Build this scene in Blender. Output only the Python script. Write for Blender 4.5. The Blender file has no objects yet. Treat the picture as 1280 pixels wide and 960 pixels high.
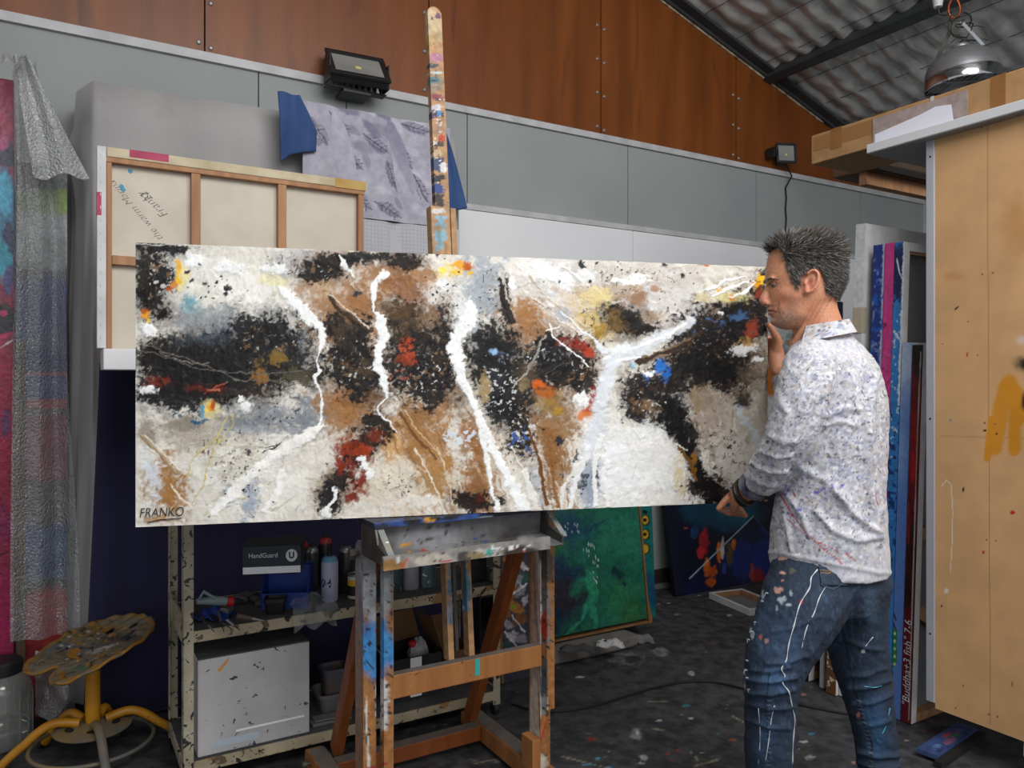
import bpy, math, random
import numpy as np
from mathutils import Vector, Matrix
from mathutils.geometry import intersect_point_line

random.seed(7)
SC = bpy.context.scene
COL = SC.collection
H, F, CX, CY = 1.4, 960.0, 640.0, 476.0        # camera height, focal length (1280 px frame), principal point
ANG = math.atan2(960, 1620)                    # the back wall's bearing
U = Vector((math.cos(ANG), math.sin(ANG), 0))  # along the back wall, to the right
N = Vector((math.sin(ANG), -math.cos(ANG), 0)) # out of the back wall, into the room
D0 = 3.985                                     # camera to back wall
Z = Vector((0, 0, 1))


def ray(px, py):
    return Vector(((px - CX) / F, 1, (CY - py) / F))


def P(px, py, Y):
    r = ray(px, py)
    return Vector((r.x * Y, Y, H + r.z * Y))


def W(s, d, z):
    """wall coordinates: s along the wall, d out of the wall, z up"""
    v = U * s + N * (d - D0)
    return Vector((v.x, v.y, z))


def onw(px, py, d):
    r = ray(px, py)
    k = N.x * r.x + N.y
    Y = (d - D0) / k
    p = P(px, py, Y)
    return U.x * p.x + U.y * p.y, p.z


def S(px, d):
    return onw(px, CY, d)[0]


def dpx(px, s):
    """distance d from the wall at which the line at station s shows at column px"""
    r = (px - CX) / F
    q = (r * U.y * s - U.x * s) / (N.x - r * N.y)
    return q + D0


def fl(px, py, z=0.0):
    Y = (H - z) * F / (py - CY)
    return Vector(((px - CX) / F * Y, Y, z))


def frame(o, ax, ay, az):
    m = Matrix.Identity(4)
    for i, a in enumerate((ax, ay, az)):
        for j in range(3):
            m[j][i] = a[j]
    for j in range(3):
        m[j][3] = o[j]
    return m


WF = frame(W(0, 0, 0), U, -N, Z)               # local (s, -d, z)


def wf(s, d, z):
    return frame(W(s, d, z), U, -N, Z)


def lin(c):
    if isinstance(c, str):
        c = c.lstrip('#')
        c = [int(c[i:i + 2], 16) / 255 for i in (0, 2, 4)]
    return tuple(x / 12.92 if x <= .04045 else ((x + .055) / 1.055) ** 2.4 for x in c[:3])


# ------------------------------------------------------------------ mesh builder
class MB:
    def __init__(s):
        s.v, s.f = [], []

    def add(s, vs, fs):
        b = len(s.v)
        s.v += [Vector(v) for v in vs]
        s.f += [tuple(b + i for i in f) for f in fs]
        return s

    def box(s, M, x0, x1, y0, y1, z0, z1):
        vs = [M @ Vector((x, y, z)) for x in (x0, x1) for y in (y0, y1) for z in (z0, z1)]
        return s.add(vs, [(0, 1, 3, 2), (4, 6, 7, 5), (0, 4, 5, 1), (2, 3, 7, 6), (0, 2, 6, 4), (1, 5, 7, 3)])

    def beam(s, a, b, w, h, side=None, taper=1.0):
        """a bar from a to b, w wide along `side`, h deep across"""
        a, b = Vector(a), Vector(b)
        t = (b - a).normalized()
        x = Vector(side) if side is not None else t.cross(Z)
        if x.length < 1e-4:
            x = Vector((1, 0, 0))
        x = (x - t * x.dot(t)).normalized()
        y = t.cross(x)
        vs = []
        for p, k in ((a, 1), (b, taper)):
            for i, j in ((-1, -1), (1, -1), (1, 1), (-1, 1)):
                vs.append(p + x * (i * w / 2 * k) + y * (j * h / 2 * k))
        return s.add(vs, [(3, 2, 1, 0), (4, 5, 6, 7), (0, 1, 5, 4), (1, 2, 6, 5), (2, 3, 7, 6), (3, 0, 4, 7)])

    def tube(s, pts, r, n=10, cap=True):
        pts = [Vector(p) for p in pts]
        m = len(pts)
        rs = r if isinstance(r, (list, tuple)) else [r] * m
        t0 = (pts[1] - pts[0]).normalized()
        x = t0.cross(Z)
        if x.length < .05:
            x = Vector((1, 0, 0))
        vs = []
        for i, p in enumerate(pts):
            t = (pts[min(i + 1, m - 1)] - pts[max(i - 1, 0)])
            t = t.normalized() if t.length > 1e-9 else t0
            x = (x - t * x.dot(t)).normalized()
            y = t.cross(x)
            for k in range(n):
                a = 2 * math.pi * k / n
                vs.append(p + (x * math.cos(a) + y * math.sin(a)) * rs[i])
        fs = [(i * n + k, i * n + (k + 1) % n, (i + 1) * n + (k + 1) % n, (i + 1) * n + k) for i in range(m - 1) for k in range(n)]
        if cap:
            fs.append(tuple(range(n))[::-1])
            fs.append(tuple((m - 1) * n + k for k in range(n)))
        return s.add(vs, fs)

    def lathe(s, M, prof, n=32, cap=True):
        vs = [M @ Vector((r * math.cos(2 * math.pi * k / n), r * math.sin(2 * math.pi * k / n), z)) for r, z in prof for k in range(n)]
        m = len(prof)
        fs = [(i * n + k, i * n + (k + 1) % n, (i + 1) * n + (k + 1) % n, (i + 1) * n + k) for i in range(m - 1) for k in range(n)]
        if cap:
            fs.append(tuple(range(n))[::-1])
            fs.append(tuple((m - 1) * n + k for k in range(n)))
        return s.add(vs, fs)

    def prism(s, M, poly, z0, z1):
        n = len(poly)
        vs = [M @ Vector((x, y, z)) for z in (z0, z1) for x, y in poly]
        fs = [tuple(range(n))[::-1], tuple(range(n, 2 * n))] + [(k, (k + 1) % n, n + (k + 1) % n, n + k) for k in range(n)]
        return s.add(vs, fs)

    def loft(s, rings, cap=True):
        n = len(rings[0])
        b = [p for r in rings for p in r]
        m = len(rings)
        fs = [(i * n + k, i * n + (k + 1) % n, (i + 1) * n + (k + 1) % n, (i + 1) * n + k) for i in range(m - 1) for k in range(n)]
        if not cap:
            return s.add(b, fs)
        c0 = sum(rings[0], Vector()) / n
        c1 = sum(rings[-1], Vector()) / n
        b += [c0, c1]
        fs += [((k + 1) % n, k, m * n) for k in range(n)]
        fs += [((m - 1) * n + k, (m - 1) * n + (k + 1) % n, m * n + 1) for k in range(n)]
        return s.add(b, fs)

    def ball(s, c, rx, ry=None, rz=None, n=14, ax=None):
        ry = rx if ry is None else ry
        rz = rx if rz is None else rz
        ax = ax or (Vector((1, 0, 0)), Vector((0, 1, 0)), Z)
        c = Vector(c)
        rings = []
        for i in range(1, n):
            t = math.pi * i / n
            rings.append([c + ax[0] * (rx * math.sin(t) * math.cos(2 * math.pi * k / (2 * n))) + ax[1] * (ry * math.sin(t) * math.sin(2 * math.pi * k / (2 * n)))
                          - ax[2] * (rz * math.cos(t)) for k in range(2 * n)])
        return s.loft(rings)

    def sheet(s, fn, nu, nv, thick=0.0):
        """grid fn(u,v)->Vector; with thick a closed slab offset along the normal estimate"""
        g = [[Vector(fn(i / nu, j / nv)) for i in range(nu + 1)] for j in range(nv + 1)]
        b = [p for r in g for p in r]
        w = nu + 1
        fs = [(j * w + i, j * w + i + 1, (j + 1) * w + i + 1, (j + 1) * w + i) for j in range(nv) for i in range(nu)]
        if thick:
            nb = []
            for j in range(nv + 1):
                for i in range(w):
                    a = g[j][min(i + 1, nu)] - g[j][max(i - 1, 0)]
                    c = g[min(j + 1, nv)][i] - g[max(j - 1, 0)][i]
                    nn = a.cross(c)
                    nn = nn.normalized() if nn.length > 1e-12 else Vector((0, 0, 1))
                    nb.append(g[j][i] - nn * thick)
            o = len(b)
            b += nb
            fs += [tuple(o + k for k in reversed(f)) for f in fs[:nu * nv]]
            for i in range(nu):
                fs.append((i + 1, i, o + i, o + i + 1))
                q = nv * w
                fs.append((q + i, q + i + 1, o + q + i + 1, o + q + i))
            for j in range(nv):
                fs.append((j * w, (j + 1) * w, o + (j + 1) * w, o + j * w))
                fs.append(((j + 1) * w + nu, j * w + nu, o + j * w + nu, o + (j + 1) * w + nu))
        return s.add(b, fs)

    def mesh(s, name='m'):
        me = bpy.data.meshes.new(name)
        me.from_pydata([tuple(v) for v in s.v], [], s.f)
        me.update()
        return me


def root_of(o):
    while o.parent is not None:
        o = o.parent
    return o


def link(name, me, mat, parent=None, bevel=0.0, smooth=None, label=None):
    """one mesh (world coordinates) as one object; a child keeps the frame of its thing"""
    me.name = name
    o = bpy.data.objects.new(name, me)
    COL.objects.link(o)
    co = np.empty(len(me.vertices) * 3)
    me.vertices.foreach_get('co', co)
    co = co.reshape(-1, 3)
    if parent is None:
        lo, hi = co.min(0), co.max(0)
        off = np.array(((lo[0] + hi[0]) / 2, (lo[1] + hi[1]) / 2, lo[2]))
        o.location = off
    else:
        off = np.array(root_of(parent).location)
        o.parent = parent
    me.vertices.foreach_set('co', (co - off).ravel())
    if mat is not None:
        me.materials.append(mat)
    if smooth is not None:
        me.polygons.foreach_set('use_smooth', [True] * len(me.polygons))
        if smooth < 180:
            me.set_sharp_from_angle(angle=math.radians(smooth))
    me.update()
    if bevel:
        b = o.modifiers.new('b', 'BEVEL')
        b.width = bevel
        b.segments = 2
        b.limit_method = 'ANGLE'
        b.angle_limit = math.radians(40)
    if label:
        o['label'] = label
    return o


def ob(name, mb, mat, parent=None, bevel=0.0, smooth=None, label=None):
    return link(name, mb.mesh(name), mat, parent, bevel, smooth, label)


def tag(o, label, cat, group=None):
    o['label'] = label
    o['category'] = cat
    if group:
        o['group'] = group
    return o


def thing(name, label, cat, loc, group=None):
    o = bpy.data.objects.new(name, None)
    o.empty_display_size = .1
    COL.objects.link(o)
    o.location = loc
    return tag(o, label, cat, group)


def struct(name, mb, mat, parent=None, **k):
    o = mb if isinstance(mb, bpy.types.Object) else ob(name, mb, mat, parent, **k)
    o['kind'] = 'structure'
    return o


def text_mesh(txt, size, M, shear=0.0, thick=.0006, space=1.0, bold=0.0):
    cu = bpy.data.curves.new('t', 'FONT')
    cu.body = txt
    cu.size = size
    cu.shear = shear
    cu.extrude = thick
    cu.offset = bold
    cu.space_character = space
    cu.align_x = 'CENTER'
    cu.align_y = 'CENTER'
    o = bpy.data.objects.new('t', cu)
    COL.objects.link(o)
    dg = bpy.context.evaluated_depsgraph_get()
    dg.update()
    me = bpy.data.meshes.new_from_object(o.evaluated_get(dg))
    bpy.data.objects.remove(o)
    me.transform(M)
    me.materials.clear()
    return me


# ------------------------------------------------------------------ numpy noise and painting
_T = np.random.RandomState(3).rand(256, 256)


def vnoise(x, y):
    xi, yi = np.floor(x).astype(int), np.floor(y).astype(int)
    fx, fy = x - xi, y - yi
    fx, fy = fx * fx * (3 - 2 * fx), fy * fy * (3 - 2 * fy)
    a, b = xi & 255, (xi + 1) & 255
    c, d = yi & 255, (yi + 1) & 255
    return (_T[a, c] * (1 - fx) + _T[b, c] * fx) * (1 - fy) + (_T[a, d] * (1 - fx) + _T[b, d] * fx) * fy


def fbm(x, y, o=4, seed=0, gain=.55):
    t, a, n = 0, .5, 0
    x = np.asarray(x) + seed * 17.31
    y = np.asarray(y) + seed * 9.77
    for i in range(o):
        t = t + a * vnoise(x, y)
        n += a
        x, y, a = x * 2.03 + 11.3, y * 2.03 + 5.7, a * gain
    return t / n


def sstep(a, b, x):
    t = np.clip((x - a) / (b - a + 1e-9), 0, 1)
    return t * t * (3 - 2 * t)


class Paint:
    """colours laid stroke by stroke on points (X, Y)"""

    def __init__(s, X, Y, base):
        s.X, s.Y = np.asarray(X, float), np.asarray(Y, float)
        s.C = np.tile(np.array(lin(base)), (len(s.X), 1))
        s.h = np.zeros(len(s.X))
        s.k = 0

    def _mix(s, idx, al, c, h):
        c = np.array(lin(c))
        s.C[idx] += (c - s.C[idx]) * al[:, None]
        if h:
            s.h[idx] = s.h[idx] * (1 - al * .6) + h * al

    def blob(s, x, y, rx, ry, c, rot=0, soft=.35, edge=.6, esc=22, a=1.0, h=0.0, st=(1, 1), fine=0.0):
        s.k += 1
        m = max(rx, ry) * (1.4 + edge)
        idx = np.where((abs(s.X - x) < m) & (abs(s.Y - y) < m))[0]
        if not len(idx):
            return s
        X, Y = s.X[idx], s.Y[idx]
        t = math.radians(rot)
        dx, dy = X - x, Y - y
        q, w = dx * math.cos(t) + dy * math.sin(t), -dx * math.sin(t) + dy * math.cos(t)
        r = np.sqrt((q / rx) ** 2 + (w / ry) ** 2)
        r = r + edge * 2.4 * (fbm(q / esc / st[0], w / esc / st[1], 6, s.k, .72) - .5)
        if fine:
            r = r + fine * 1.6 * (fbm(X / 4.0, Y / 4.0, 3, s.k + 7, .7) - .5)
        s._mix(idx, a * (1 - sstep(1 - soft, 1, r)), c, h)
        return s

    def line(s, pts, w, c, soft=.5, edge=.5, esc=14, a=1.0, h=0.0, fine=0.0):
        s.k += 1
        pts = np.array(pts, float)
        ws = np.full(len(pts), w, float) if np.isscalar(w) else np.array(w, float)
        mw = ws.max() * (1.3 + edge)
        idx = np.where((s.X > pts[:, 0].min() - mw) & (s.X < pts[:, 0].max() + mw) & (s.Y > pts[:, 1].min() - mw) & (s.Y < pts[:, 1].max() + mw))[0]
        if not len(idx):
            return s
        X, Y = s.X[idx], s.Y[idx]
        best = np.full(len(idx), 1e9)
        for i in range(len(pts) - 1):
            d = pts[i + 1] - pts[i]
            t = np.clip(((X - pts[i, 0]) * d[0] + (Y - pts[i, 1]) * d[1]) / (d @ d + 1e-9), 0, 1)
            dist = np.hypot(X - pts[i, 0] - t * d[0], Y - pts[i, 1] - t * d[1])
            best = np.minimum(best, dist / (ws[i] + (ws[i + 1] - ws[i]) * t))
        r = best + edge * 2.2 * (fbm(X / esc, Y / esc, 4, s.k) - .5)
        if fine:
            r = r + fine * 1.6 * (fbm(X / 3.5, Y / 3.5, 3, s.k + 7, .7) - .5)
        s._mix(idx, a * (1 - sstep(1 - soft, 1, r)), c, h)
        return s

    def speck(s, x, y, rx, ry, c, sc=3.0, thr=.62, a=1.0, h=0.0, st=(1, 1), soft=.05):
        s.k += 1
        idx = np.where((abs(s.X - x) < rx * 1.2) & (abs(s.Y - y) < ry * 1.2))[0]
        if not len(idx):
            return s
        X, Y = s.X[idx], s.Y[idx]
        r = np.sqrt(((X - x) / rx) ** 2 + ((Y - y) / ry) ** 2)
        n = fbm(X / sc / st[0], Y / sc / st[1], 3, s.k) - .28 * sstep(.35, 1.1, r)
        s._mix(idx, a * sstep(thr, thr + soft, n), c, h)
        return s

    def poly(s, pts, c, soft=.6, a=1.0, warp=0.0, esc=10):
        """filled polygon"""
        s.k += 1
        X, Y = s.X, s.Y
        if warp:
            X = X + warp * 2 * (fbm(X / esc, Y / esc, 3, s.k) - .5)
            Y = Y + warp * 2 * (fbm(X / esc, Y / esc, 3, s.k + 50) - .5)
        idx = np.where(inpoly(X, Y, pts))[0]
        if len(idx):
            s._mix(idx, np.full(len(idx), a), c, 0)
        return s

    def vary(s, amt, sc, st=(1, 1), seed=1):
        n = fbm(s.X / sc / st[0], s.Y / sc / st[1], 5, seed) - .5
        s.C *= np.clip(1 + amt * 2.4 * n, .05, 3)[:, None]
        return s


def inpoly(X, Y, pts):
    ins = np.zeros(len(X), bool)
    n = len(pts)
    for i in range(n):
        x0, y0 = pts[i]
        x1, y1 = pts[(i + 1) % n]
        if y0 == y1:
            continue
        c = ((y0 > Y) != (y1 > Y)) & (X < (x1 - x0) * (Y - y0) / (y1 - y0) + x0)
        ins ^= c
    return ins


def px_of(co):
    return CX + F * co[:, 0] / co[:, 1], CY - F * (co[:, 2] - H) / co[:, 1]


def set_cols(me, C):
    a = me.color_attributes.new('Col', 'FLOAT_COLOR', 'POINT')
    d = np.ones((len(me.vertices), 4), np.float32)
    d[:, :3] = np.clip(C, 0, 1)
    a.data.foreach_set('color', d.ravel())


def coords(me):
    co = np.empty(len(me.vertices) * 3)
    me.vertices.foreach_get('co', co)
    return co.reshape(-1, 3)


def slab(M, w, h, t, nu, nv, paint, relief=0.0):
    """a painted board or canvas: front grid in M's x (right) / z (up), thickness t along +y (away); paint(Paint X=u m, Y=v m, world co)"""
    us, vs = np.linspace(0, w, nu + 1), np.linspace(0, h, nv + 1)
    uu, vv = np.meshgrid(us, vs)
    n = uu.size
    R = np.array([[M[i][j] for j in range(4)] for i in range(3)])
    loc = np.stack([uu.ravel(), np.zeros(n), vv.ravel()], 1)
    co = loc @ R[:, :3].T + R[:, 3]
    C, hh = paint(loc[:, 0], loc[:, 2], co)
    if relief:
        inner = (np.minimum(np.minimum(loc[:, 0], w - loc[:, 0]), np.minimum(loc[:, 2], h - loc[:, 2])) > 1e-6)
        co = co - R[:, 1] * (hh * relief * inner)[:, None]
    i = np.arange(n).reshape(nv + 1, nu + 1)
    q = np.stack([i[:-1, :-1], i[:-1, 1:], i[1:, 1:], i[1:, :-1]], -1).reshape(-1, 4)
    ring = np.concatenate([i[0, :-1], i[:-1, -1], i[-1, :0:-1], i[:0:-1, 0]])
    m = len(ring)
    bk = co[ring] + R[:, 1] * t
    co2 = np.concatenate([co, bk])
    k = np.arange(m)
    side = np.stack([ring, n + k, n + (k + 1) % m, ring[(k + 1) % m]], -1)
    faces = [tuple(x) for x in q.tolist()] + [tuple(x) for x in side.tolist()] + [tuple((n + k[::-1]).tolist())]
    me = bpy.data.meshes.new('slab')
    me.from_pydata(co2.tolist(), [], faces)
    set_cols(me, np.concatenate([C, C[ring]]))
    return me


# ------------------------------------------------------------------ materials
MATS = {}


def mk(name, c1='#808080', c2=None, ns=6, st=(1, 1, 1), detail=5, rough=.6, metal=0.0, bump=0.0, bs=40, bst=None, specks=(), attr=False, alpha=1.0,
       trans=0.0, ior=1.45, lo=.35, hi=.65, coat=0.0, vor=False, edge=False, sheen=0.0, sss=0.0, spec=None):
    if name in MATS:
        return MATS[name]
    m = bpy.data.materials.new(name)
    m.use_nodes = True
    nt = m.node_tree
    nd, lk = nt.nodes, nt.links
    b = nd['Principled BSDF']
    b.inputs['Roughness'].default_value = rough
    b.inputs['Metallic'].default_value = metal
    b.inputs['Alpha'].default_value = alpha
    b.inputs['Transmission Weight'].default_value = trans
    b.inputs['IOR'].default_value = ior
    b.inputs['Coat Weight'].default_value = coat
    b.inputs['Sheen Weight'].default_value = sheen
    if spec is not None:
        b.inputs['Specular IOR Level'].default_value = spec
    if sss:
        b.inputs['Subsurface Weight'].default_value = sss
        b.inputs['Subsurface Radius'].default_value = (.012, .005, .003)
        b.inputs['Subsurface Scale'].default_value = .6
    tc = nd.new('ShaderNodeTexCoord')

    def mapped(scale):
        mp = nd.new('ShaderNodeMapping')
        mp.inputs['Scale'].default_value = scale
        lk.new(tc.outputs['Object'], mp.inputs['Vector'])
        return mp.outputs['Vector']

    def noise(scale, stv, det=5, dist=0.0):
        n = nd.new('ShaderNodeTexNoise')
        n.inputs['Scale'].default_value = scale
        n.inputs['Detail'].default_value = det
        n.inputs['Distortion'].default_value = dist
        lk.new(mapped(stv), n.inputs['Vector'])
        return n.outputs['Fac']

    def ramp(src, a, z):
        r = nd.new('ShaderNodeMapRange')
        r.inputs['From Min'].default_value = a
        r.inputs['From Max'].default_value = z
        lk.new(src, r.inputs['Value'])
        return r.outputs['Result']

    def mix(fac, A, B):
        x = nd.new('ShaderNodeMix')
        x.data_type = 'RGBA'
        lk.new(fac, x.inputs['Factor'])
        for sock, v in ((x.inputs[6], A), (x.inputs[7], B)):
            if isinstance(v, tuple):
                sock.default_value = v + (1,)
            else:
                lk.new(v, sock)
        return x.outputs[2]

    if attr:
        a = nd.new('ShaderNodeAttribute')
        a.attribute_name = 'Col'
        cur = a.outputs['Color']
        if c2:
            mm = nd.new('ShaderNodeMix')
            mm.data_type = 'RGBA'
            mm.blend_type = 'MULTIPLY'
            mm.inputs['Factor'].default_value = 1
            lk.new(cur, mm.inputs[6])
            lk.new(mix(ramp(noise(ns, st, detail), lo, hi), lin(c2), (1.0, 1.0, 1.0)), mm.inputs[7])
            cur = mm.outputs[2]
    elif c2:
        cur = mix(ramp(noise(ns, st, detail), lo, hi), lin(c1), lin(c2))
    else:
        cur = lin(c1)
    for sp in specks:
        sc, thr, col = sp[:3]
        stv = sp[3] if len(sp) > 3 else (1, 1, 1)
        wid = sp[4] if len(sp) > 4 else .02
        cur = mix(ramp(noise(sc, stv, 3, .6), thr, thr + wid), cur, lin(col))
    if isinstance(cur, tuple):
        b.inputs['Base Color'].default_value = cur + (1,)
    else:
        lk.new(cur, b.inputs['Base Color'])
    if bump:
        bp = nd.new('ShaderNodeBump')
        bp.inputs['Strength'].default_value = min(1.0, bump)
        bp.inputs['Distance'].default_value = .004 * max(1, bump)
        if vor:
            v = nd.new('ShaderNodeTexVoronoi')
            v.inputs['Scale'].default_value = bs
            lk.new(mapped(bst or (1, 1, 1)), v.inputs['Vector'])
            src = v.outputs['Distance']
            bp.invert = True
        else:
            src = noise(bs, bst or (1, 1, 1), 4)
        lk.new(src, bp.inputs['Height'])
        lk.new(bp.outputs['Normal'], b.inputs['Normal'])
    MATS[name] = m
    return m


SPL = [(38, .66, '#d8d4cc'), (31, .70, '#2a2a2c'), (23, .72, '#3d6f9c'), (19, .735, '#b5502c')]
# ================================================================== the room
M_ply = mk('varnished_plywood', '#63330f', '#80461b', ns=2.2, st=(3, 3, .35), rough=.42, bump=.15, bs=60, bst=(4, 4, .3), lo=.3, hi=.7,
           specks=[(3.0, .62, '#4c240c', (2.2, 2.2, .45), .2)])
M_grey = mk('grey_board', '#959999', '#8d9192', ns=1.5, rough=.7)
M_trim = mk('white_strip', '#bdbdc0', '#a9a9ac', ns=8, rough=.5)
M_dark = mk('dark_gap', '#15120f', rough=.9)
M_white = mk('white_board_paint', '#e2e3e6', '#dcdde1', ns=2, rough=.6)
M_bolt = mk('bolt_steel', '#8d8f90', rough=.45, metal=.6)
M_steel = mk('painted_steel_beam', '#3a3d40', '#464a4d', ns=5, rough=.5, metal=.3)

RZ = lambda s: 3.993 - .3216 * (s - 3.533)      # roof underside above station s
RIDGE, EAVE = 1.7, 6.66
LEFT = 2 * RIDGE - EAVE
TRIM = 2.975


def roofz(s):
    return RZ(s) if s > RIDGE else RZ(2 * RIDGE - s)


# back wall: grey boards below the white strip, varnished plywood gable above it; separate sheets leave dark joints
seams_grey = [-1.53, -.33, .875, 1.332, 2.058, 3.254, 4.47, 5.70]
root = MB()
edges = [LEFT] + [x for x in seams_grey if x > LEFT] + [EAVE]
root.box(WF, LEFT, EAVE, .02, .10, 0, TRIM)
wb = struct('wall_back', root, M_dark)
for a, b in zip(edges[:-1], edges[1:]):
    struct('panel', MB().box(WF, a + .003, b - .003, 0, .019, .12, TRIM), M_grey, wb)
seams_ply = [-1.79, -.59, .62, 1.814, 3.03, 4.26, 5.46]
gb = MB()
poly = [(LEFT, TRIM), (EAVE, TRIM), (EAVE, max(TRIM, roofz(EAVE)) + .01), (RIDGE, roofz(RIDGE) + .05), (LEFT, max(TRIM, roofz(LEFT)) + .01)]
GM = frame(W(0, -.02, 0), U, Z, N)
gb.prism(GM, poly, -.08, 0)
wg = struct('wall_gable', gb, M_dark)
ed = [LEFT] + seams_ply + [EAVE]
for a, b in zip(ed[:-1], ed[1:]):
    xs = sorted({a + .004, b - .004} | ({RIDGE} if a < RIDGE < b else set()))
    top = [(x, max(TRIM + .02, roofz(x) - .002)) for x in xs]
    struct('panel', MB().prism(frame(W(0, 0, 0), U, Z, N), [(xs[0], TRIM), (xs[-1], TRIM)] + top[::-1], -.018, 0), M_ply, wg)
for x in seams_ply:
    z = TRIM + .06
    while z < roofz(x) - .1:
        for k in (-.028, .028):
            if 0 < x < 6:
                struct('bolt', MB().lathe(frame(W(x + k, 0, z - k * .3), U, Z, N), [(.011, 0), (.011, .004), (.006, .008)], 10), M_bolt, wg, smooth=40)
        z += .218
struct('trim_1', MB().box(WF, LEFT, 1.87, -.022, 0, TRIM - .02, TRIM + .022).box(WF, 1.875, EAVE, -.02, 0, TRIM - .02, TRIM + .018), M_trim)
struct('trim_2', MB().box(WF, 6.58, 6.64, -.03, -.001, .1, TRIM - .02), M_trim)
struct('baseboard_back', MB().box(WF, LEFT, EAVE, -.02, .02, 0, .119), mk('dark_skirting', '#3a2a20', '#2a201a', rough=.7))
# right side wall under the eave
struct('wall_right', MB().box(WF, EAVE, EAVE + .1, -6.5, .1, 0, RZ(EAVE) + .13), M_grey)

# ceiling: quilted silver foil insulation between steel purlins
M_foil = mk('silver_foil_insulation', '#d2d3d1', '#a5a7a6', ns=5, rough=.30, metal=.35, bump=.8, bs=26)


def foil(u, v):
    s = RIDGE + u * (EAVE + .25 - RIDGE)
    d = -.02 + v * 8.2
    run = (s - RIDGE)
    puff = abs(math.sin(math.pi * (d / .15 + .07 * math.sin(run * 3.1)))) ** .42 * .05
    puff += .007 * math.sin(run * 9 + d * 2) * math.sin(d * 31 + run * 4) + .006 * math.sin(run * 23 + 5 * math.sin(d * 9))
    puff *= min(1, .25 + abs(math.sin(math.pi * run / .62)) ** .35)
    return W(s, d, RZ(s) + .10 - puff)


ce = struct('ceiling', MB().sheet(foil, 150, 330, .004), M_foil, smooth=180)
struct('panel', MB().sheet(lambda u, v: W(LEFT - .2 + u * (RIDGE - LEFT + .2), -.02 + v * 8.2, roofz(LEFT - .2 + u * (RIDGE - LEFT + .2)) + .1), 4, 4, .004), M_foil, ce)
struct('cover', MB().sheet(lambda u, v: W(LEFT - .3 + u * (EAVE + .6 - LEFT), -.3 + v * 8.6, roofz(LEFT - .3 + u * (EAVE + .6 - LEFT)) + .2), 40, 2, .01), M_steel, ce)
wires = MB()
for x in np.arange(RIDGE + .3, EAVE, .31):
    wires.tube([W(x, 0, RZ(x) + .052), W(x, 8, RZ(x) + .052)], .0022, 5)
struct('wire', wires, mk('thin_wire', '#3a3b3c', rough=.4, metal=.6), ce)
SL = Vector((U.x, U.y, -.3216)).normalized()
UPN = SL.cross(N).normalized()
if UPN.z < 0:
    UPN = -UPN
for i, s in enumerate((2.6, 4.58, 6.4)):
    o = W(s, 0, RZ(s))
    M = frame(o, SL, N, UPN)
    c = MB().box(M, -.035, .035, .0, 8.2, -.02, .0).box(M, -.035, -.03, 0, 8.2, -.02, .12).box(M, .03, .035, 0, 8.2, -.02, .0)
    struct('beam', c, M_steel, bevel=.002)
# dark flashing rail where roof meets gable
M = frame(W(RIDGE, .0, RZ(RIDGE)), SL, N, UPN)
struct('beam', MB().box(M, 0, 5.2, .002, .03, -.0, .1).box(M, 0, 5.2, .03, .10, .02, .04), M_steel)
struct('trim_3', MB().box(M, 1.9, 3.7, .001, .012, -.012, .0), mk('bright_edge', '#b8a88e', '#5a4030', ns=18, rough=.5))

# floor: dark bitumen-like concrete with paint drips
M_floor = mk('floor_near', attr=True, c2='#a0a0a2', ns=18, rough=.62, bump=.35, bs=70)


def paint_floor(X, Y, co):
    px, py = px_of(co)
    p = Paint(px, py, '#49494c')
    p.vary(.12, 60, (2.2, 1), 3).vary(.09, 9, (2, 1), 4)
    p.blob(760, 860, 160, 40, '#4a4a4c', a=.5, soft=.9, edge=.8)
    r = np.random.RandomState(5)
    cols = ['#c8c8c8', '#d8d4d0', '#3f8aa6', '#a04438', '#8f8f92', '#b9b9bb', '#9c5a34', '#4aa0b8', '#bb8f84']
    for i in range(230):
        x, y = r.uniform(420, 1280), 700 + 260 * r.rand() ** .8
        w = r.uniform(.5, 1.5) if r.rand() < .88 else r.uniform(1.5, 3.5)
        p.blob(x, y, w * r.uniform(1, 2.2), w * .6, cols[r.randint(len(cols))], soft=.4, edge=.5, esc=4, a=r.uniform(.4, .9))
    for x, y, w, h, c in ((787, 823, 30, 9, '#77777a'), (825, 815, 14, 6, '#8a8886'), (790, 824, 12, 6, '#3c3c3e'), (864, 842, 6, 3, '#d0d0d0'), (795, 918, 8, 9, '#8d8d8d'), (797, 916, 3, 3, '#d5d5d5'),
                          (846, 768, 4, 2, '#9a9a9a'), (740, 924, 9, 3, '#8e3f38'), (804, 947, 6, 4, '#e6e6e6'), (803, 954, 5, 2, '#dedede'), (747, 948, 3, 2, '#4fb0c8'), (734, 956, 7, 2, '#4b98ac'),
                          (761, 960, 4, 3, '#58b4d0'), (863, 898, 5, 2, '#d6d6d6'), (857, 882, 6, 2.5, '#3c8ba0'), (916, 925, 5, 2, '#9c5a34'), (880, 803, 14, 4, '#5a4d50'), (845, 787, 14, 6, '#4d494c'),
                          (1012, 947, 7, 3, '#b5b5b5'), (1005, 927, 6, 2, '#d0d0d0'), (1014, 917, 5, 1.5, '#4aa0b8'), (824, 901, 4, 1.5, '#c8c8c8'), (846, 938, 4, 2, '#9c4444'), (834, 942, 3, 2, '#b04a4a')):
        p.blob(x, y, w, h, c, soft=.4, edge=.6, esc=8, a=.9)
    for a, b, w in (((870, 957), (897, 950), 1.3), ((810, 877), (835, 877), 1.0), ((817, 911), (830, 913), 1.0), ((915, 895), (935, 905), .8),
                    ((864, 940), (873, 951), .8), ((700, 945), (760, 960), .6), ((640, 945), (590, 955), .7)):
        p.line([a, b], w * 1.25, '#a59a84', edge=0, a=.8)
    return p.C, p.h


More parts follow.
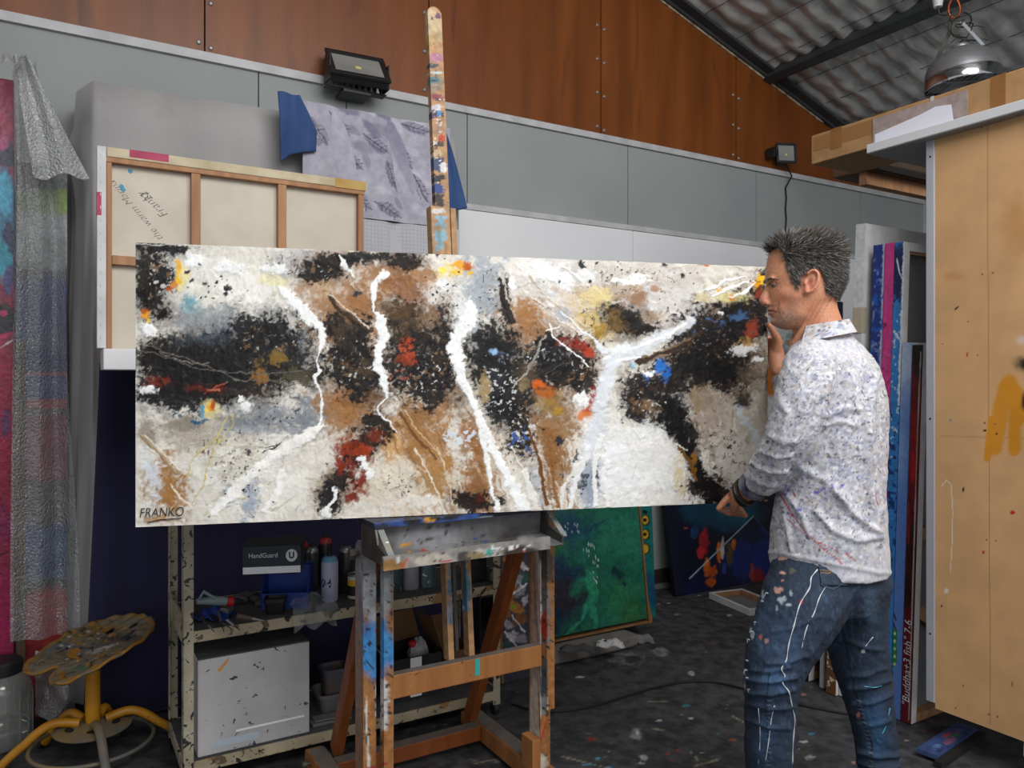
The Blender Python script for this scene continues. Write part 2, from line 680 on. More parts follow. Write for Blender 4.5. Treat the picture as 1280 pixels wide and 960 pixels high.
FM = frame(Vector((-2.2, 2.55, 0)), Vector((1, 0, 0)), Vector((0, 0, -1)), Vector((0, 1, 0)))
fo = link('floor', slab(FM, 4.6, 4.2, .02, 520, 420, paint_floor), M_floor)
fo['kind'] = 'structure'
M_floor2 = mk('floor_far', '#3a3a3c', '#464649', ns=9, rough=.62, bump=.3, bs=60, specks=[(60, .72, '#8a8a8c')])
I4 = Matrix.Identity(4)
struct('panel', MB().box(I4, -9, 11, -7, 2.55, -.02, 0).box(I4, -9, -2.2, 2.55, 9.5, -.02, 0).box(I4, 2.4, 11, 2.55, 9.5, -.02, 0).box(I4, -2.2, 2.4, 6.75, 9.5, -.02, 0), M_floor2, fo)

# white board fixed along the back wall
s0, s1 = S(548, .03), S(1092, .03)
wbd = thing('wall_board', 'long white board fixed along the grey wall, behind the painting', 'board', W((s0 + s1) / 2, .02, 1.2))
for a, b in ((s0, 3.27), (3.274, 4.48), (4.484, s1)):
    ob('sheet', MB().box(WF, a, b, -.03, -.003, 1.2, 2.39), M_white, wbd, bevel=.002)
ob('top_trim', MB().box(WF, s0, s1, -.036, -.003, 2.392, 2.425), M_trim, wbd)
# ================================================================== the large abstract canvas
M_canvas = mk('acrylic_on_canvas', attr=True, rough=.5, bump=.12, bs=120, spec=.2)
CE = Vector((1.839, .445, 0)).normalized()
CNV = Vector((CE.y, -CE.x, 0))                   # towards the viewer
C0 = P(169.5, 659, 2.055)
CW, CH = 1.893, .762


def paint_main(u, v, co):
    px, py = px_of(co)
    wx = px + 7 * (fbm(px / 14, py / 14, 4, 71) - .5) + 2.5 * (fbm(px / 4, py / 4, 3, 73) - .5)
    wy = py + 7 * (fbm(px / 14, py / 14, 4, 72) - .5) + 2.5 * (fbm(px / 4, py / 4, 3, 74) - .5)
    p = Paint(wx, wy, '#d6d1c8')
    K, K2, Wt = '#141315', '#211d1b', '#eceded'

    def A(*a, **k):                                  # airy, blended passages
        p.blob(a[0], a[1], a[2] * 1.2, a[3] * 1.2, a[4], rot=a[5] if len(a) > 5 else 0, soft=.72, edge=.7, esc=18, fine=.5, a=k.get('a', .93))

    def B(*a, **k):                                  # dragged paint with broken, flecked edges
        p.blob(a[0], a[1], a[2] * 1.13, a[3] * 1.13, a[4], rot=a[5] if len(a) > 5 else 0, soft=k.get('soft', .32), edge=.6, esc=k.get('esc', 13), fine=.75, h=k.get('h', .4), a=k.get('a', .97))

    def L(pts, w, c, h=.7, edge=.6, a=1, esc=8, fine=.55, soft=.4):
        p.line(pts, w, c, soft=soft, edge=edge, esc=esc, a=a, h=h, fine=fine)

    def F(x, y, rx, ry, c, sc=4, thr=.62, a=.9, h=.3, soft=.05):
        p.speck(x, y, rx, ry, c, sc=sc, thr=thr, a=a, h=h, soft=soft)

    rr = np.random.RandomState(8)

    def strokes(n, x0, x1, y0, y1, a0, a1, cols, q0=6, q1=26, w0=.6, w1=2.6, a=.6):
        for i in range(n):
            x, y = rr.uniform(x0, x1), rr.uniform(y0, y1)
            q, t = rr.uniform(q0, q1), math.radians(rr.uniform(a0, a1))
            L([(x, y), (x + q * .5 * math.cos(t) + rr.uniform(-2, 2), y + q * .5 * math.sin(t)), (x + q * math.cos(t), y + q * math.sin(t))], [rr.uniform(w0, w1), rr.uniform(w0, w1), w0 * .7], cols[i % len(cols)], edge=.7, a=a, h=.3)

    # ---------- soft grounds
    for a in ((300, 350, 70, 40, '#e6e4df'), (340, 345, 24, 18, '#e3dcb4'), (365, 328, 40, 22, '#b4b4b6'), (255, 400, 60, 20, '#8f959a'), (238, 380, 16, 14, '#7fa2ab'), (430, 392, 64, 56, '#9a6f47'), (395, 360, 26, 22, '#b89a7c'), (488, 345, 44, 20, '#996c42'), (515, 362, 40, 26, '#835432'),
              (560, 380, 36, 44, '#d3cfc9'), (606, 352, 28, 66, '#98a0a9'), (690, 350, 50, 40, '#dcdbd9'), (665, 370, 26, 30, '#c5c0ba'), (660, 405, 34, 38, '#996a3e'), (720, 385, 40, 34, '#cdbfae'), (745, 395, 34, 40, '#c9ad6c'), (790, 345, 110, 30, '#c4bdb6'), (800, 372, 50, 24, '#a58a74'),
              (850, 370, 50, 40, '#c9c6c4'), (910, 360, 40, 20, '#dcd8cc'), (940, 455, 38, 34, '#8b7d6a'), (915, 520, 60, 110, '#bcb1a3'), (925, 580, 44, 50, '#cfcac2'), (880, 520, 24, 50, '#a8988a'), (800, 580, 80, 64, '#e2e2e1'), (690, 590, 60, 50, '#d9d4cb'), (640, 590, 34, 50, '#d3cdc2'),
              (545, 560, 70, 86, '#9c7040'), (600, 590, 26, 60, '#8f6032'), (505, 600, 40, 40, '#cfc4b0'), (490, 555, 20, 30, '#c79a66'), (425, 512, 42, 34, '#94683e'), (350, 525, 66, 30, '#8d9299'), (290, 560, 60, 40, '#c6bfb2'), (330, 600, 90, 50, '#dfdcd5'), (205, 602, 30, 46, '#9c6f3c', -20), (235, 540, 50, 26, '#a9a193'),
              (690, 530, 40, 50, '#8d6a44'), (692, 580, 22, 56, '#93683b'), (400, 610, 24, 40, '#c9c1b4'), (735, 600, 26, 46, '#b4bac3')):
        A(*a)
    strokes(90, 180, 400, 520, 645, -60, 15, ('#bdb5a8', '#eae8e3', '#aca597', '#dad4c8', '#c9bc9c', '#cfd3d8'), 8, 34)
    strokes(70, 480, 630, 500, 636, 45, 75, ('#8a5f36', '#c9b99e', '#6f4a2a', '#dbd4c6', '#b58e60', '#a07444'), 12, 44)
    strokes(60, 400, 560, 335, 400, 20, 60, ('#7a5232', '#ac865c', '#8c6a4a', '#bda58a', '#9a7048'))
    strokes(110, 640, 950, 332, 400, -20, 60, ('#a49e98', '#e0dedb', '#91867a', '#c8c3bb', '#bfae9a', '#d2d4d8'), 5, 22)
    strokes(80, 850, 958, 470, 605, 60, 110, ('#a29688', '#d9d4cc', '#8d7f70', '#c6bdb1', '#b8a692'), 6, 30)
    strokes(50, 660, 730, 540, 634, 60, 100, ('#6b4a28', '#a87c4c', '#8a6138', '#d6d0c6', '#c8b08c'), 10, 40)
    # pale areas dragged over the tan
    for a in ((575, 560, 16, 34, '#d6d1c8', -15), (562, 598, 18, 16, '#cfc8bb'), (500, 590, 24, 24, '#d6cdbc'), (528, 626, 34, 9, '#d8d3ca'), (470, 610, 22, 20, '#d0c6b4'), (640, 355, 12, 22, '#cfcac4'), (610, 580, 6, 30, '#c2b49c')):
        B(*a, soft=.6)
    # greys and blues
    for a in ((340, 522, 44, 20, '#80868e'), (382, 518, 20, 26, '#777d85'), (300, 535, 34, 10, '#959aa0'), (313, 630, 12, 28, '#92a0b1', 12), (284, 622, 9, 14, '#9aa5b2'), (735, 590, 12, 44, '#a0a9b6', 10), (668, 604, 12, 34, '#aeb2b9', -15), (740, 605, 10, 34, '#8d97a6', 8), (590, 420, 14, 30, '#a9b2bb'), (190, 592, 14, 36, '#d2d8df', -8),
              (702, 394, 16, 10, '#a4a9b0'), (240, 430, 40, 16, '#525c66'), (280, 415, 34, 12, '#6a737b')):
        B(*a, soft=.7, a=.85)
    for a in ((450, 505, 20, 30, '#8a6038'), (520, 520, 30, 20, '#8f6438'), (585, 545, 16, 30, '#8c5f34'), (545, 590, 26, 40, '#a3763f'), (520, 555, 20, 30, '#9a6c3c'), (600, 605, 14, 22, '#8d6238'), (450, 380, 24, 20, '#96693f'), (530, 345, 24, 12, '#9c7048'), (545, 400, 18, 20, '#8a6444'), (655, 395, 18, 26, '#9a6b3c'), (672, 420, 16, 12, '#a0744a'),
              (420, 500, 24, 20, '#946338'), (440, 520, 16, 14, '#a0703f'), (215, 610, 14, 24, '#9a6b36'), (195, 648, 26, 6, '#a0733f'), (690, 560, 14, 40, '#85582c'), (870, 500, 14, 16, '#97805f'), (925, 470, 22, 10, '#75685a'), (770, 360, 40, 8, '#b0a090'), (850, 350, 60, 8, '#c0b9b2'), (800, 395, 40, 10, '#b3a290'), (640, 430, 12, 14, '#7c5c40')):
        B(*a, soft=.7, a=.85)
    # ---------- stained halos, then the blacks
    darks = [(205, 311, 38, 7), (182, 345, 15, 46), (203, 343, 14, 24), (190, 375, 18, 22), (203, 393, 13, 9), (262, 452, 96, 34), (330, 418, 54, 30), (215, 452, 44, 28), (235, 492, 66, 24), (350, 452, 46, 30), (300, 478, 50, 22), (395, 470, 12, 16),
             (402, 337, 30, 16), (425, 326, 30, 9), (470, 320, 58, 6), (505, 328, 22, 9), (440, 442, 34, 44), (418, 408, 20, 14), (452, 475, 28, 26), (500, 396, 30, 20), (518, 445, 40, 44), (560, 438, 17, 50), (538, 482, 34, 26), (470, 532, 22, 20), (456, 556, 20, 18), (424, 600, 18, 20), (410, 626, 17, 24), (596, 627, 32, 15),
             (616, 445, 34, 46), (640, 480, 32, 38), (628, 510, 22, 22), (652, 540, 20, 30), (700, 452, 46, 34), (722, 468, 24, 26), (682, 435, 18, 18), (782, 401, 28, 19), (764, 388, 10, 14), (800, 412, 20, 7), (890, 428, 58, 44), (925, 388, 30, 26), (952, 380, 9, 46), (858, 462, 34, 26), (908, 468, 28, 24),
             (812, 487, 38, 26), (797, 510, 20, 16), (838, 515, 22, 22), (860, 545, 14, 18), (884, 610, 34, 17), (946, 612, 20, 14), (633, 378, 6, 28)]
    for i, a in enumerate(darks):
        mid = 400 < a[0] < 600 or 640 < a[0] < 730 or a[0] > 850
        A(a[0], a[1], a[2] * 1.2 + 5, a[3] * 1.2 + 5, (('#6e4f36', '#80603f', '#5c4636') if mid else ('#5b6168', '#70655a', '#66696c'))[i % 3], a=.6)
    for i, a in enumerate(darks):
        B(*a, (K, K2, '#1a191c', '#1c1816')[i % 4], soft=.38, esc=12)
    L([(838, 515), (852, 540), (866, 570), (874, 600), (892, 620)], [18, 15, 10, 12, 16], K, edge=.9, esc=9, h=.5)
    # life inside the darks
    for a in ((515, 412, 20, 18, '#6a533a'), (500, 385, 36, 12, '#5a432c'), (432, 420, 16, 20, '#4c3c2e'), (450, 460, 14, 16, '#51402f'), (690, 505, 26, 20, '#7d6045'), (880, 410, 22, 12, '#4a4034'), (905, 440, 30, 20, '#3a3029'), (808, 506, 18, 12, '#84684c'), (340, 440, 30, 10, '#35373d'), (255, 425, 44, 12, '#3d4750'), (300, 490, 40, 8, '#352a24'), (700, 440, 20, 8, '#3c3430'), (620, 470, 12, 20, '#2a2d34')):
        A(*a, a=.75)
    strokes(60, 190, 390, 425, 505, -12, 14, ('#2f3136', '#0f0f11', '#3c3632', '#24262b'), 10, 40, .6, 2)
    strokes(60, 480, 580, 400, 490, 30, 110, ('#3c3128', '#141212', '#4a3b2d', '#24201e'), 6, 22)
    strokes(60, 840, 950, 390, 480, -30, 40, ('#39322b', '#121113', '#4a4034', '#23252c'), 6, 24)
    for a in ((350, 447, 12, 9, '#7c6230'), (328, 472, 11, 12, '#8a6334'), (322, 452, 10, 7, '#6e5a34'), (606, 482, 7, 17, '#9c865e'), (655, 480, 6, 12, '#8a7a5c'), (370, 470, 26, 10, '#4a4434')):
        B(*a, a=.9)
    # flecks: light over dark, dark over light
    for x, y, rx, ry in ((625, 480, 36, 50), (652, 535, 24, 40), (690, 440, 40, 22)):
        F(x, y, rx, ry, '#cfcfd0', 4, .60)
    for x, y, rx, ry in ((440, 450, 40, 44), (530, 460, 46, 50), (330, 425, 60, 26), (890, 430, 60, 44), (812, 495, 40, 34), (402, 337, 34, 18), (470, 540, 20, 20), (205, 350, 34, 44), (720, 460, 30, 34)):
        F(x, y, rx, ry, '#c6c3bd', 4, .665)
        F(x, y, rx, ry, '#7d6248', 6, .62, .7)
    for x, y, rx, ry in ((285, 560, 70, 40), (300, 600, 40, 46), (560, 372, 34, 40), (780, 350, 110, 30), (900, 560, 60, 60), (690, 600, 60, 34), (350, 520, 60, 26), (360, 330, 50, 24), (640, 560, 34, 50), (745, 400, 40, 40), (610, 360, 24, 50), (500, 605, 40, 30)):
        F(x, y, rx, ry, '#2c2c2f', 3.4, .675)
        F(x, y, rx, ry, '#8d857a', 5, .61, .55, 0, .12)
    for x, y, rx, ry, c in ((650, 548, 24, 30, '#3f5a94'), (885, 408, 40, 16, '#4a6896'), (625, 445, 16, 12, '#7f9cc4'), (820, 470, 30, 18, '#3c6ab0'), (240, 520, 40, 10, '#2f5a78'), (500, 470, 34, 10, '#9c5a4a'), (575, 545, 40, 24, '#c9d2dc'), (725, 590, 20, 40, '#3c424c'), (745, 590, 12, 40, '#23262c')):
        F(x, y, rx, ry, c, 5, .575)
    # the densest blacks once more, and brown scumble round them
    for a in ((895, 432, 46, 36), (925, 400, 24, 24), (868, 455, 30, 20), (905, 465, 24, 18), (265, 448, 80, 22), (335, 420, 40, 18), (225, 485, 54, 16), (700, 445, 36, 22), (616, 438, 26, 34), (522, 440, 26, 34), (442, 438, 24, 32), (812, 482, 28, 16), (784, 402, 22, 12), (866, 570, 9, 24)):
        B(*a, '#19181a', soft=.6, a=.8)
    for a in ((770, 402, 16, 20, '#8a6a34'), (815, 398, 14, 10, '#7a6248'), (660, 470, 14, 22, '#5c4a38'), (575, 500, 16, 20, '#5a4634'), (470, 500, 16, 14, '#6a4a30'), (880, 500, 26, 14, '#8d7a64'), (935, 470, 24, 16, '#6f6252'), (405, 500, 12, 20, '#8a6a48'), (300, 525, 34, 10, '#5f646a'), (230, 530, 40, 10, '#6c6458'), (185, 540, 14, 20, '#5a4a3a')):
        A(*a, a=.6)
    # ---------- reds
    for a in ((440, 572, 22, 22, '#6e2410', 30), (432, 560, 14, 14, '#8a3014'), (455, 562, 14, 9, '#96381a', -20), (452, 602, 13, 18, '#7e2812', 20), (440, 622, 12, 9, '#74240f'), (468, 545, 14, 8, '#6a2a14'), (425, 580, 8, 14, '#7c2812'), (510, 441, 10, 16, '#b04a2a', -15), (507, 450, 12, 9, '#8e3822'), (722, 432, 24, 10, '#842818', 20),
              (738, 442, 9, 7, '#a63c26', 20), (742, 500, 5, 16, '#8a201a'), (736, 512, 9, 9, '#b8442a'), (730, 518, 12, 6, '#d27a40'), (940, 412, 9, 16, '#98402c'), (196, 478, 20, 8, '#6c2a1e'), (262, 485, 26, 6, '#5c2418'), (600, 622, 6, 8, '#4d1a14'), (672, 482, 10, 6, '#c8601c'), (682, 492, 14, 9, '#a8581c'), (951, 366, 5, 9, '#7a3420')):
        B(*a, soft=.7, h=.2)
    F(440, 585, 26, 40, '#1c1210', 5, .565, .85)
    F(725, 435, 26, 14, '#241412', 4, .58, .8)
    F(510, 442, 14, 18, '#2a1a14', 4, .60, .8)
    F(230, 480, 70, 12, '#1c1614', 5, .56, .85)
    L([(255, 492), (268, 484), (284, 477)], 1.3, '#a4503c')
    L([(258, 486), (274, 488)], 1, '#b86a54')
    # ---------- yellows
    for a in ((226, 350, 10, 20, '#e6d992'), (560, 338, 16, 12, '#e2d28a'), (690, 505, 16, 14, '#93742a'), (905, 372, 26, 9, '#d9cf98'), (745, 372, 20, 12, '#d6c48a'), (935, 432, 20, 9, '#d0a868'), (265, 512, 14, 12, '#cfc38a'), (850, 590, 8, 30, '#cdb98e')):
        A(*a, a=.8)
    for a in ((222, 333, 3, 9, '#e2a828'), (221, 350, 4, 10, '#eab42a'), (216, 357, 5, 6, '#dd8a1e'), (212, 361, 4, 4, '#b8541a'), (183, 395, 7, 5, '#e89c1c'), (179, 390, 8, 4, '#a8561c'), (186, 402, 4, 4, '#f0c83c'), (574, 331, 12, 6, '#dd9818'), (584, 333, 6, 7, '#b4591a'), (570, 340, 8, 4, '#e2b82c'), (553, 336, 5, 5, '#ead24a'),
              (586, 343, 6, 5, '#d6ae26'), (261, 508, 7, 8, '#e2a22c'), (265, 507, 3.5, 5, '#b0521a'), (258, 512, 4, 4, '#ecd060'), (902, 364, 9, 4, '#e2a51e', 25), (912, 371, 8, 4, '#d08018', 25), (952, 350, 6, 9, '#ecb41e'), (946, 358, 5, 5, '#e09a1c'), (700, 512, 8, 8, '#a8842c'), (750, 412, 10, 12, '#9c7c34'), (865, 588, 5, 8, '#a5741e'), (868, 572, 4, 8, '#8a5a1c'),
              (690, 340, 3, 2, '#d2c9a8'), (820, 362, 6, 4, '#a5836a'), (800, 372, 14, 9, '#94735a'), (790, 355, 10, 3, '#c0a070')):
        B(*a, soft=.6, h=.2)
    # ---------- blues
    for a in ((826, 457, 8, 11, '#2d70c4', 30), (833, 470, 5, 9, '#2360b0'), (817, 466, 9, 3, '#3c86cc'), (790, 456, 5, 4, '#8ab8d6'), (253, 512, 2.6, 9, '#4a92b2'), (248, 527, 13, 4, '#265474'), (239, 376, 6, 7, '#6f9fac'), (922, 396, 14, 6, '#43628c', -15), (618, 440, 6, 4, '#8fb0d4')):
        B(*a, soft=.6, h=.2)
    # ---------- white rivers and impasto
    L([(350, 360), (362, 372), (378, 388), (394, 402), (403, 414)], [3, 8, 9, 8, 6], Wt)
    L([(403, 414), (404, 426), (399, 440), (396, 452), (399, 462)], [5, 4, 2.2, 1.4, 1.6], Wt, edge=.5)
    L([(399, 462), (393, 472), (398, 482), (401, 500), (401, 520), (396, 540)], [3, 2.6, 1.4, 1.4, 1.8, 2.4], Wt, edge=.5)
    L([(424, 318), (430, 332), (441, 346)], [1.5, 5, 2.5], Wt)
    L([(480, 342), (470, 350), (467, 362), (467, 378), (466, 388)], [6, 5, 4, 2.2, 1.4], Wt)
    L([(468, 390), (476, 400), (480, 420), (474, 440), (473, 462), (480, 478), (483, 497)], [3, 8, 9, 6, 7, 6, 3], Wt)
    L([(480, 498), (470, 510), (474, 518), (488, 527), (496, 540)], [1.6, 1.4, 1.6, 1.4, .9], Wt, edge=.4)
    B(577, 385, 16, 34, '#dededc', soft=.8)
    L([(588, 385), (580, 410), (569, 430), (572, 452), (578, 474), (590, 500), (603, 530), (617, 562), (634, 595), (656, 634)], [10, 13, 11, 9, 7, 5, 5, 7, 8, 8], Wt)
    L([(596, 525), (606, 560), (612, 600), (622, 636)], [3, 4, 3, 4], Wt)
    L([(655, 590), (662, 615), (670, 636)], [3, 4, 3], '#e2e0da')
    for a in ((680, 338, 20, 14, '#eaebec', 20), (706, 350, 12, 16, '#e6e7e9', -35), (730, 345, 16, 8, '#dfdfe0'), (555, 355, 10, 14, '#dedede')):
        B(*a, soft=.6)
    L([(866, 400), (846, 412), (822, 425), (795, 437), (772, 448), (760, 470), (753, 500), (744, 535), (735, 570)], [6, 8, 10, 12, 14, 15, 14, 15, 12], '#d3d7dd', edge=.5, esc=14, soft=.6)
    L([(700, 388), (740, 425), (755, 440), (790, 436)], [1, 2, 6, 7], '#dcdfe3', soft=.6)
    for pts, w, c in (([(738, 560), (722, 590), (712, 634)], [6, 4, 3], '#e4e5e6'), ([(752, 545), (742, 590), (744, 632)], [5, 4, 3], '#e6e6e6'), ([(764, 560), (754, 600), (760, 634)], [6, 5, 4], '#e8e8e8'), ([(725, 580), (704, 610), (700, 636)], [4, 3, 2], '#dcdad4'), ([(792, 436), (830, 422), (858, 404)], [2, 3, 2], '#f0f1f2'), ([(770, 452), (800, 446)], [3, 2], '#eceef0')):
        L(pts, w, c)
    for a in ((790, 600, 40, 36, '#e6e6e6'), (820, 575, 30, 34, '#e0dfdd'), (770, 560, 16, 24, '#e3e4e6')):
        B(*a, soft=.8, esc=24)
    L([(404, 533), (372, 552), (335, 574), (300, 606), (268, 640)], [4, 8, 8, 7, 5], '#edebe7', esc=12)
    L([(300, 604), (322, 585), (345, 570)], [3, 4, 3], '#f2f1ee')
    L([(330, 640), (345, 615), (352, 590)], [4, 6, 3], '#ecebe8')
    for a in ((184, 412, 12, 8), (183, 488, 12, 5), (306, 506, 9, 7), (301, 498, 5, 5), (240, 326, 12, 8), (455, 582, 7, 8), (450, 573, 5, 4), (462, 594, 5, 8), (728, 498, 12, 10), (934, 437, 22, 7), (948, 450, 10, 4), (345, 338, 20, 7), (290, 335, 22, 8), (790, 352, 22, 4), (812, 466, 10, 5), (640, 350, 5, 12), (420, 617, 2, 9), (410, 641, 8, 5), (800, 346, 12, 3), (900, 392, 4, 3)):
        B(*a, Wt, soft=.5, h=.7)
    L([(416, 610), (420, 620), (412, 632), (407, 640)], [1.5, 2.5, 1.5, 2.5], Wt, edge=.4)
    L([(922, 508), (930, 522), (944, 546), (952, 560)], [4, 6, 9, 9], '#c9d2d8', soft=.8)
    A(930, 498, 13, 13, '#1e1815')
    A(926, 490, 16, 10, '#4a3d30', a=.6)
    for pts in ([(880, 364), (905, 352), (930, 347)], [(890, 370), (918, 358), (944, 352)], [(910, 372), (935, 364), (945, 354)], [(660, 332), (690, 350)], [(672, 330), (712, 356)], [(700, 330), (725, 350)]):
        L(pts, [1, 2, 1][:len(pts)], '#f2f2f0', edge=.4)
    # the log, spines, scratches
    L([(798, 452), (815, 446), (835, 440), (856, 428), (876, 417)], [4, 7, 6, 5, 2], '#3c3028')
    L([(804, 446), (830, 438), (864, 422)], 1.3, '#77614e')
    L([(812, 450), (838, 442)], 1, '#8a7460')
    L([(412, 371), (426, 388), (444, 402), (464, 414)], 3, '#43342a')
    L([(410, 369), (418, 372), (440, 392), (463, 411)], 1.0, '#d3c5b2', edge=.3)
    L([(624, 350), (630, 375), (641, 404)], [3, 5, 4], '#2b2421')
    L([(630, 352), (636, 380)], 1.2, '#b5aca0', edge=.3)
    for pts, w, c in (([(500, 515), (516, 542), (545, 575)], 2.2, '#6f4a28'), ([(505, 512), (522, 540), (548, 568)], .8, '#d2b48c'), ([(662, 540), (674, 580), (683, 630)], 3.0, '#684220'), ([(690, 560), (691, 600), (697, 634)], 2.2, '#8a5e34'), ([(686, 404), (690, 420), (708, 434), (724, 446), (736, 458)], 1.0, '#f0efed'), ([(682, 412), (700, 408)], 1, '#e2e0dc'),
                      ([(178, 545), (198, 566), (222, 592)], 2.6, '#a08a6a'), ([(182, 543), (204, 566), (226, 588)], 1.0, '#e2d8c4'), ([(176, 552), (200, 575)], .8, '#c9b894'), ([(214, 604), (226, 622), (240, 636)], 1.2, '#e4dcca'), ([(520, 560), (538, 595), (553, 634)], 1.3, '#dbd2c2'), ([(545, 560), (560, 595), (566, 630)], 1.0, '#cdbfa6'), ([(570, 590), (578, 612)], .8, '#d9d0c0'),
                      ([(232, 596), (244, 570), (258, 560), (272, 548), (284, 522)], .8, '#c8b662'), ([(240, 628), (254, 604), (262, 580), (270, 556), (292, 530), (290, 515)], .8, '#c8b662'), ([(328, 566), (340, 560), (350, 552)], .9, '#2c2c2e'), ([(332, 560), (346, 554)], .7, '#2c2c2e'), ([(660, 345), (690, 378), (735, 410)], .8, '#b3a690'), ([(650, 360), (700, 400), (740, 425)], .7, '#dad6d0'),
                      ([(656, 470), (668, 445), (682, 420)], 1.4, '#8f8a84'), ([(640, 485), (656, 468)], .9, '#a5a19c'), ([(680, 470), (700, 455), (714, 452)], .7, '#4a4644'), ([(170, 436), (215, 448), (250, 462), (330, 468), (392, 462)], .8, '#5c5a56'), ([(180, 432), (240, 450), (300, 475), (390, 480)], .7, '#6a655e'), ([(200, 440), (230, 452), (262, 455)], .7, '#77736c'),
                      ([(850, 560), (862, 575), (868, 600)], 2.4, '#6f4a1e'), ([(846, 556), (860, 562)], .8, '#d9d6d0'), ([(790, 600), (796, 580)], .6, '#c4c4c4'), ([(840, 610), (852, 590)], .7, '#cfc4ac'), ([(790, 535), (800, 548), (812, 540)], .8, '#cfcfcf'), ([(640, 560), (656, 590), (668, 620)], 1, '#e6e4de')):
        L(pts, w, c, edge=.4, h=.5, fine=.3)
    for x, y, w in ((249, 329, 3.6), (272, 352, 3.4), (283, 361, 6), (281, 368, 4), (262, 366, 3), (255, 356, 5), (233, 340, 5), (240, 350, 4), (728, 331, 6), (746, 329, 4), (832, 331, 4), (445, 367, 6.5), (698, 350, 3.5), (854, 345, 4), (701, 552, 9), (258, 372, 2), (268, 374, 2), (276, 345, 2), (290, 366, 2.4)):
        p.blob(x, y, w, w * .75, '#2c2d33', soft=.5, edge=.8, esc=5, fine=.5)
    for i in range(120):
        x, y = [(265 + 30 * rr.randn(), 360 + 14 * rr.randn()), (290 + 26 * rr.randn(), 600 + 26 * rr.randn()), (800 + 70 * rr.randn(), 350 + 16 * rr.randn()), (890 + 26 * rr.randn(), 560 + 40 * rr.randn()), (560 + 20 * rr.randn(), 372 + 22 * rr.randn())][i % 5]
        w = rr.uniform(.5, 1.5)
        p.blob(x, y, w * 1.3, w, '#26272b', soft=.3, edge=.5, esc=4)
    p.blob(882, 332, 6, 1.6, '#c46a3a', edge=.3)
    p.line([(169, 305), (400, 312)], 1.6, '#d9d6d0', edge=.4, a=.6)
    p.vary(.10, 3.2, (1, 1), 21).vary(.10, 30, (1, 1), 22).vary(.08, 6, (3, 1), 23)
    h = p.h * .8 + 1.0 * (fbm(wx / 9, wy / 9, 5, 31) - .5) + .6 * (fbm(wx / 3, wy / 12, 4, 33) - .5)
    return p.C, h


CM = frame(C0, CE, -CNV, Z)
big = link('canvas_painting', slab(CM, CW, CH, .036, 780, 330, paint_main, relief=.0035), M_canvas, smooth=50)
tag(big, 'wide unframed abstract canvas in black, tan and white resting on the easel', 'painting')
bk = MB()
bk.box(CM, .0, CW, .0362, .0365, .0, CH)
ink = mk('black_ink', '#141414', rough=.5)
sig = text_mesh('FRANKO', .045, CM @ Matrix.Translation((.065, -.0042, .037)) @ Matrix.Rotation(math.pi / 2, 4, 'X') @ Matrix.Diagonal((.62, .8, 1, 1)), shear=.15, thick=.0005, bold=-.0004)
link('signature', sig, ink, big)
ul = MB().tube([CM @ Vector((x, -.0042, z)) for x, z in ((.03, .012), (.06, .018), (.115, .02))], .0013, 6)
ob('underline', ul, ink, big)
# ================================================================== lamps on the wall
M_blk = mk('black_powder_coat', '#17181a', '#202124', ns=12, rough=.5)
M_lens = mk('lamp_lens', '#8f9290', '#7c7f7c', ns=5, rough=.12, coat=.5)
M_alu = mk('aluminium', '#b0b4ba', '#a2a6ac', ns=20, st=(1, 1, .05), rough=.45, metal=.15)
M_chip = mk('white_led_chip', '#d8c27a', rough=.5)


def flood(loc, sz, h, tilt, yaw, label, fins=9):
    t = thing('floodlight', label, 'lamp', loc)
    q = frame(loc, U, -N, Z) @ Matrix.Rotation(yaw, 4, 'Z') @ Matrix.Rotation(tilt, 4, 'X')
    d = sz * .14
    b = MB().box(q, -sz / 2, sz / 2, 0, d, -h / 2, h / 2)
    ob('housing', b, M_blk, t, bevel=.008)
    fr = MB()
    w = sz * .07
    fr.box(q, -sz / 2 - .006, sz / 2 + .006, -.018, -.001, h / 2 - w, h / 2 + .006).box(q, -sz / 2 - .006, sz / 2 + .006, -.018, -.001, -h / 2 - .006, -h / 2 + w)
    fr.box(q, -sz / 2 - .006, -sz / 2 + w, -.018, -.001, -h / 2 + w, h / 2 - w).box(q, sz / 2 - w, sz / 2 + .006, -.018, -.001, -h / 2 + w, h / 2 - w)
    ob('front_frame', fr, M_blk, t, bevel=.003)
    ob('lens', MB().box(q, -sz / 2 + w, sz / 2 - w, -.008, -.001, -h / 2 + w, h / 2 - w), M_lens, t)
    ob('light_chip', MB().box(q, -sz * .05, sz * .05, -.0085, -.0078, -h * .13, -h * .02), M_chip, t)
    fb = MB()
    for i in range(fins):
        x = -sz * .42 + sz * .84 * i / (fins - 1)
        fb.box(q, x - .003, x + .003, d, d + sz * .14, -h * .42, h * .42)
    ob('cooling_fins', fb, M_blk, t)
    return t, q


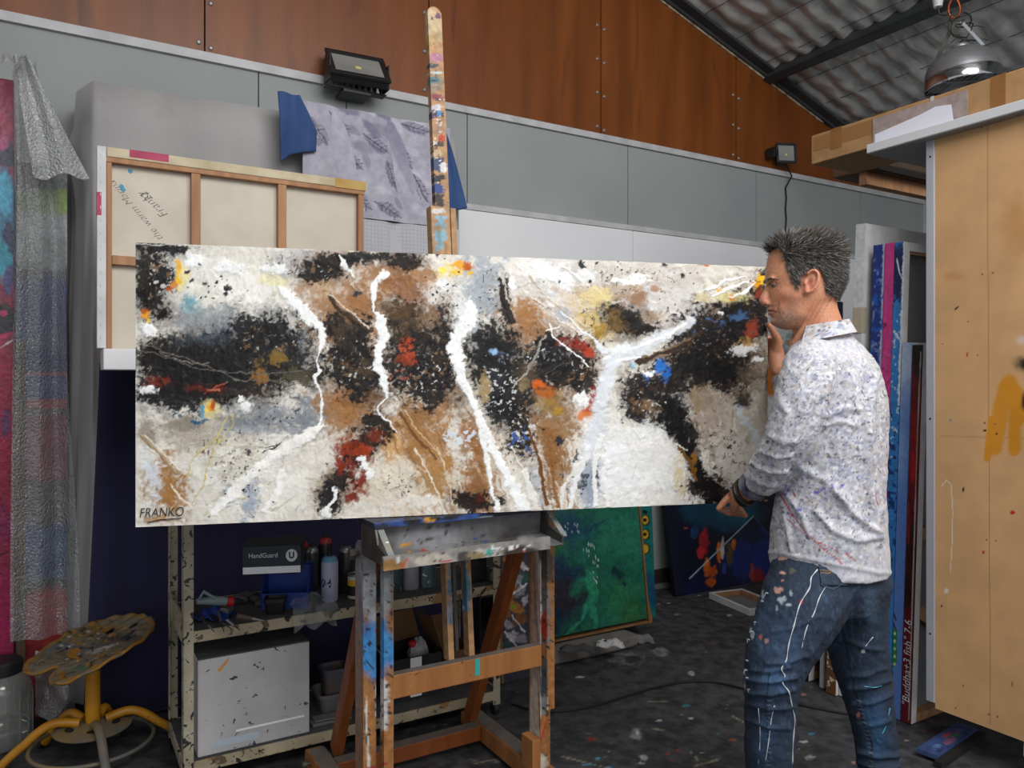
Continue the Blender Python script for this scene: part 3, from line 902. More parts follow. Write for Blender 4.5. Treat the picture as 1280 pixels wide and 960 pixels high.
s, _z = onw(447, 86, .16)
lp = W(s, .16, onw(445, 84, .16)[1])
fl1, q = flood(lp, .30, .215, math.radians(-40), math.radians(-4), 'larger black floodlight tilted upwards on the white strip above the grey boards')
br = MB()
br.box(wf(s, 0, 0), -.075, .075, -.16, -.025, lp.z - .135, lp.z - .118)
br.box(wf(s, 0, 0), -.16, -.152, -.20, -.10, lp.z - .1, lp.z + .03).box(wf(s, 0, 0), .152, .16, -.20, -.10, lp.z - .1, lp.z + .03)
br.box(wf(s, 0, 0), -.16, .16, -.16, -.10, lp.z - .118, lp.z - .11)
ob('bracket', br, M_blk, fl1, bevel=.003)
s2, z2 = onw(982, 192, .09)
lp2 = W(s2, .09, z2)
fl2, q2 = flood(lp2, .145, .14, math.radians(-6), math.radians(-24), 'smaller black floodlight facing out on the white strip near the roof edge', 6)
ob('bracket', MB().box(wf(s2, 0, 0), -.13, -.075, -.09, -.022, z2 - .02, z2 + .02).box(wf(s2, 0, 0), -.135, -.12, -.10, -.022, z2 - .045, z2 + .03), M_blk, fl2, bevel=.003)
cp = [W(s2 + .02, .075, z2 - .07)] + [W(S(983 - (i % 2), .012), .012 + .05 * max(0, 1 - i), onw(983, 222 + i * 13, .012)[1]) for i in range(8)]
ob('power_cable', MB().tube(cp, .006, 8), mk('black_rubber', '#141414', rough=.6), fl2, smooth=60)

# ================================================================== dust sheet over the stored stack
M_sheet = mk('grey_dust_sheet', '#a4a2a2', '#918f90', ns=2.5, st=(1, 1, .4), rough=.9, sheen=.2, bump=.12, bs=14, bst=(6, 6, .5), specks=[(3.5, .62, '#7d7b7c', (1, 1, 1), .2), (60, .66, '#86868a', (1, 1, .04), .1), (50, .76, '#4a4a4c')])
dS0, dS1, dD = S(116, .415), S(572, .415), .415


def sheetz(s):
    return 2.645 + .035 * (s - dS0) / (dS1 - dS0) - .006 * abs(math.sin(s * 4.1))


def dust(u, v):
    # u along (left flap, front), v down
    L = .34
    tot = L + dS1 - dS0
    x = u * tot
    z = sheetz(max(dS0, dS0 + x - L)) * (1 - v) + .06 * v
    if v < .06:
        k = v / .06
        top_d = .05 + (dD - .05) * k
        zz = sheetz(max(dS0, dS0 + x - L)) - .015 * k * k
    else:
        top_d, zz, k = dD, z, 1
    f = .013 * math.sin(x * 23 + 1.7 * math.sin(v * 3)) * min(1, v * 3) + .006 * math.sin(x * 61 + v * 4) * v
    if x < L:
        a = x / L
        s = dS0 - .035 * math.sin(a * math.pi) * (.4 + v)
        d = .06 + (top_d - .06) * a ** 1.2
        s += .035 * math.sin(a * 19 + v * 5) * min(1, v * 3) * (1 - a)
        d += .02 * math.sin(a * 13 + v * 17) * min(1, v * 4)
        s -= .05 * math.exp(-((v - .10) / .06) ** 2) * math.sin(a * 3.14)
        s -= .045 * min(1, v * 6) * (1 - a)
        return W(s, d, zz)
    return W(dS0 + x - L, top_d + f + .01 * math.sin(v * 7 + x * 3), zz)


sh = ob('dust_sheet', MB().sheet(dust, 150, 90, .003), M_sheet, smooth=180)
tag(sh, 'plain grey dust sheet draped over the tall stack by the back wall', 'sheet')

# patterned cover hung over its other end
M_leaf = mk('leaf_print_cotton', attr=True, c2='#e9e9ee', ns=30, rough=.9)
M_blue = mk('blue_cotton', '#35507f', '#2c4470', ns=4, rough=.9, bump=.2, bs=20)
M_grid = mk('checked_lining', attr=True, rough=.9)
pS0, pS1 = S(372, .51), S(563, .51)
pt = thing('patterned_cover', 'lilac leaf printed cover with blue lining hung over the stack behind the mast', 'sheet', W((pS0 + pS1) / 2, .51, 1.5))


def paint_leaf(u, v, co):
    px, py = px_of(co)
    p = Paint(px + 4 * (fbm(px / 9, py / 9, 3, 5) - .5), py + 4 * (fbm(px / 9, py / 9, 3, 6) - .5), '#aaa8b4')
    p.vary(.18, 22, (1, 1), 4)
    r = np.random.RandomState(2)
    for i in range(30):
        p.blob(r.uniform(375, 565), r.uniform(130, 285), r.uniform(12, 22), r.uniform(4, 8), ['#c2c0ca', '#8b8798', '#74708a', '#bab8c4'][i % 4], rot=r.uniform(15, 75), soft=.4, edge=.25, a=.8)
    for x, y, rot in ((425, 155, 50), (470, 180, 38), (440, 200, 45), (505, 195, 60), (490, 220, 70), (520, 160, 20), (400, 165, 60), (450, 250, 40), (525, 235, 60), (485, 262, 30)):
        t = math.radians(rot)
        p.blob(x, y, 19, 7, '#6e6a80', rot=rot, soft=.25, edge=.2, a=.75)
        p.blob(x + 1, y - 1, 17, 4.5, '#9a97a6', rot=rot, soft=.3, edge=.2, a=.9)
        dx, dy = math.cos(t), math.sin(t)
        p.line([(x - 20 * dx, y - 20 * dy), (x + 19 * dx, y + 19 * dy)], .8, '#4c4a5c', edge=.1)
        for k in (-10, -4, 2, 8):
            p.line([(x + k * dx, y + k * dy), (x + (k + 5) * dx - 6 * dy, y + (k + 5) * dy + 6 * dx)], .5, '#55536a', edge=.1)
            p.line([(x + k * dx, y + k * dy), (x + (k + 5) * dx + 6 * dy, y + (k + 5) * dy - 6 * dx)], .5, '#55536a', edge=.1)
    p.line([(350, 205), (372, 130)], 8, '#8a8490', a=.6)
    return p.C, p.h


def cloth_slab(name, s0, s1, d, z0, z1, paint, mat, parent, nu=150, nv=120, wav=.008, rag=0.0):
    M = wf(s0, d, z0)
    me = slab(M, s1 - s0, z1 - z0, .004, nu, nv, paint)
    co = coords(me)
    rel = co - np.array(W(s0, d, z0))
    ss = rel @ np.array(U)
    w = wav * (np.sin(ss * 21 + rel[:, 2] * 2) + .6 * np.sin(ss * 47 + rel[:, 2] * 5))
    co = co + np.array(N) * w[:, None]
    if rag:
        co[:, 2] += rag * (np.sin(ss * 14) * .5 + np.sin(ss * 37) * .3) * (1 - rel[:, 2] / (z1 - z0))
    me.vertices.foreach_set('co', co.ravel())
    return link(name, me, mat, parent, smooth=60)


zt = sheetz(pS0) + .01
zl = onw(470, 274, .52)[1]
cloth_slab('printed_panel', pS0 + .02, pS1, .515, zl, zt, paint_leaf, M_leaf, pt)


def paint_grid(u, v, co):
    p = Paint(u * 400, v * 400, '#b4b4bc')
    g = np.minimum(np.abs((u * 55) % 1 - .5), np.abs((v * 55) % 1 - .5))
    p.C *= (1 - .16 * (g < .1))[:, None]
    return p.C, p.h


cloth_slab('checked_band', pS0 + .3, pS1 + .05, .512, zl - .55, zl - .004, paint_grid, M_grid, pt, 120, 120)
pb = []
s_, z_ = S(346, .525), 0
bx = MB()


def corner(u, v):
    # folded-over blue corner, left
    l = S(347, .53) + .01 * v
    r_ = S(374, .53) + (S(394, .53) - S(374, .53)) * min(1, v * 1.6)
    zt_, zb_ = sheetz(l) + .02, onw(370, 186 + 12 * (1 - u), .53)[1]
    if u < .25:
        zb_ = onw(358, 204, .53)[1] + (zb_ - onw(358, 204, .53)[1]) * (u / .25)
    return W(l + (r_ - l) * u, .537 + .010 * math.sin(u * 7 + v * 3), zt_ + (zb_ - zt_) * v)


ob('folded_corner', bx.sheet(corner, 26, 26, .006), M_blue, pt, smooth=180, label='folded blue lining corner')


def tail(u, v):
    a, b = S(553, .52), S(554 + 30 * v ** .8, .52)
    zt_, zb_ = onw(556, 158, .52)[1], onw(566, 268 - 10 * u, .52)[1]
    return W(a + (b - a) * u, .525 + .012 * math.sin(u * 6), zt_ + (zb_ - zt_) * v)


ob('hanging_tail', MB().sheet(tail, 14, 30, .006), M_blue, pt, smooth=180, label='hanging blue lining tail')

# navy cloth hanging behind the trolley
M_navy = mk('navy_cloth', '#1d1b3c', '#171631', ns=3, st=(1, 1, .3), rough=.95, sheen=.15)
nS0, nS1 = S(125, .50), S(604, .50)


def navy(u, v):
    z = 1.47 + (.015 - 1.47) * v
    s0 = nS0 - .06 * v ** 1.1
    s = s0 + (nS1 - s0) * u
    return W(s, .466 + .012 * math.sin(s * 15) * (.3 + v) + .007 * math.sin(s * 37 + 1 + v), z)


tag(ob('navy_cloth', MB().sheet(navy, 140, 40, .004), M_navy, smooth=180), 'dark navy cloth hanging to the floor behind the trolley', 'sheet')

# ================================================================== the canvas seen from the back
M_cream = mk('raw_canvas_back', '#c9c1b3', '#bfb6a8', ns=8, rough=.9, bump=.08, bs=300)
M_pine = mk('pine_stretcher', '#a97f5c', '#94694a', ns=5, st=(6, 6, .6), rough=.7)
M_fold = mk('folded_canvas_edge', '#c4b89e', '#b0a185', ns=14, rough=.85, specks=[(9, .64, '#8c8470')])
M_foldw = mk('white_canvas_edge', '#cfcdcf', '#bdbbbd', ns=12, rough=.8)
M_pink = mk('crimson_paint', '#b03a5c', '#96284c', ns=18, rough=.6)
bS0, bS1, bZ0, bZ1 = S(121, .985), S(457, .985), 1.512, 2.21
bs_ = thing('stretched_canvas', 'canvas seen from its wooden stretcher side, above the navy cloth', 'canvas', W((bS0 + bS1) / 2, .97, bZ0))
tw = .0
BM = wf(0, 0, 0)
ob('canvas_back', MB().box(BM, bS0 + .006, bS1 - .006, -.955, -.95, bZ0, bZ1 - .005), M_cream, bs_)


def bar(x0, x1, z0, z1, m=None, name='stretcher_bar', d=.985):
    return ob(name, MB().box(BM, x0, x1, -d, -.957, z0, z1), m or M_pine, bs_, bevel=.002)


t_, l_ = .042, .030
zs = lambda s: bZ1 + .028 * (s - bS0) / (bS1 - bS0)
bar(bS0 + .004, bS1 - .004, bZ1 - .052, bZ1 - .034)
bar(bS0 + l_, bS0 + l_ + .016, bZ0, bZ1 - .053)
bar(bS1 - .03, bS1 - .008, bZ0, bZ1 - .053)
for px in (245, 353):
    s = S(px, .985)
    bar(s - .016, s + .016, bZ0, bZ1 - .053)
zc = onw(150, 325, .985)[1]
bar(bS0 + l_ + .017, S(245, .985) - .017, zc - .016, zc + .016, None, 'cross_brace', .982)
ob('top_fold', MB().box(BM, bS0 + .03, bS1, -.988, -.953, bZ1 - .034, bZ1), M_fold, bs_, bevel=.003)
ob('side_fold', MB().box(BM, bS0, bS0 + l_ - .001, -.988, -.953, bZ0, bZ1), M_foldw, bs_, bevel=.003)
for i in range(15):
    z = bZ0 + .03 + i * .045
    ob('staple', MB().box(BM, bS0 + .010, bS0 + .0125, -.990, -.985, z, z + .011), M_alu, bs_)
ob('paint_mark', MB().box(BM, S(162, .99), S(211, .99), -.9886, -.954, bZ1 - .026, bZ1 + .0006), M_pink, bs_)
pk = MB().box(BM, bS0 - .0006, bS0 + .014, -.9886, -.96, bZ1 - .24, bZ1 - .16)
ob('paint_mark', pk, M_pink, bs_)
yl = MB().box(BM, S(419, .99), bS1 + .0006, -.9886, -.954, bZ1 - .036, bZ1 + .0006)
ob('paint_mark', yl, mk('ochre_paint', '#a8843f', '#b89a5c', ns=12, rough=.7), bs_)
HM = wf(S(171, .956), .9552, onw(171, 264, .956)[1]) @ Matrix.Rotation(math.pi / 2, 4, 'X') @ Matrix.Rotation(math.radians(-50 + 180), 4, 'Z')
link('handwriting', text_mesh('the warm Marina', .036, HM, shear=.35, thick=.0004, bold=-.0008), ink, bs_)
HM2 = wf(S(192, .956), .9552, onw(190, 256, .956)[1]) @ Matrix.Rotation(math.pi / 2, 4, 'X') @ Matrix.Rotation(math.radians(-42 + 180), 4, 'Z')
link('handwriting', text_mesh('Franky', .042, HM2, shear=.35, thick=.0004, bold=-.0008), ink, bs_)
HM3 = wf(S(184, .956), .9552, onw(184, 246, .956)[1]) @ Matrix.Rotation(math.pi / 2, 4, 'X') @ Matrix.Rotation(math.radians(-42 + 180), 4, 'Z')
link('handwriting', text_mesh('22', .036, HM3, shear=.3, thick=.0004, bold=-.0006), ink, bs_)
for px, py in ((163, 214), (152, 233), (154, 237)):
    s, z = onw(px, py, .956)
    dots = MB()
    dots.lathe(frame(W(s, .9555, z), U, Z, N), [(.008, 0), (.006, .001)], 8)
    ob('paint_mark', dots, mk('teal_drop', '#3f8fae', rough=.6), bs_, label='blue paint drops')
# white board it stands on, lying on the trolley's upper shelf
tag(ob('white_panel', MB().box(BM, S(128, 1.0), 1.2, -1.06, -.86, 1.437, 1.509), M_white, bevel=.004), 'thick white panel lying under the reversed canvas, its end over the navy cloth', 'board')

# ================================================================== left edge: colourful painting, wrapped paintings, bubble wrap
M_art = mk('painted_canvas', attr=True, c2='#d4d4d4', ns=60, rough=.4, bump=.4, bs=60)


def paint_left(u, v, co):
    px, py = px_of(co)
    p = Paint(px * 1.0, py * 1.0, '#8a1f45')
    p.blob(0, 130, 30, 70, '#96214a', edge=.3).blob(8, 195, 12, 22, '#25294a', edge=.8).blob(4, 180, 10, 14, '#b0487a', edge=.9)
    p.blob(5, 270, 26, 70, '#2f7396', edge=.5).blob(6, 240, 12, 26, '#3f9fc0', edge=.8).blob(12, 300, 9, 30, '#1c2c4e', edge=.8).blob(2, 330, 14, 30, '#2c8fa6', edge=.8).blob(12, 350, 8, 20, '#4a4a80', edge=.8).blob(8, 400, 22, 22, '#23202c', edge=.7)
    p.blob(4, 392, 8, 6, '#c02c64', edge=.9).blob(6, 420, 14, 4, '#b83060', edge=.9, rot=-20).line([(0, 435), (16, 425)], 1.2, '#d8d8dc')
    p.blob(5, 560, 30, 130, '#8f1038', edge=.4).blob(8, 530, 8, 20, '#5c2a5e', edge=.8).blob(6, 650, 10, 26, '#7e1c4a', edge=.8).line([(0, 555), (16, 540)], .8, '#c04878')
    p.blob(6, 760, 22, 60, '#9a1450', edge=.4).line([(0, 694), (14, 688)], 1, '#2c1020').line([(0, 620), (10, 650)], 1, '#5e0c2c')
    p.vary(.25, 8, (1, 2), 5)
    return p.C, fbm(px / 3, py / 5, 4, 8)


LD = .33
lS1 = S(17, LD)
lp_ = link('abstract_painting', slab(wf(lS1 - .9, LD, .0), .9, 2.60, .04, 150, 420, paint_left, .002), M_art, smooth=50)
tag(lp_, 'magenta and turquoise painting standing upright at the edge, beside the bubble wrap', 'painting')


def paint_wrapped(u, v, co):
    px, py = px_of(co)
    p = Paint(px, py, '#55595a')
    for y, h, c in ((255, 24, '#6d7f45'), (300, 40, '#8f9698'), (390, 50, '#2c3c78'), (450, 20, '#22306e'), (470, 5, '#a83848'), (485, 18, '#273a80'), (505, 6, '#b03a48'), (560, 50, '#8c2c44'), (640, 20, '#3a3038'), (690, 40, '#1f4a86'), (735, 14, '#222226'), (780, 50, '#b03430'), (860, 60, '#8e2832')):
        p.blob(60, y, 90, h, c, soft=.25, edge=.25, esc=20)
    p.blob(78, 255, 14, 16, '#7c9440', edge=.6)
    p.vary(.2, 10, (3, 1), 6)
    return p.C, p.h


wS0, wS1 = S(20, .24), S(84, .24)
wp = link('wrapped_painting', slab(wf(wS0, .24, .0), wS1 - wS0, 2.3, .04, 60, 300, paint_wrapped), M_art)
tag(wp, 'striped red and blue painting showing dimly through the bubble wrap', 'painting')

M_bub = mk('bubble_wrap', '#b9bbbd', '#9d9fa2', ns=9, rough=.13, alpha=.44, bump=2.0, bs=95, vor=True, spec=.9)
M_bub2 = mk('bubble_wrap_doubled', '#c4c6c7', '#a6a8aa', ns=9, rough=.13, alpha=.64, bump=2.0, bs=95, vor=True, spec=.9)
bw = thing('bubble_wrap', 'clear bubble wrap sheet hanging in folds beside the magenta painting', 'bubble wrap', W(S(60, .52), .52, .2))


def wrapf(u, v):
    py = 72 + v * (800 - 72)
    l = 15 + 2 * math.sin(v * 5)
    r_ = 44 + 34 * min(1, v / .3) + 26 * max(0, (v - .2)) + 3 * math.sin(v * 9)
    px = l + (r_ - l) * u
    d = .40 + .04 * math.sin(u * 5.5 + .8 * v) + .02 * math.sin(u * 13 + v * 2)
    s, z = onw(px, py, .42)
    return W(s, d, z)


ob('hanging_fold', MB().sheet(wrapf, 40, 120), M_bub, bw, smooth=180)


def wedge(u, v):
    py = 70 + v * 152
    l = 16 + 26 * v
    r_ = 34 + 78 * v ** 1.05
    px = l + (r_ - l) * u
    s, z = onw(px, py + 3 * math.sin(u * 9) * v, .48)
    return W(s, .48 + .02 * math.sin(u * 8 + v * 3) + .02 * v, z)


ob('top_flap', MB().sheet(wedge, 40, 50), M_bub2, bw, smooth=180)


def wrapt(u, v):
    px = 2 + 30 * u
    return W(S(px, .5), .42 + .13 * v, 2.64 + .015 * math.sin(u * 9) - .05 * v * v + .012 * math.sin(v * 5))


ob('top_edge', MB().sheet(wrapt, 20, 12), M_bub2, bw, smooth=180)


def lump(u, v):
    px, py = 44 + 50 * u, 815 + 85 * v
    d = .40 + .04 * math.sin(u * 7 + v * 4) + .03 * math.sin(v * 9 - u * 5)
    s, z = onw(px, py, .42)
    return W(s, d, max(.006, z))


ob('crumpled_end', MB().sheet(lump, 30, 30), M_bub2, bw, smooth=180)
for px, w, c in ((20, .012, '#5a4630'),):
    s = S(px, .36)
    tag(ob('timber_batten', MB().box(BM, s, s + .03, -.333, -.313, 0, 1.55), mk('old_batten', c, '#4a3a2a', ns=9, rough=.8)), 'thin brown batten upright between the magenta painting and the bubble wrap', 'batten')
# ================================================================== steel trolley with its shelves
M_chipp = mk('chipped_cream_paint', '#a79f8c', '#8d8572', ns=9, rough=.6, specks=[(34, .60, '#2c2a28'), (60, .66, '#1d1c1b'), (14, .70, '#6b5a3c')])
M_chip2 = mk('splashed_cream_lip', '#a79b82', '#8a7f68', ns=9, rough=.6, specks=[(20, .60, '#5a4a38'), (26, .63, '#242220'), (11, .62, '#8a6a44'), (17, .70, '#3b7f86'), (48, .68, '#1d1c1b')])
M_dust = mk('dusty_shelf', '#4c4c4e', '#3c3c3e', ns=9, rough=.9)
tS0, tS1, tF, tB = .366, 1.60, 1.19, .785
TOPZ, MIDZ, BOTZ = 1.43, .546, .102
tr = thing('trolley', 'cream chipped steel shelf trolley crowded with paint tins, below the wide abstract canvas', 'trolley', W(.98, .99, 0))
TM = wf(0, 0, 0)


def tbox(s0, s1, d0, d1, z0, z1):
    return MB().box(TM, s0, s1, -d1, -d0, z0, z1)


for s in (tS0, tS1 - .034):
    for d in (tB, tF - .034):
        b = MB()
        fs = s if s == tS0 else s + .030
        fd = d + .030 if d > 1 else d
        b.box(TM, s, s + .034, -fd - .004, -fd, .045, TOPZ - .003).box(TM, fs, fs + .004, -d - .034, -d, .045, TOPZ - .003)
        p = ob('post', b, M_chipp, tr, bevel=.001)
        cx = W(s + .017, d + .017, .024)
        ob('caster', MB().lathe(frame(cx, N, Z, U), [(.006, -.011), (.023, -.011), (.024, 0), (.023, .011), (.006, .011)], 18), mk('black_caster', '#1c1c1d', rough=.6), p, smooth=40)
for z, lip in ((TOPZ, .04), (MIDZ, .036), (BOTZ, .036)):
    sh_ = ob('shelf', tbox(tS0 + .006, tS1 - .006, tB + .006, tF - .006, z - .006, z), M_dust, tr)
    ob('front_lip', tbox(tS0 + .034, tS1 - .034, tF - .006, tF + .001, z - lip, z + .002), M_chip2, sh_, bevel=.001)
    ob('rear_lip', tbox(tS0 + .034, tS1 - .034, tB, tB + .005, z - lip, z + .002), M_chipp, sh_)
    for s in (tS0, tS1 - .005):
        ob('side_lip', tbox(s - .001, s + .006, tB + .034, tF - .034, z - lip, z + .055 if z == MIDZ else z + .002), M_chipp, sh_)

Zm = MIDZ + .0012
Zb = BOTZ + .0012


def shelf_pt(px, py, z):
    p = fl(px, py, z)
    return p


def wcyl(p, prof, n=26):
    return MB().lathe(frame(p, Vector((1, 0, 0)), Vector((0, 1, 0)), Z), prof, n)


FACE = lambda p: frame(p, Vector((1, 0, 0)), Z, Vector((0, -1, 0)))


def yawf(p, deg):
    a = math.radians(deg)
    x = Vector((math.cos(a), math.sin(a), 0))
    return frame(p, x, Vector((-x.y, x.x, 0)), Z)


# --- white carton on the bottom shelf
M_carton = mk('whitewashed_carton', '#b5b3b4', '#a2a0a2', ns=4, rough=.85, specks=[(42, .675, '#38383a'), (13, .715, '#c98a3c'), (5, .66, '#98a0a6', (1, 1, 1), .15)])
c0, c1, cd = S(247, 1.165), S(387, 1.165), 1.165
ct = thing('carton', 'large whitewashed cardboard carton filling one end of the bottom shelf', 'box', W((c0 + c1) / 2, 1.0, Zb))
ob('body', tbox(c0, c1, .86, cd, Zb, .437), M_carton, ct, bevel=.004)
ob('dusty_top', tbox(c0 + .002, c1 - .002, .862, cd - .002, .4375, .442), M_dust, ct)
tp = MB()
tp.box(TM, c1 - .20, c1 - .06, -cd - .0012, -cd, .14, .21).box(TM, c0 + .02, c0 + .16, -cd - .0012, -cd, .115, .15)
ob('tape', tbox(c1 - .26, c1 - .02, cd + .0002, cd + .0012, .165, .172), M_white, ct)
ob('tape', tbox(c0 + .05, c1 - .18, cd + .0002, cd + .0012, .125, .150), mk('pale_blue_smear', '#a4b0ba', rough=.8), ct)

# --- tubs beside it
M_tub = mk('brown_tub', '#5a4a40', '#44506a', ns=14, rough=.5)
M_ptub = mk('dusty_plastic', '#6d6a6c', '#5a585a', ns=9, rough=.6)


def tub(name, label, p, w, d, h, m, deg, t=.004, group=None, lip=.006):
    """open rounded tub"""
    o = thing(name, label, 'tub', p, group)
    M = yawf(p, deg)
    b = MB()

    def ringp(w_, d_, z):
        pts = []
        r = min(w_, d_) * .22
        for cx, cy, a0 in ((w_ / 2 - r, d_ / 2 - r, 0), (-w_ / 2 + r, d_ / 2 - r, 90), (-w_ / 2 + r, -d_ / 2 + r, 180), (w_ / 2 - r, -d_ / 2 + r, 270)):
            for k in range(6):
                a = math.radians(a0 + 18 * k)
                pts.append(M @ Vector((cx + r * math.cos(a), cy + r * math.sin(a), z)))
        return pts
    b.loft([ringp(w * .84, d * .84, 0), ringp(w, d, h), ringp(w - 2 * t, d - 2 * t, h), ringp(w * .84 - 2 * t, d * .84 - 2 * t, t)])
    ob('body', b, m, o, smooth=50)
    ob('rim', MB().loft([ringp(w + lip, d + lip, h - .012), ringp(w + lip, d + lip, h + .002), ringp(w - t, d - t, h + .002), ringp(w - t, d - t, h - .012), ringp(w + lip, d + lip, h - .012)], cap=False), m, o, smooth=40)
    return o


pb_ = shelf_pt(411, 897, Zb)
tub('tub', 'low dusty grey tub beside the whitewashed carton', pb_ + Vector((0, .10, 0)), .155, .14, .075, M_ptub, 30)
tub('tub', 'small brown tub standing in the low grey tub', pb_ + Vector((-.004, .10, .0065)), .098, .092, .155, M_tub, 30, lip=.010)
tag(ob('paint_pad', MB().box(yawf(shelf_pt(420, 903, Zb), 30), -.09, .06, -.005, .045, 0, .012).box(yawf(shelf_pt(420, 903, Zb), 27), -.08, .06, 0, .05, .013, .02), M_ptub, bevel=.003), 'grey flat pad lying in front of the low grey tub', 'pad')
po = shelf_pt(447, 893, Zb) + Vector((0, .06, 0))
pk_ = thing('jar', 'squat pink lidded jar at the tail of the grey tub', 'jar', po)
ob('body', wcyl(po, [(.026, 0), (.028, .004), (.028, .05), (.02, .052)]), mk('grey_glass_pot', '#4a464e', rough=.4), pk_, smooth=50)
ob('lid', wcyl(po + Vector((0, 0, .0525)), [(.03, 0), (.03, .014), (.026, .017)]), mk('pink_lid', '#7a2c48', rough=.5), pk_, smooth=50)

# --- dark carton with a white stripe and red emblem, flaps open
M_dcart = mk('black_carton', '#17171a', '#202024', ns=8, rough=.6)
M_card = mk('brown_cardboard', '#6a4d32', '#7a5a3c', ns=7, rough=.85)
M_card2 = mk('cardboard', '#a07a52', '#ae885f', ns=5, st=(1, 1, 5), rough=.8)
M_red = mk('red_print', '#a81c26', rough=.5)
d0 = 1.09
k0, k1 = S(486, d0), S(552, d0)
dc = thing('carton', 'black carton with red emblem on a white stripe, brown flaps standing open', 'box', W((k0 + k1) / 2, 1.0, Zb))
bx = MB()
bx.box(TM, k0, k1, -d0, -d0 + .004, Zb, .275).box(TM, k0, k1, -.884, -.88, Zb, .275).box(TM, k0, k0 + .004, -d0 + .005, -.885, Zb, .275).box(TM, k1 - .004, k1, -d0 + .005, -.885, Zb, .275).box(TM, k0 + .005, k1 - .005, -d0 + .005, -.885, Zb, Zb + .004)
ob('body', bx, M_dcart, dc)
wx0, wx1 = S(513, d0), S(527, d0)
ob('white_stripe', tbox(wx0, wx1, d0 + .0002, d0 + .0012, Zb + .01, .272), M_white, dc)
em = (wx0 + wx1) / 2
EM = frame(W(em, d0 + .0016, .155), U, Z, N)
link('emblem', text_mesh('C', .045, EM, thick=.0006, bold=.003), M_red, dc)
link('lettering', text_mesh('m', .035, frame(W(em, d0 + .0016, .215), U, Z, N), thick=.0006, bold=.002), M_red, dc)
for a, b, nm in (((k0, d0), (k1 - .02, d0), 'f'), ((k0, .88), (k1, .88), 'b')):
    fp = MB()
    off = .02 if nm == 'f' else -.06
    hgt = .07 if nm == 'f' else .105
    fp.beam((W((a[0] + b[0]) / 2, a[1], .2765)), W((a[0] + b[0]) / 2 - .01, a[1] + off, .2765 + hgt), b[0] - a[0] - .01, .004, side=U)
    if nm == 'b':
        ob('flap', fp, M_card, dc)
ob('flap', MB().beam(W(k0 + .001, .98, .2765), W(k0 - .07, .99, .36), .17, .004, side=N), M_card, dc)
# crumpled white packet with red print lying in it
q = W(k1 - .06, .99, .225)
pkt = MB()
pkt.ball(q, .048, .04, .095, 10)
for i, v in enumerate(pkt.v):
    v += Vector((random.uniform(-1, 1), random.uniform(-1, 1), random.uniform(-1, 1))) * .005
pc = thing('paper_packet', 'crumpled white packet with red print on the black carton', 'packet', q - Vector((0, 0, .1)))
ob('packet', pkt, mk('crumpled_paper', '#a9a9ac', '#8b8b8f', ns=20, rough=.7), pc, smooth=30)
ob('red_print', MB().ball(q + Vector((-.022, -.014, .068)), .022, .02, .018, 8), M_red, pc, smooth=60)

# brown open box at the trolley's far end
e0, e1, ed_ = S(556, 1.05), min(1.555, S(606, 1.05)), 1.05
cb = thing('cardboard_box', 'small open brown box with raised flap at the trolley end behind the easel mast', 'box', W((e0 + e1) / 2, .95, Zb))
bx = MB()
bx.box(TM, e0, e1, -ed_, -ed_ + .004, Zb, .25).box(TM, e0, e1, -.864, -.86, Zb, .25).box(TM, e0, e0 + .004, -ed_ + .005, -.865, Zb, .25).box(TM, e1 - .004, e1, -ed_ + .005, -.865, Zb, .25).box(TM, e0 + .005, e1 - .005, -ed_ + .005, -.865, Zb, Zb + .004)
ob('body', bx, M_card, cb)
ob('flap', MB().beam(W(e0, .95, .252), W(e0 - .05, .95, .40), .18, .004, side=N), M_card, cb)
ob('flap', MB().beam(W((e0 + e1) / 2, .862, .252), W((e0 + e1) / 2, .83, .345), e1 - e0, .004, side=U), M_card, cb)

# --- middle shelf: blue crate under a glove box
M_crate = mk('blue_plastic', '#173a8c', '#12307a', ns=6, rough=.4)
M_bk = mk('charcoal_card', '#2c2e33', '#3a3a3c', ns=9, rough=.7)
M_nav = mk('navy_print', '#16222f', rough=.5)
cp_ = shelf_pt(345, 768, Zm) + Vector((0, .15, 0))
YW = yawf(cp_, 8)
crt = thing('parts_bin', 'blue plastic bin with a handle slot on the middle shelf', 'bin', cp_)
cb_ = MB()
cb_.box(YW, -.085, .085, .085, .089, 0, .138)
cb_.prism(YW @ Matrix(((0, 0, 1, 0), (1, 0, 0, 0), (0, 1, 0, 0), (0, 0, 0, 1))), [(-.085, 0), (.084, 0), (.084, .138), (.0, .138), (-.09, .06)], -.0855, -.081)
cb_.prism(YW @ Matrix(((0, 0, 1, 0), (1, 0, 0, 0), (0, 1, 0, 0), (0, 0, 0, 1))), [(-.085, 0), (.084, 0), (.084, .138), (.0, .138), (-.09, .06)], .081, .0855)
cb_.box(YW, -.0805, .0805, -.085, .0845, 0, .004)
ob('bin_body', cb_, M_crate, crt, bevel=.002)
ob('back_board', MB().box(YW, -.0805, .0805, .05, .055, .006, .132), M_crate, crt)
ob('handle_slot', MB().box(YW, -.03, .03, .0485, .0497, .10, .118), M_dark, crt)
ob('front_lip', MB().box(YW, -.0805, .0805, -.09, -.0855, 0, .06), M_crate, crt)
gp = cp_ + Vector((-.018, -.035, .1395))
GMx = yawf(gp, 10) @ Matrix.Translation((-.01, .0, 0)) @ Matrix.Diagonal((1.22, 1, 1.36, 1))
gb_ = thing('glove_box', 'dark navy and white glove box lying on the blue bin', 'box', gp)
ob('box_body', MB().box(GMx, -.095, .075, -.075, .10, .0, .075), M_bk, gb_, bevel=.002)
ob('printed_front', MB().box(GMx, -.094, .074, -.0762, -.0752, .02, .074), M_nav, gb_)
ob('white_band', MB().box(GMx, -.094, .074, -.0763, -.0752, .001, .0195), M_white, gb_)
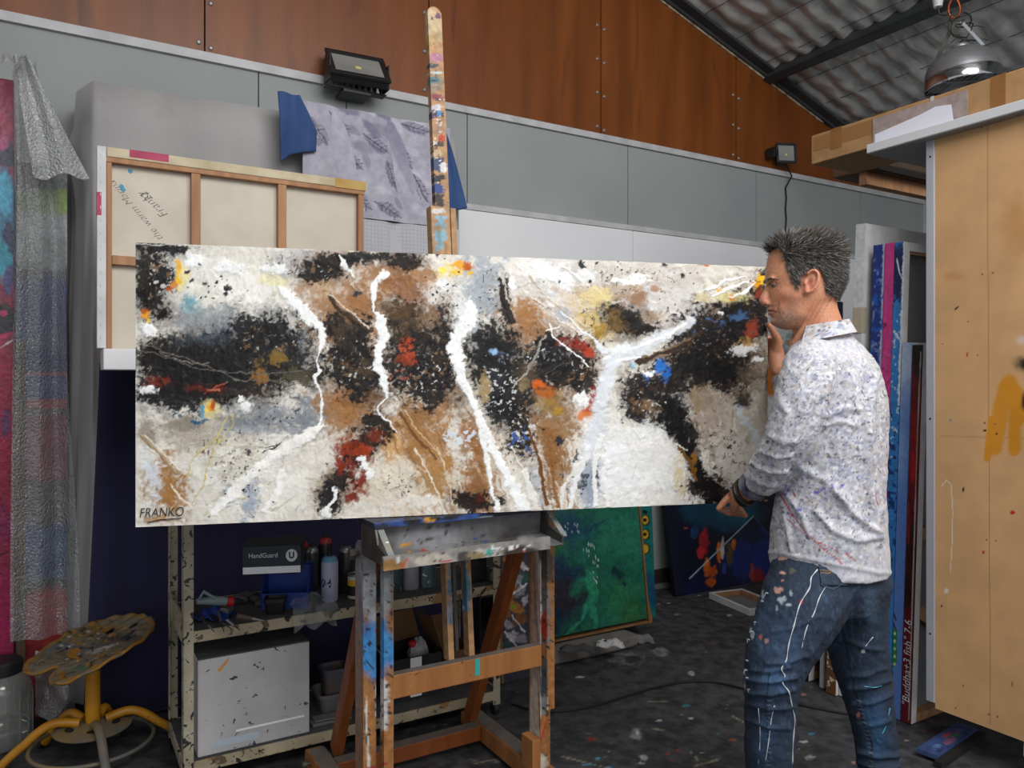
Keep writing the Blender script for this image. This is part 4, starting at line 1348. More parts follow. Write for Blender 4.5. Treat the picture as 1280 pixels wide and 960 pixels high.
FX = GMx @ Matrix(((1, 0, 0, 0), (0, 0, -1, 0), (0, 1, 0, 0), (0, 0, 0, 1)))
M_wp = mk('white_print', '#c4c6c8', rough=.5)
link('lettering', text_mesh('HandGuard', .018, FX @ Matrix.Translation((-.035, .050, .0768)), thick=.0004), M_wp, gb_)
ob('emblem', MB().lathe(FX @ Matrix.Translation((.048, .048, .0764)), [(.017, 0), (.017, .0006)], 24), M_wp, gb_)
link('emblem_letter', text_mesh('U', .024, FX @ Matrix.Translation((.048, .048, .0776)), thick=.0004, bold=.001), M_nav, gb_)

# black takeaway bowl
bp_ = shelf_pt(342, 768, Zm)
tub('food_tray', 'small black plastic bowl in front of the blue bin', bp_ + Vector((.0, .025, 0)), .075, .06, .055, mk('black_plastic', '#1b1b1c', rough=.35), 8, .003)

# --- spray cans and tins
M_mtl = mk('bare_can_metal', '#8b8d90', rough=.35, metal=.8)


def spray(label, px, py, col, cap, r=.0325, h=.185, txt=None, z=Zm, group='spray cans and tins on the middle shelf', back=0.0):
    p = shelf_pt(px, py, z) + Vector((0, r + back, 0))
    o = thing('spray_can', label, 'spray can', p, group)
    ob('can_body', wcyl(p, [(r * .93, 0), (r, .006), (r, h * .80), (r * .96, h * .82)]), col, o, smooth=40)
    ob('shoulder', wcyl(p, [(r * .96, h * .82), (r * .93, h * .86), (r * .62, h * .925), (r * .5, h * .93)]), cap, o, smooth=60)
    ob('nozzle', wcyl(p, [(r * .32, h * .93), (r * .32, h * .955), (r * .24, h * .96), (r * .22, h), (r * .14, h * 1.005)], 14), M_blk, o, smooth=40)
    if txt:
        me = text_mesh(txt, .046, Matrix.Identity(4), thick=.0, bold=.0007, space=1.0)
        for v in me.vertices:
            a = v.co.x / r - .22
            v.co = Vector((p.x + math.sin(a) * (r + .0006), p.y - math.cos(a) * (r + .0006), p.z + h * .38 + v.co.y))
        link('number', me, ink, o)
    return o


spray('pale lilac spray can printed 94 with a light blue shoulder', 409.5, 753, mk('lilac_can', '#a9abc6', '#9c9ebc', ns=7, rough=.4), mk('sky_shoulder', '#5d93b4', rough=.4), txt='94')
spray('dark glass bottle like can just behind the yellow tin', 429, 744, mk('dark_can', '#26282b', '#333538', ns=8, rough=.3), M_mtl, r=.028, h=.20, back=.02)
spray('dark grey can between the blue bin and the lilac can', 384, 744, mk('grey_can', '#3a3d3e', '#2c2e30', ns=8, rough=.35), M_mtl, r=.026, h=.19, back=.05)
spray('dim brown can with a red cap behind the glove box end', 371, 742, mk('brown_can', '#3a302a', '#2c2624', ns=8, rough=.4), mk('red_cap', '#8a2420', rough=.4), r=.028, h=.21, back=.05)
spray('dark can with a red cap behind the lilac can', 399, 740, mk('black_can', '#202226', rough=.4), mk('red_cap', '#8a2420', rough=.4), r=.028, h=.215, back=.075)


def tin(label, px, py, r, h, m, top=M_mtl, name='paint_tin', back=0.0, group='spray cans and tins on the middle shelf'):
    p = shelf_pt(px, py, Zm) + Vector((0, r + back, 0))
    o = thing(name, label, 'tin', p, group)
    ob('tin_body', wcyl(p, [(r * .98, 0), (r, .003), (r, h - .004), (r * .98, h)]), m, o, smooth=40)
    ob('lid', wcyl(p + Vector((0, 0, h + .0005)), [(r * .99, 0), (r * .99, .008), (r * .8, .008), (r * .78, .005)]), top, o, smooth=40)
    return o, p


o, p = tin('small white tin with yellow and black label beside the easel leg', 443, 749, .033, .085, mk('white_tin', '#b5b2a6', rough=.4))
for a, b, m, n_ in ((.03, .072, mk('yellow_label', '#c9971c', rough=.5), 'yellow_label'), (.012, .05, mk('black_label', '#1a1a1a', rough=.5), 'black_label')):
    me = MB().lathe(frame(p + Vector((0, 0, a)), Vector((1, 0, 0)), Vector((0, 1, 0)), Z), [(.0337 if 'y' == n_[0] else .034, 0), (.0337 if 'y' == n_[0] else .034, b - a)], 26, cap=False)
    if n_[0] == 'b':
        me.f = [f for f in me.f if sum(me.v[i].x for i in f) / 4 < p.x + .004]
    ob(n_, me, m, o, smooth=60)
tin('teal grey splattered tin seen through the easel, nearest its inner bar', 489, 741, .036, .13, mk('teal_tin', '#3f5557', '#2e3c3e', ns=9, rough=.5, specks=SPL[:2]))
tin('whitish paint tin with a fine label, middle of three seen through the easel', 512, 738, .034, .12, mk('pale_tin', '#8d8d95', '#77777e', ns=9, rough=.5, specks=[(30, .64, '#4a4a52', (1, 1, 4))]))
tin('blue grey dripped tin seen through the easel, next to its mast rails', 533, 735, .034, .12, mk('dripped_tin', '#5c7680', '#3c4a50', ns=9, st=(3, 3, .5), rough=.5, specks=SPL[:2]))
q = shelf_pt(592, 731, Zm)
bx_ = thing('black_box', 'black slotted box standing on the trolley end beyond the mast', 'box', q + Vector((0, .06, 0)))
M = yawf(q + Vector((0, .06, 0)), 30)
ob('body', MB().box(M, -.04, .045, -.03, .05, 0, .13), mk('black_plastic', '#1b1b1c'), bx_, bevel=.004)
for z in (.03, .06, .09):
    ob('slot', MB().box(M, -.034, .039, -.0308, -.0302, z, z + .004), M_dark, bx_)

# --- hand tools at the trolley's near end
def tool(name, label, parts, p):
    o = thing(name, label, 'tool', p, 'hand tools on the middle shelf')
    for nm, mb, m in parts:
        ob(nm, mb, m, o, smooth=50)
    return o


M_gh = mk('grey_grip', '#8c9899', '#77858a', ns=9, rough=.5)
M_rg = mk('red_grip', '#a8232a', rough=.4)
a, b = fl(246, 752, Zm + .075), fl(290, 752, Zm + .055)
tool('caulking_gun', 'pale grey handled gun tool with a red collar lying over the tools', [
    ('grip', MB().tube([a, a.lerp(b, .5) + Vector((0, 0, .004)), b - (b - a) * .16], [.010, .017, .015], 12), M_gh),
    ('lever', MB().tube([a + Vector((.01, 0, .01)), a + Vector((.025, .0, .035)), a + Vector((.065, 0, .012))], [.005, .007, .005], 8), M_gh),
    ('collar', MB().tube([b - (b - a) * .15, b + (b - a) * .02], [.018, .018], 14), M_rg),
    ('nose', MB().tube([b + (b - a) * .025, b + (b - a) * .2, b + (b - a) * .35], [.014, .012, .006], 10), M_blk)], fl(262, 765, Zm))
rag = MB()
rp = fl(262, 777, Zm)
rag.sheet(lambda u, v: rp + Vector((-.06 + .12 * u, -.01 + .10 * v, .012 + .03 * math.sin(u * 3.1) * math.sin(v * 3.1) + .006 * math.sin(u * 17 + v * 9))), 24, 20, .004)
tag(ob('rag', rag, M_crate, smooth=180), 'bright blue rag under the loose tools', 'rag')
for i, (p0, p1, r, m, lb) in enumerate((((262, 768), (292, 788), .005, M_blk, 'black handled brush across the blue rag'), ((272, 762), (280, 790), .004, M_mtl, 'thin steel scraper laid over the blue rag'), ((252, 772), (268, 790), .005, M_blk, 'short dark brush at the shelf corner on the blue rag'),
                                        ((284, 775), (300, 788), .0035, M_mtl, 'bright steel nail punch near the shelf edge'), ((296, 770), (330, 776), .008, mk('dark_wood_handle', '#3c322c', rough=.6), 'dark wooden handle lying towards the black bowl'))):
    a, b = fl(*p0, Zm + .02 + .013 * i), fl(*p1, Zm + .008 + .009 * i)
    tool('brush' if 'brush' in lb else 'hand_tool', lb, [('handle', MB().tube([a, a.lerp(b, .55)], [r * 1.3, r], 10), m), ('shaft', MB().tube([a.lerp(b, .551), b], [r * .7, r * .35], 8), M_mtl if m is not M_mtl else M_blk)], (a + b) / 2 - Vector((0, 0, .015)))
q = fl(279, 774, Zm)
tag(ob('tube_cap', MB().lathe(frame(q + Vector((0, 0, .022)), Vector((1, 0, 0)), Z, Vector((0, -1, 0))), [(.017, -.06), (.019, -.01), (.019, .0), (.012, .002), (.011, -.004)], 18), M_ptub, smooth=40), 'grey paint tube lying with its round end facing out', 'tube')
for i, (x, y, c) in enumerate(((305, 752, '#4a4442'), (318, 756, '#3e3a3a'), (297, 757, '#55504e'), (325, 762, '#463f3c'))):
    q = fl(x, y, Zm)
    mb = MB().ball(q + Vector((0, .03, .016)), .03, .02, .016, 8)
    for v in mb.v:
        v += Vector((random.uniform(-1, 1), random.uniform(-1, 1), random.uniform(-.4, .4))) * .003
    tag(ob('dried_paint_lump', mb, mk('lump%d' % i, c, rough=.7), smooth=60), ['grey lump of dried paint behind the tools', 'dark lump of dried paint beside the blue bin', 'paler dried lump just past the red collar', 'brown dried lump before the black bowl'][i], 'lump')
# crumpled clear plastic bag hanging over the shelf edge
M_clear = mk('clear_plastic', '#c4c8cc', rough=.12, alpha=.22, bump=1, bs=30, spec=.8)
pg = MB()
q = fl(396, 775, Zm)


def bag(u, v):
    s, z = onw(366 + 54 * u, 745 + 46 * v, 1.2)
    d = 1.14 + .075 * min(1, v * 1.6) + .018 * math.sin(u * 11 + v * 7) + .012 * math.sin(v * 17 - u * 9)
    z = Zm + .03 + .03 * math.sin(u * 3.1) * (1 - v) - max(0, v - .55) * .16 + .012 * math.sin(u * 13 + v * 5)
    return W(s, max(d, 1.203 if v > .55 else d), z)


tag(ob('plastic_bag', pg.sheet(bag, 40, 34), M_clear, smooth=40), 'crumpled clear plastic bag drooping over the middle shelf edge', 'bag')
# ================================================================== the studio easel
M_oak = mk('worn_beech', '#9a6638', '#87562d', ns=3, st=(8, 8, .8), rough=.6, specks=[(30, .69, '#3c3028'), (40, .73, '#c8c0b4')])
M_oakd = mk('orange_beech', '#83451c', '#6e3813', ns=3, st=(8, 8, .8), rough=.5)
M_oaks = mk('painted_beech', attr=True, c2='#cfcfcf', ns=40, rough=.55, bump=.2, bs=60)
M_met = mk('spattered_tray', attr=True, c2='#dadada', ns=30, rough=.5, bump=.15, bs=80)
M_iron = mk('dull_iron', '#5a5650', '#45413c', ns=20, rough=.5, metal=.5)
M_dustw = mk('dusty_beech_top', '#6a625c', '#5a534e', ns=12, rough=.9)
dF = 1.78
sL, sR = S(457, dF), S(674, dF)
sM = 1.113
ez = thing('easel', 'tall paint spattered wooden studio easel holding the wide abstract canvas', 'easel', W((sL + sR) / 2, 1.6, 0))


def painted(name, mb, fn, mat, parent, sub=8, bevel=0.0, label=None):
    """subdivide, colour by photograph-space paint fn(px,py,co)"""
    import bmesh
    me = mb.mesh(name)
    bm = bmesh.new()
    bm.from_mesh(me)
    for _ in range(sub):
        long_ = [e for e in bm.edges if e.calc_length() > .009]
        if not long_:
            break
        bmesh.ops.subdivide_edges(bm, edges=long_, cuts=1, use_grid_fill=True)
    bm.to_mesh(me)
    bm.free()
    co = coords(me)
    px, py = px_of(co)
    set_cols(me, fn(px, py, co))
    return link(name, me, mat, parent, bevel, None, label)


def runner(s, w=.062):
    b = MB()
    prof = [(-1.23, .03), (-1.23, .075), (-1.27, .09), (-1.93, .09), (-1.97, .075), (-1.97, .03), (-1.93, .02), (-1.27, .02)]
    Mx = frame(W(s, 0, 0), -N, Z, U)
    return b.prism(Mx, prof, -w / 2, w / 2)


for s, nm in ((sL, 'l'), (sR + .008, 'r')):
    r = ob('base_runner', runner(s), M_oak, ez, bevel=.006)
    ob('dust_layer', MB().box(TM, s - .028, s + .028, -1.72, -1.275, .0902, .0912), M_dustw, r)
    ob('caster', MB().lathe(frame(W(s - .012, 1.30, .0175), N, Z, U), [(.004, 0), (.017, 0), (.0175, .012), (.017, .024), (.004, .024)], 16), M_blk, r, smooth=40)
    ob('caster', MB().lathe(frame(W(s - .012, 1.88, .0175), N, Z, U), [(.004, 0), (.017, 0), (.0175, .012), (.017, .024), (.004, .024)], 16), M_blk, r, smooth=40)
kn = W(sL - .031, 1.30, .055)
ob('side_knob', MB().lathe(frame(kn, N, Z, -U), [(.006, 0), (.006, .012), (.014, .013), (.014, .028), (.010, .03)], 14), M_iron, ez, smooth=40)
ob('base_crossbar', MB().box(TM, sL + .032, sR - .024, -1.41, -1.36, .03, .085), M_oakd, ez, bevel=.003)
ob('dust_layer', MB().box(TM, sL + .034, sR - .026, -1.408, -1.362, .0853, .0862), M_dustw, ez)


# front legs with rounded heads
def legpaint(px, py, co):
    p = Paint(px, py, '#a06c3e')
    p.vary(.2, 30, (.15, 2), 3)
    if px.mean() < 560:
        p.blob(468, 690, 40, 90, '#8a8a8c', soft=.4, edge=.4).blob(466, 745, 30, 40, '#b4b6b8', soft=.5, edge=.5)
        p.blob(468, 812, 34, 46, '#3f86c4', soft=.5, edge=.4).blob(476, 800, 14, 30, '#4a94d0', soft=.5, edge=.5)
        p.blob(478, 880, 9, 46, '#c9c6c6', soft=.3, edge=.8).line([(457, 870), (461, 960)], 2, '#d0ccc4', edge=.9).line([(455, 890), (458, 930)], 1.2, '#3c4a44', edge=.8)
        p.line([(470, 788), (473, 797)], 2, '#b02a3a', edge=.6).line([(452, 818), (466, 835)], 1, '#222222', edge=.3).line([(460, 960), (484, 955)], 1.2, '#a02030', edge=.5).speck(478, 880, 10, 50, '#3a3634', sc=4, thr=.62)
    else:
        p.blob(679, 700, 14, 30, '#4a4542', edge=.5).blob(681, 760, 9, 60, '#77706c', soft=.5, edge=.7).line([(673, 695), (676, 760), (674, 830), (675, 895)], 2.2, '#d2cecc', edge=.6).blob(680, 780, 5, 26, '#a83a26', edge=.9)
        p.blob(680, 850, 6, 40, '#5c5e62', edge=.8).blob(680, 880, 6, 14, '#b5b3b0', edge=.8).blob(672, 955, 12, 14, '#c0b8ac', edge=.9).line([(674, 930), (684, 900)], 1.2, '#a83020', edge=.9).blob(674, 810, 3, 6, '#b04a38', edge=.9)
    p.speck(px.mean(), 820, 60, 220, '#2c2826', sc=4, thr=.7)
    return p.C


def leg(s, w, dep, d, z0, z1, round_top=True):
    Mx = frame(W(s, d, 0), -N, Z, U)
    pts = [(-dep / 2, z0), (dep / 2, z0), (dep / 2, z1 - dep / 2)]
    if round_top:
        for k in range(1, 8):
            a = math.pi * k / 8
            pts.append((dep / 2 * math.cos(a), z1 - dep / 2 + dep / 2 * math.sin(a)))
    else:
        pts.append((dep / 2, z1))
        pts.append((-dep / 2, z1))
        return MB().prism(Mx, pts[:2] + pts[3:], -w / 2, w / 2)
    pts.append((-dep / 2, z1 - dep / 2))
    return MB().prism(Mx, pts, -w / 2, w / 2)


zt_ = onw(457, 674, dF)[1]
lg1 = painted('leg', leg(sL, .040, .07, dF, .092, zt_), legpaint, M_oaks, ez)
lg2 = painted('leg', leg(sR + .002, .040, .07, dF, .092, zt_), legpaint, M_oaks, ez)
ob('tilt_bolt', MB().lathe(frame(W(sL - .0205, dF, zt_ - .04), N, Z, -U), [(.006, 0), (.006, .012), (.018, .013), (.018, .03), (.014, .032)], 6), M_iron, lg1)
ob('foot_block', MB().box(TM, sR - .052, sR - .0195, -dF - .04, -dF + .03, .092, .20), M_oak, ez, bevel=.002)
ob('foot_block', MB().box(TM, sL + .0215, sL + .055, -dF - .04, -dF + .03, .092, .16), M_oak, ez, bevel=.002)
# inner tilting frame
iL, iR = sL + .047, sR + .002
painted('frame_rail', leg(iL, .030, .03, dF + .053, .21, .99, False), legpaint, M_oaks, ez)
painted('frame_rail', leg(iR, .030, .03, dF + .053, .305, .99, False), legpaint, M_oaks, ez)
zc0 = onw(575, 824, dF + .02)[1]
cbar = ob('crossbar', MB().box(TM, iL + .0155, iR - .0155, -dF - .04, -dF - .012, zc0 - .072, zc0), M_oak, ez, bevel=.003)
ob('dust_layer', MB().box(TM, iL + .018, iR - .018, -dF - .039, -dF - .013, zc0 + .0004, zc0 + .0012), M_dustw, cbar)
s_, z_ = onw(597, 828, dF + .041)
ob('paint_mark', MB().box(TM, s_ - .008, s_ + .008, -dF - .0412, -dF - .0402, zc0 - .055, zc0 - .002), mk('turquoise_drip', '#2f9a96', rough=.5), cbar)
# rear struts
for s in (sL + .055, sR - .03):
    ob('rear_strut', MB().beam(W(s, 1.33, .094), W(s, 1.725, .90), .034, .055, side=U), M_oakd, ez, bevel=.003)
ob('rear_strut_bar', MB().box(TM, sL + .073, sR - .05, -1.735, -1.71, .865, .915), M_oakd, ez, bevel=.003)
# mast: twin lower rails with a ratchet, single upper board, leaning back
mb0, mt0 = W(sM, dF - .005, .512), W(sM, 1.573, 2.68)
md = (mt0 - mb0).normalized()


def mpt(z):
    return mb0 + md * ((z - mb0.z) / md.z)


def mastpaint(px, py, co):
    p = Paint(px, py, '#b0885f')
    p.vary(.15, 20, (.3, 2), 3)
    p.blob(541, 30, 16, 26, '#c3aa86', edge=.4)
    for x, y, rx, ry, c in ((547, 20, 4, 4, '#7a5068'), (540, 23, 3, 3, '#6c4a66'), (541, 48, 9, 8, '#b89a68'), (545, 72, 10, 6, '#b27a92'), (541, 82, 9, 3, '#4c4a50'), (544, 91, 9, 2, '#c9d0d0'), (545, 105, 11, 12, '#8d7e6c'), (543, 100, 8, 4, '#4f7c80'),
                            (547, 122, 10, 6, '#8e4450'), (545, 135, 9, 6, '#c9c4c8'), (549, 141, 6, 4, '#4a86bc'), (541, 145, 5, 5, '#5a3a68'), (546, 160, 10, 9, '#a8836a'), (552, 172, 4, 5, '#b5402a'), (547, 180, 8, 5, '#4a3a34'), (544, 192, 9, 5, '#c3aa8c'),
                            (546, 205, 9, 9, '#3a4a6c'), (554, 210, 5, 8, '#dcdcde'), (549, 222, 10, 5, '#2c2c30'), (545, 235, 10, 8, '#24407c'), (549, 250, 9, 10, '#342e2e'), (548, 264, 9, 4, '#c8c4be'), (549, 272, 9, 3, '#8fb4c8'), (551, 292, 9, 22, '#7ea2b2'), (549, 285, 5, 5, '#a08468')):
        p.blob(x, y, rx, ry, c, soft=.3, edge=.8, esc=6)
    p.speck(545, 150, 16, 150, '#d8d8d8', sc=4, thr=.7).speck(545, 150, 16, 150, '#35343a', sc=4, thr=.68)
    p.blob(566, 705, 9, 40, '#4a7a9a', edge=.7).blob(582, 730, 6, 30, '#577f92', edge=.8).blob(581, 755, 6, 10, '#5a8ab0', edge=.8).blob(578, 759, 4, 5, '#c9cdd0', edge=.8).blob(563, 774, 3, 6, '#33406a', edge=.8).blob(563, 765, 5, 14, '#5c88a8', edge=.9, a=.6)
    return p.C


ax_ = md.cross(U).normalized()                   # away from the viewer
w_ = .052
ma, mb_ = mpt(1.25), mpt(2.655)
MM = frame(ma - U * w_ / 2 - ax_ * .012, U, ax_, md)


def mastgrid(u, v, co):
    q = px_of(co)
    return mastpaint(q[0], q[1], co), u * 0


link('mast', slab(MM, w_, (mb_ - ma).length, .024, 12, 620, mastgrid), M_oaks, ez)
tipm = slab(frame(mb_ - U * w_ / 2 - ax_ * .012, U, ax_, md), w_, .026, .024, 12, 8, mastgrid)
tc_ = coords(tipm)
rel = tc_ - np.array(mb_)
h_ = rel @ np.array(md)
x_ = rel @ np.array(U)
nx = x_ * np.sqrt(np.clip(1 - (h_ / .0262) ** 2, 0.02, 1))
setc_ = tc_ + np.outer(nx - x_, np.array(U))
tipm.vertices.foreach_set('co', setc_.ravel())
link('mast_tip', tipm, M_oaks, ez)
for k in (-1, 1):
    painted('mast_rail', MB().beam(mpt(.512) + U * (k * .0365) - ax_ * .0, mpt(1.98) + U * (k * .0365), .019, .036, side=U), mastpaint, M_oaks, ez)
rat = MB().beam(mpt(.53) - ax_ * .0145 * (1 if (-ax_).dot(N) < 0 else -1), mpt(1.9) - ax_ * .0145 * (1 if (-ax_).dot(N) < 0 else -1), .012, .004, side=U)
rt = ob('ratchet_strip', rat, M_iron, ez)
for i in range(9):
    c = mpt(.56 + i * .06) - ax_ * .0185 * (1 if (-ax_).dot(N) < 0 else -1)
    ob('ratchet_tooth', MB().beam(c, c + md * .05, .013, .005, side=U, taper=.6), M_iron, rt)


# canvas ledge and paint trough
def traypaint(px, py, co):
    p = Paint(px, py, '#68686a')
    p.blob(530, 672, 60, 26, '#8f8f92', soft=.8, edge=.5).blob(640, 672, 40, 22, '#4c4846', soft=.8, edge=.6).blob(470, 690, 16, 30, '#53565a', edge=.5).blob(660, 676, 14, 14, '#8f9092', soft=.7, edge=.6)
    p.speck(570, 672, 120, 30, '#3a3a3c', sc=4, thr=.68)
    for x, y, c in ((504, 681, '#c9922c'), (511, 680, '#c9922c'), (512, 690, '#c98a2c'), (530, 688, '#a83438'), (536, 690, '#a83438'), (594, 673, '#27408a'), (608, 676, '#27408a'), (506, 700, '#dcdcda')):
        p.blob(x, y, 3.2, 2.4, c, edge=.9, esc=4)
    p.speck(660, 688, 40, 8, '#d2d2d4', sc=4, thr=.56).speck(630, 690, 60, 8, '#8a4a4a', sc=4, thr=.64).speck(600, 690, 60, 8, '#3f6a8c', sc=4, thr=.66)
    return p.C


def lippaint(px, py, co):
    p = Paint(px, py, '#8d8a86')
    p.blob(490, 706, 18, 9, '#96713f', edge=.4).blob(540, 700, 34, 9, '#b3aca0', edge=.5).blob(580, 696, 14, 9, '#4a4643', edge=.5).blob(610, 692, 18, 7, '#b8b4ac', edge=.7).blob(650, 690, 24, 10, '#3a312c', edge=.5).blob(596, 694, 12, 6, '#8a7a5c', edge=.7)
    p.line([(502, 711), (508, 700)], 1.6, '#c0442c', edge=.5).line([(497, 697), (498, 704)], 1.4, '#dcdcdc', edge=.5).blob(612, 690, 5, 5, '#4a9a92', edge=.8).line([(550, 702), (568, 701)], .8, '#b5404a', edge=.6).speck(640, 684, 40, 6, '#dcdcdc', sc=4, thr=.56).speck(590, 696, 100, 12, '#2c2a2a', sc=3, thr=.7)
    p.speck(650, 690, 30, 10, '#a8524a', sc=4, thr=.64)
    return p.C


def ledgepaint(px, py, co):
    p = Paint(px, py, '#23283a')
    p.speck(560, 650, 130, 14, '#2f4c8c', sc=6, thr=.5, st=(4, 1)).speck(560, 650, 130, 14, '#8a94a4', sc=5, thr=.66, st=(5, 1)).speck(560, 650, 130, 14, '#141416', sc=6, thr=.58, st=(3, 1)).blob(535, 649, 5, 3, '#d99a1c', edge=.8, esc=4).blob(541, 651, 3, 2, '#d99a1c', edge=.8, esc=4)
    return p.C


t0, t1 = S(466, 1.96), S(682, 1.96)
painted('canvas_ledge', MB().box(TM, t0, t1, -1.975, -1.835, .9925, 1.0065), ledgepaint, M_oaks, ez)
tp_ = MB()
tp_.prism(frame(W(0, 0, 0), -N, Z, U), [(-1.945, .9915), (-1.938, .9915), (-1.93, .925), (-1.93, .918), (-2.065, .905), (-2.065, .9095), (-1.937, .922)], t0 + .008, t1 - .008)
painted('trough', tp_, traypaint, M_met, ez)
painted('trough_lip', MB().box(TM, S(478, 2.07), S(686, 2.07), -2.078, -2.066, .900, .936), lippaint, M_oaks, ez, bevel=.0)
for s in (t0 + .002, t1 - .008):
    ob('trough_end', MB().prism(frame(W(0, 0, 0), -N, Z, U), [(-1.86, .9915), (-1.86, .90), (-2.063, .90), (-2.063, .93), (-1.99, .95), (-1.97, .9915)], s, s + .006), M_iron, ez)
    ob('ledge_bracket', MB().beam(W(s + .018, 1.96, .99), W(s + .018, 2.05, .925), .018, .006, side=U), mk('blue_grey_strap', '#6a7c88', '#8a8578', ns=30, rough=.6, specks=SPL), ez)
# ================================================================== paintings on the floor under the wall
M_frame = mk('oak_frame', '#7d5a33', '#6b4a28', ns=6, st=(3, 3, .6), rough=.6)


def leaning(name, label, s0, s1, d_bot, d_top, z0, h, t, paint, nu=120, nv=120, cat='painting', mat=None, relief=.001):
    """board standing at d_bot and leaning back to d_top; returns object and frame"""
    th = math.atan2(d_bot - d_top, h)
    up_ = Vector((0, 0, 1)) * math.cos(th) - N * math.sin(th)
    nb = -N * math.cos(th) - Z * math.sin(th)
    M = frame(W(s0, d_bot, z0), U, nb, up_)
    L_ = math.hypot(h, d_bot - d_top)
    me = slab(M, s1 - s0, L_, t, nu, nv, paint, relief)
    return me, M, L_


def paint_green(u, v, co):
    px, py = px_of(co)
    X = px + 8 * (fbm(px / 14, py / 14, 4, 41) - .5)
    Y = py + 8 * (fbm(px / 14, py / 14, 4, 42) - .5)
    p = Paint(X, Y, '#1b5f4c')
    p.blob(770, 660, 60, 50, '#25705a', soft=.9).blob(775, 750, 40, 50, '#276b4a', soft=.9).blob(790, 775, 30, 30, '#2f6236', soft=.9)
    p.blob(700, 640, 40, 14, '#245a5c', soft=.8).blob(715, 665, 34, 26, '#17415a', soft=.7, edge=.8).blob(690, 680, 24, 12, '#2a6a34', soft=.8).blob(700, 720, 40, 34, '#15324a', soft=.8, edge=.7).blob(695, 770, 44, 44, '#0d2038', soft=.7, edge=.7)
    p.blob(712, 745, 30, 30, '#231f2c', soft=.8, edge=.8).blob(735, 690, 24, 34, '#1c6a58', soft=.7, edge=.9).blob(722, 735, 14, 20, '#1f7058', soft=.8, edge=.9)
    p.line([(735, 715), (742, 745), (728, 775), (705, 795)], [7, 8, 6, 4], '#2a8a68', soft=.9, edge=.9).line([(742, 760), (745, 790)], [4, 3], '#2a8468', soft=.9, edge=.9)
    p.blob(776, 720, 10, 12, '#123a3c', soft=.7, edge=.9).blob(768, 714, 5, 5, '#11343c', soft=.7, edge=.9).blob(780, 730, 5, 6, '#11343c', edge=.9).blob(750, 655, 22, 3, '#1a4a50', rot=-20, soft=.8).blob(735, 768, 10, 4, '#15545a', rot=-60, soft=.7)
    p.vary(.3, 12, (1, 1), 7).vary(.15, 3, (1, 1), 8)
    p.X, p.Y = px, py
    r = np.random.RandomState(4)
    for x, y, n, w, h in ((690, 660, 5, 8, 6), (716, 658, 10, 10, 6), (735, 685, 14, 9, 9), (743, 700, 8, 6, 8), (745, 720, 8, 4, 8), (700, 672, 4, 8, 6)):
        for i in range(n):
            a, b = x + w * r.uniform(-1, 1), y + h * r.uniform(-1, 1)
            p.line([(a, b), (a + .8, b + 3)], .55, '#a8bcb4', edge=.1)
    return p.C, p.h


g0, g1 = S(652, .74), S(812, .76)
me, GMt, gl = leaning('green', '', g0, g1, .74, .61, .098, .98, .03, paint_green, 200, 260)
gr = thing('framed_painting', 'green underwater painting in a thin oak frame leaning at the back', 'painting', W((g0 + g1) / 2, .7, .098))
link('picture', me, M_art, gr)
fb = .012
for a in ((-fb, 0, -fb, gl), (g1 - g0, g1 - g0 + fb, -fb, gl), (-fb, g1 - g0 + fb, -fb - .012, -fb), (-fb, g1 - g0 + fb, gl, gl + fb)):
    ob('frame_bar', MB().box(GMt, a[0] - (.0 if a[0] < 0 else -.001), a[1] - .001, -.012, .045, a[2] + .0005, a[3] - .0005), M_frame, gr, bevel=.002)


def paint_rocks(u, v, co):
    px, py = px_of(co)
    p = Paint(px + 5 * (fbm(px / 8, py / 8, 4, 51) - .5), py + 5 * (fbm(px / 8, py / 8, 4, 52) - .5), '#3a3a48')
    for x, y, rx, ry, c, ro in ((640, 700, 12, 6, '#a8743c', 10), (650, 706, 8, 5, '#b8b4b8', 30), (634, 718, 10, 8, '#b5b2ba', -40), (655, 722, 8, 10, '#2f5a50', 30), (640, 728, 14, 7, '#8f90a0', -30), (640, 742, 12, 7, '#8a5a2c', -25), (630, 733, 8, 5, '#9c6a34', 30), (652, 738, 10, 6, '#8c8e9c', -50),
                                (645, 760, 14, 8, '#a06c34', 20), (640, 758, 6, 3, '#6a9a2c', 20), (650, 774, 10, 10, '#7a4a2a', 30), (636, 780, 8, 6, '#9c98a4', 40), (640, 795, 8, 10, '#b0adb8', 50), (652, 800, 8, 7, '#8a8894', 40), (632, 768, 7, 5, '#8a5c30', 0), (656, 750, 5, 8, '#b2b0b8', 0), (632, 806, 8, 4, '#2a5a48', 0)):
        p.blob(x, y, rx, ry, c, rot=ro, soft=.3, edge=.7, esc=9)
    for a in (((630, 715), (655, 735)), ((628, 750), (660, 730)), ((640, 770), (655, 790)), ((632, 790), (648, 812)), ((640, 700), (660, 712))):
        p.line(a, 1.3, '#d0ced4', edge=.8, esc=5)
    p.vary(.2, 5, (1, 1), 3)
    return p.C, p.h


r0, r1 = S(629, .90), S(672, .90)
me, RM, rl = leaning('rocks', '', r0, r1, .90, .83, .0, 1.0, .03, paint_rocks, 60, 240)
rk = thing('framed_painting', 'rocky white and ochre painting leaning between the trolley and the green painting', 'painting', W((r0 + r1) / 2, .9, 0))
link('picture', me, M_art, rk)
for a in (-.014, r1 - r0 + .001):
    ob('frame_bar', MB().box(RM, a, a + .013, -.01, .035, 0, rl), M_frame, rk)


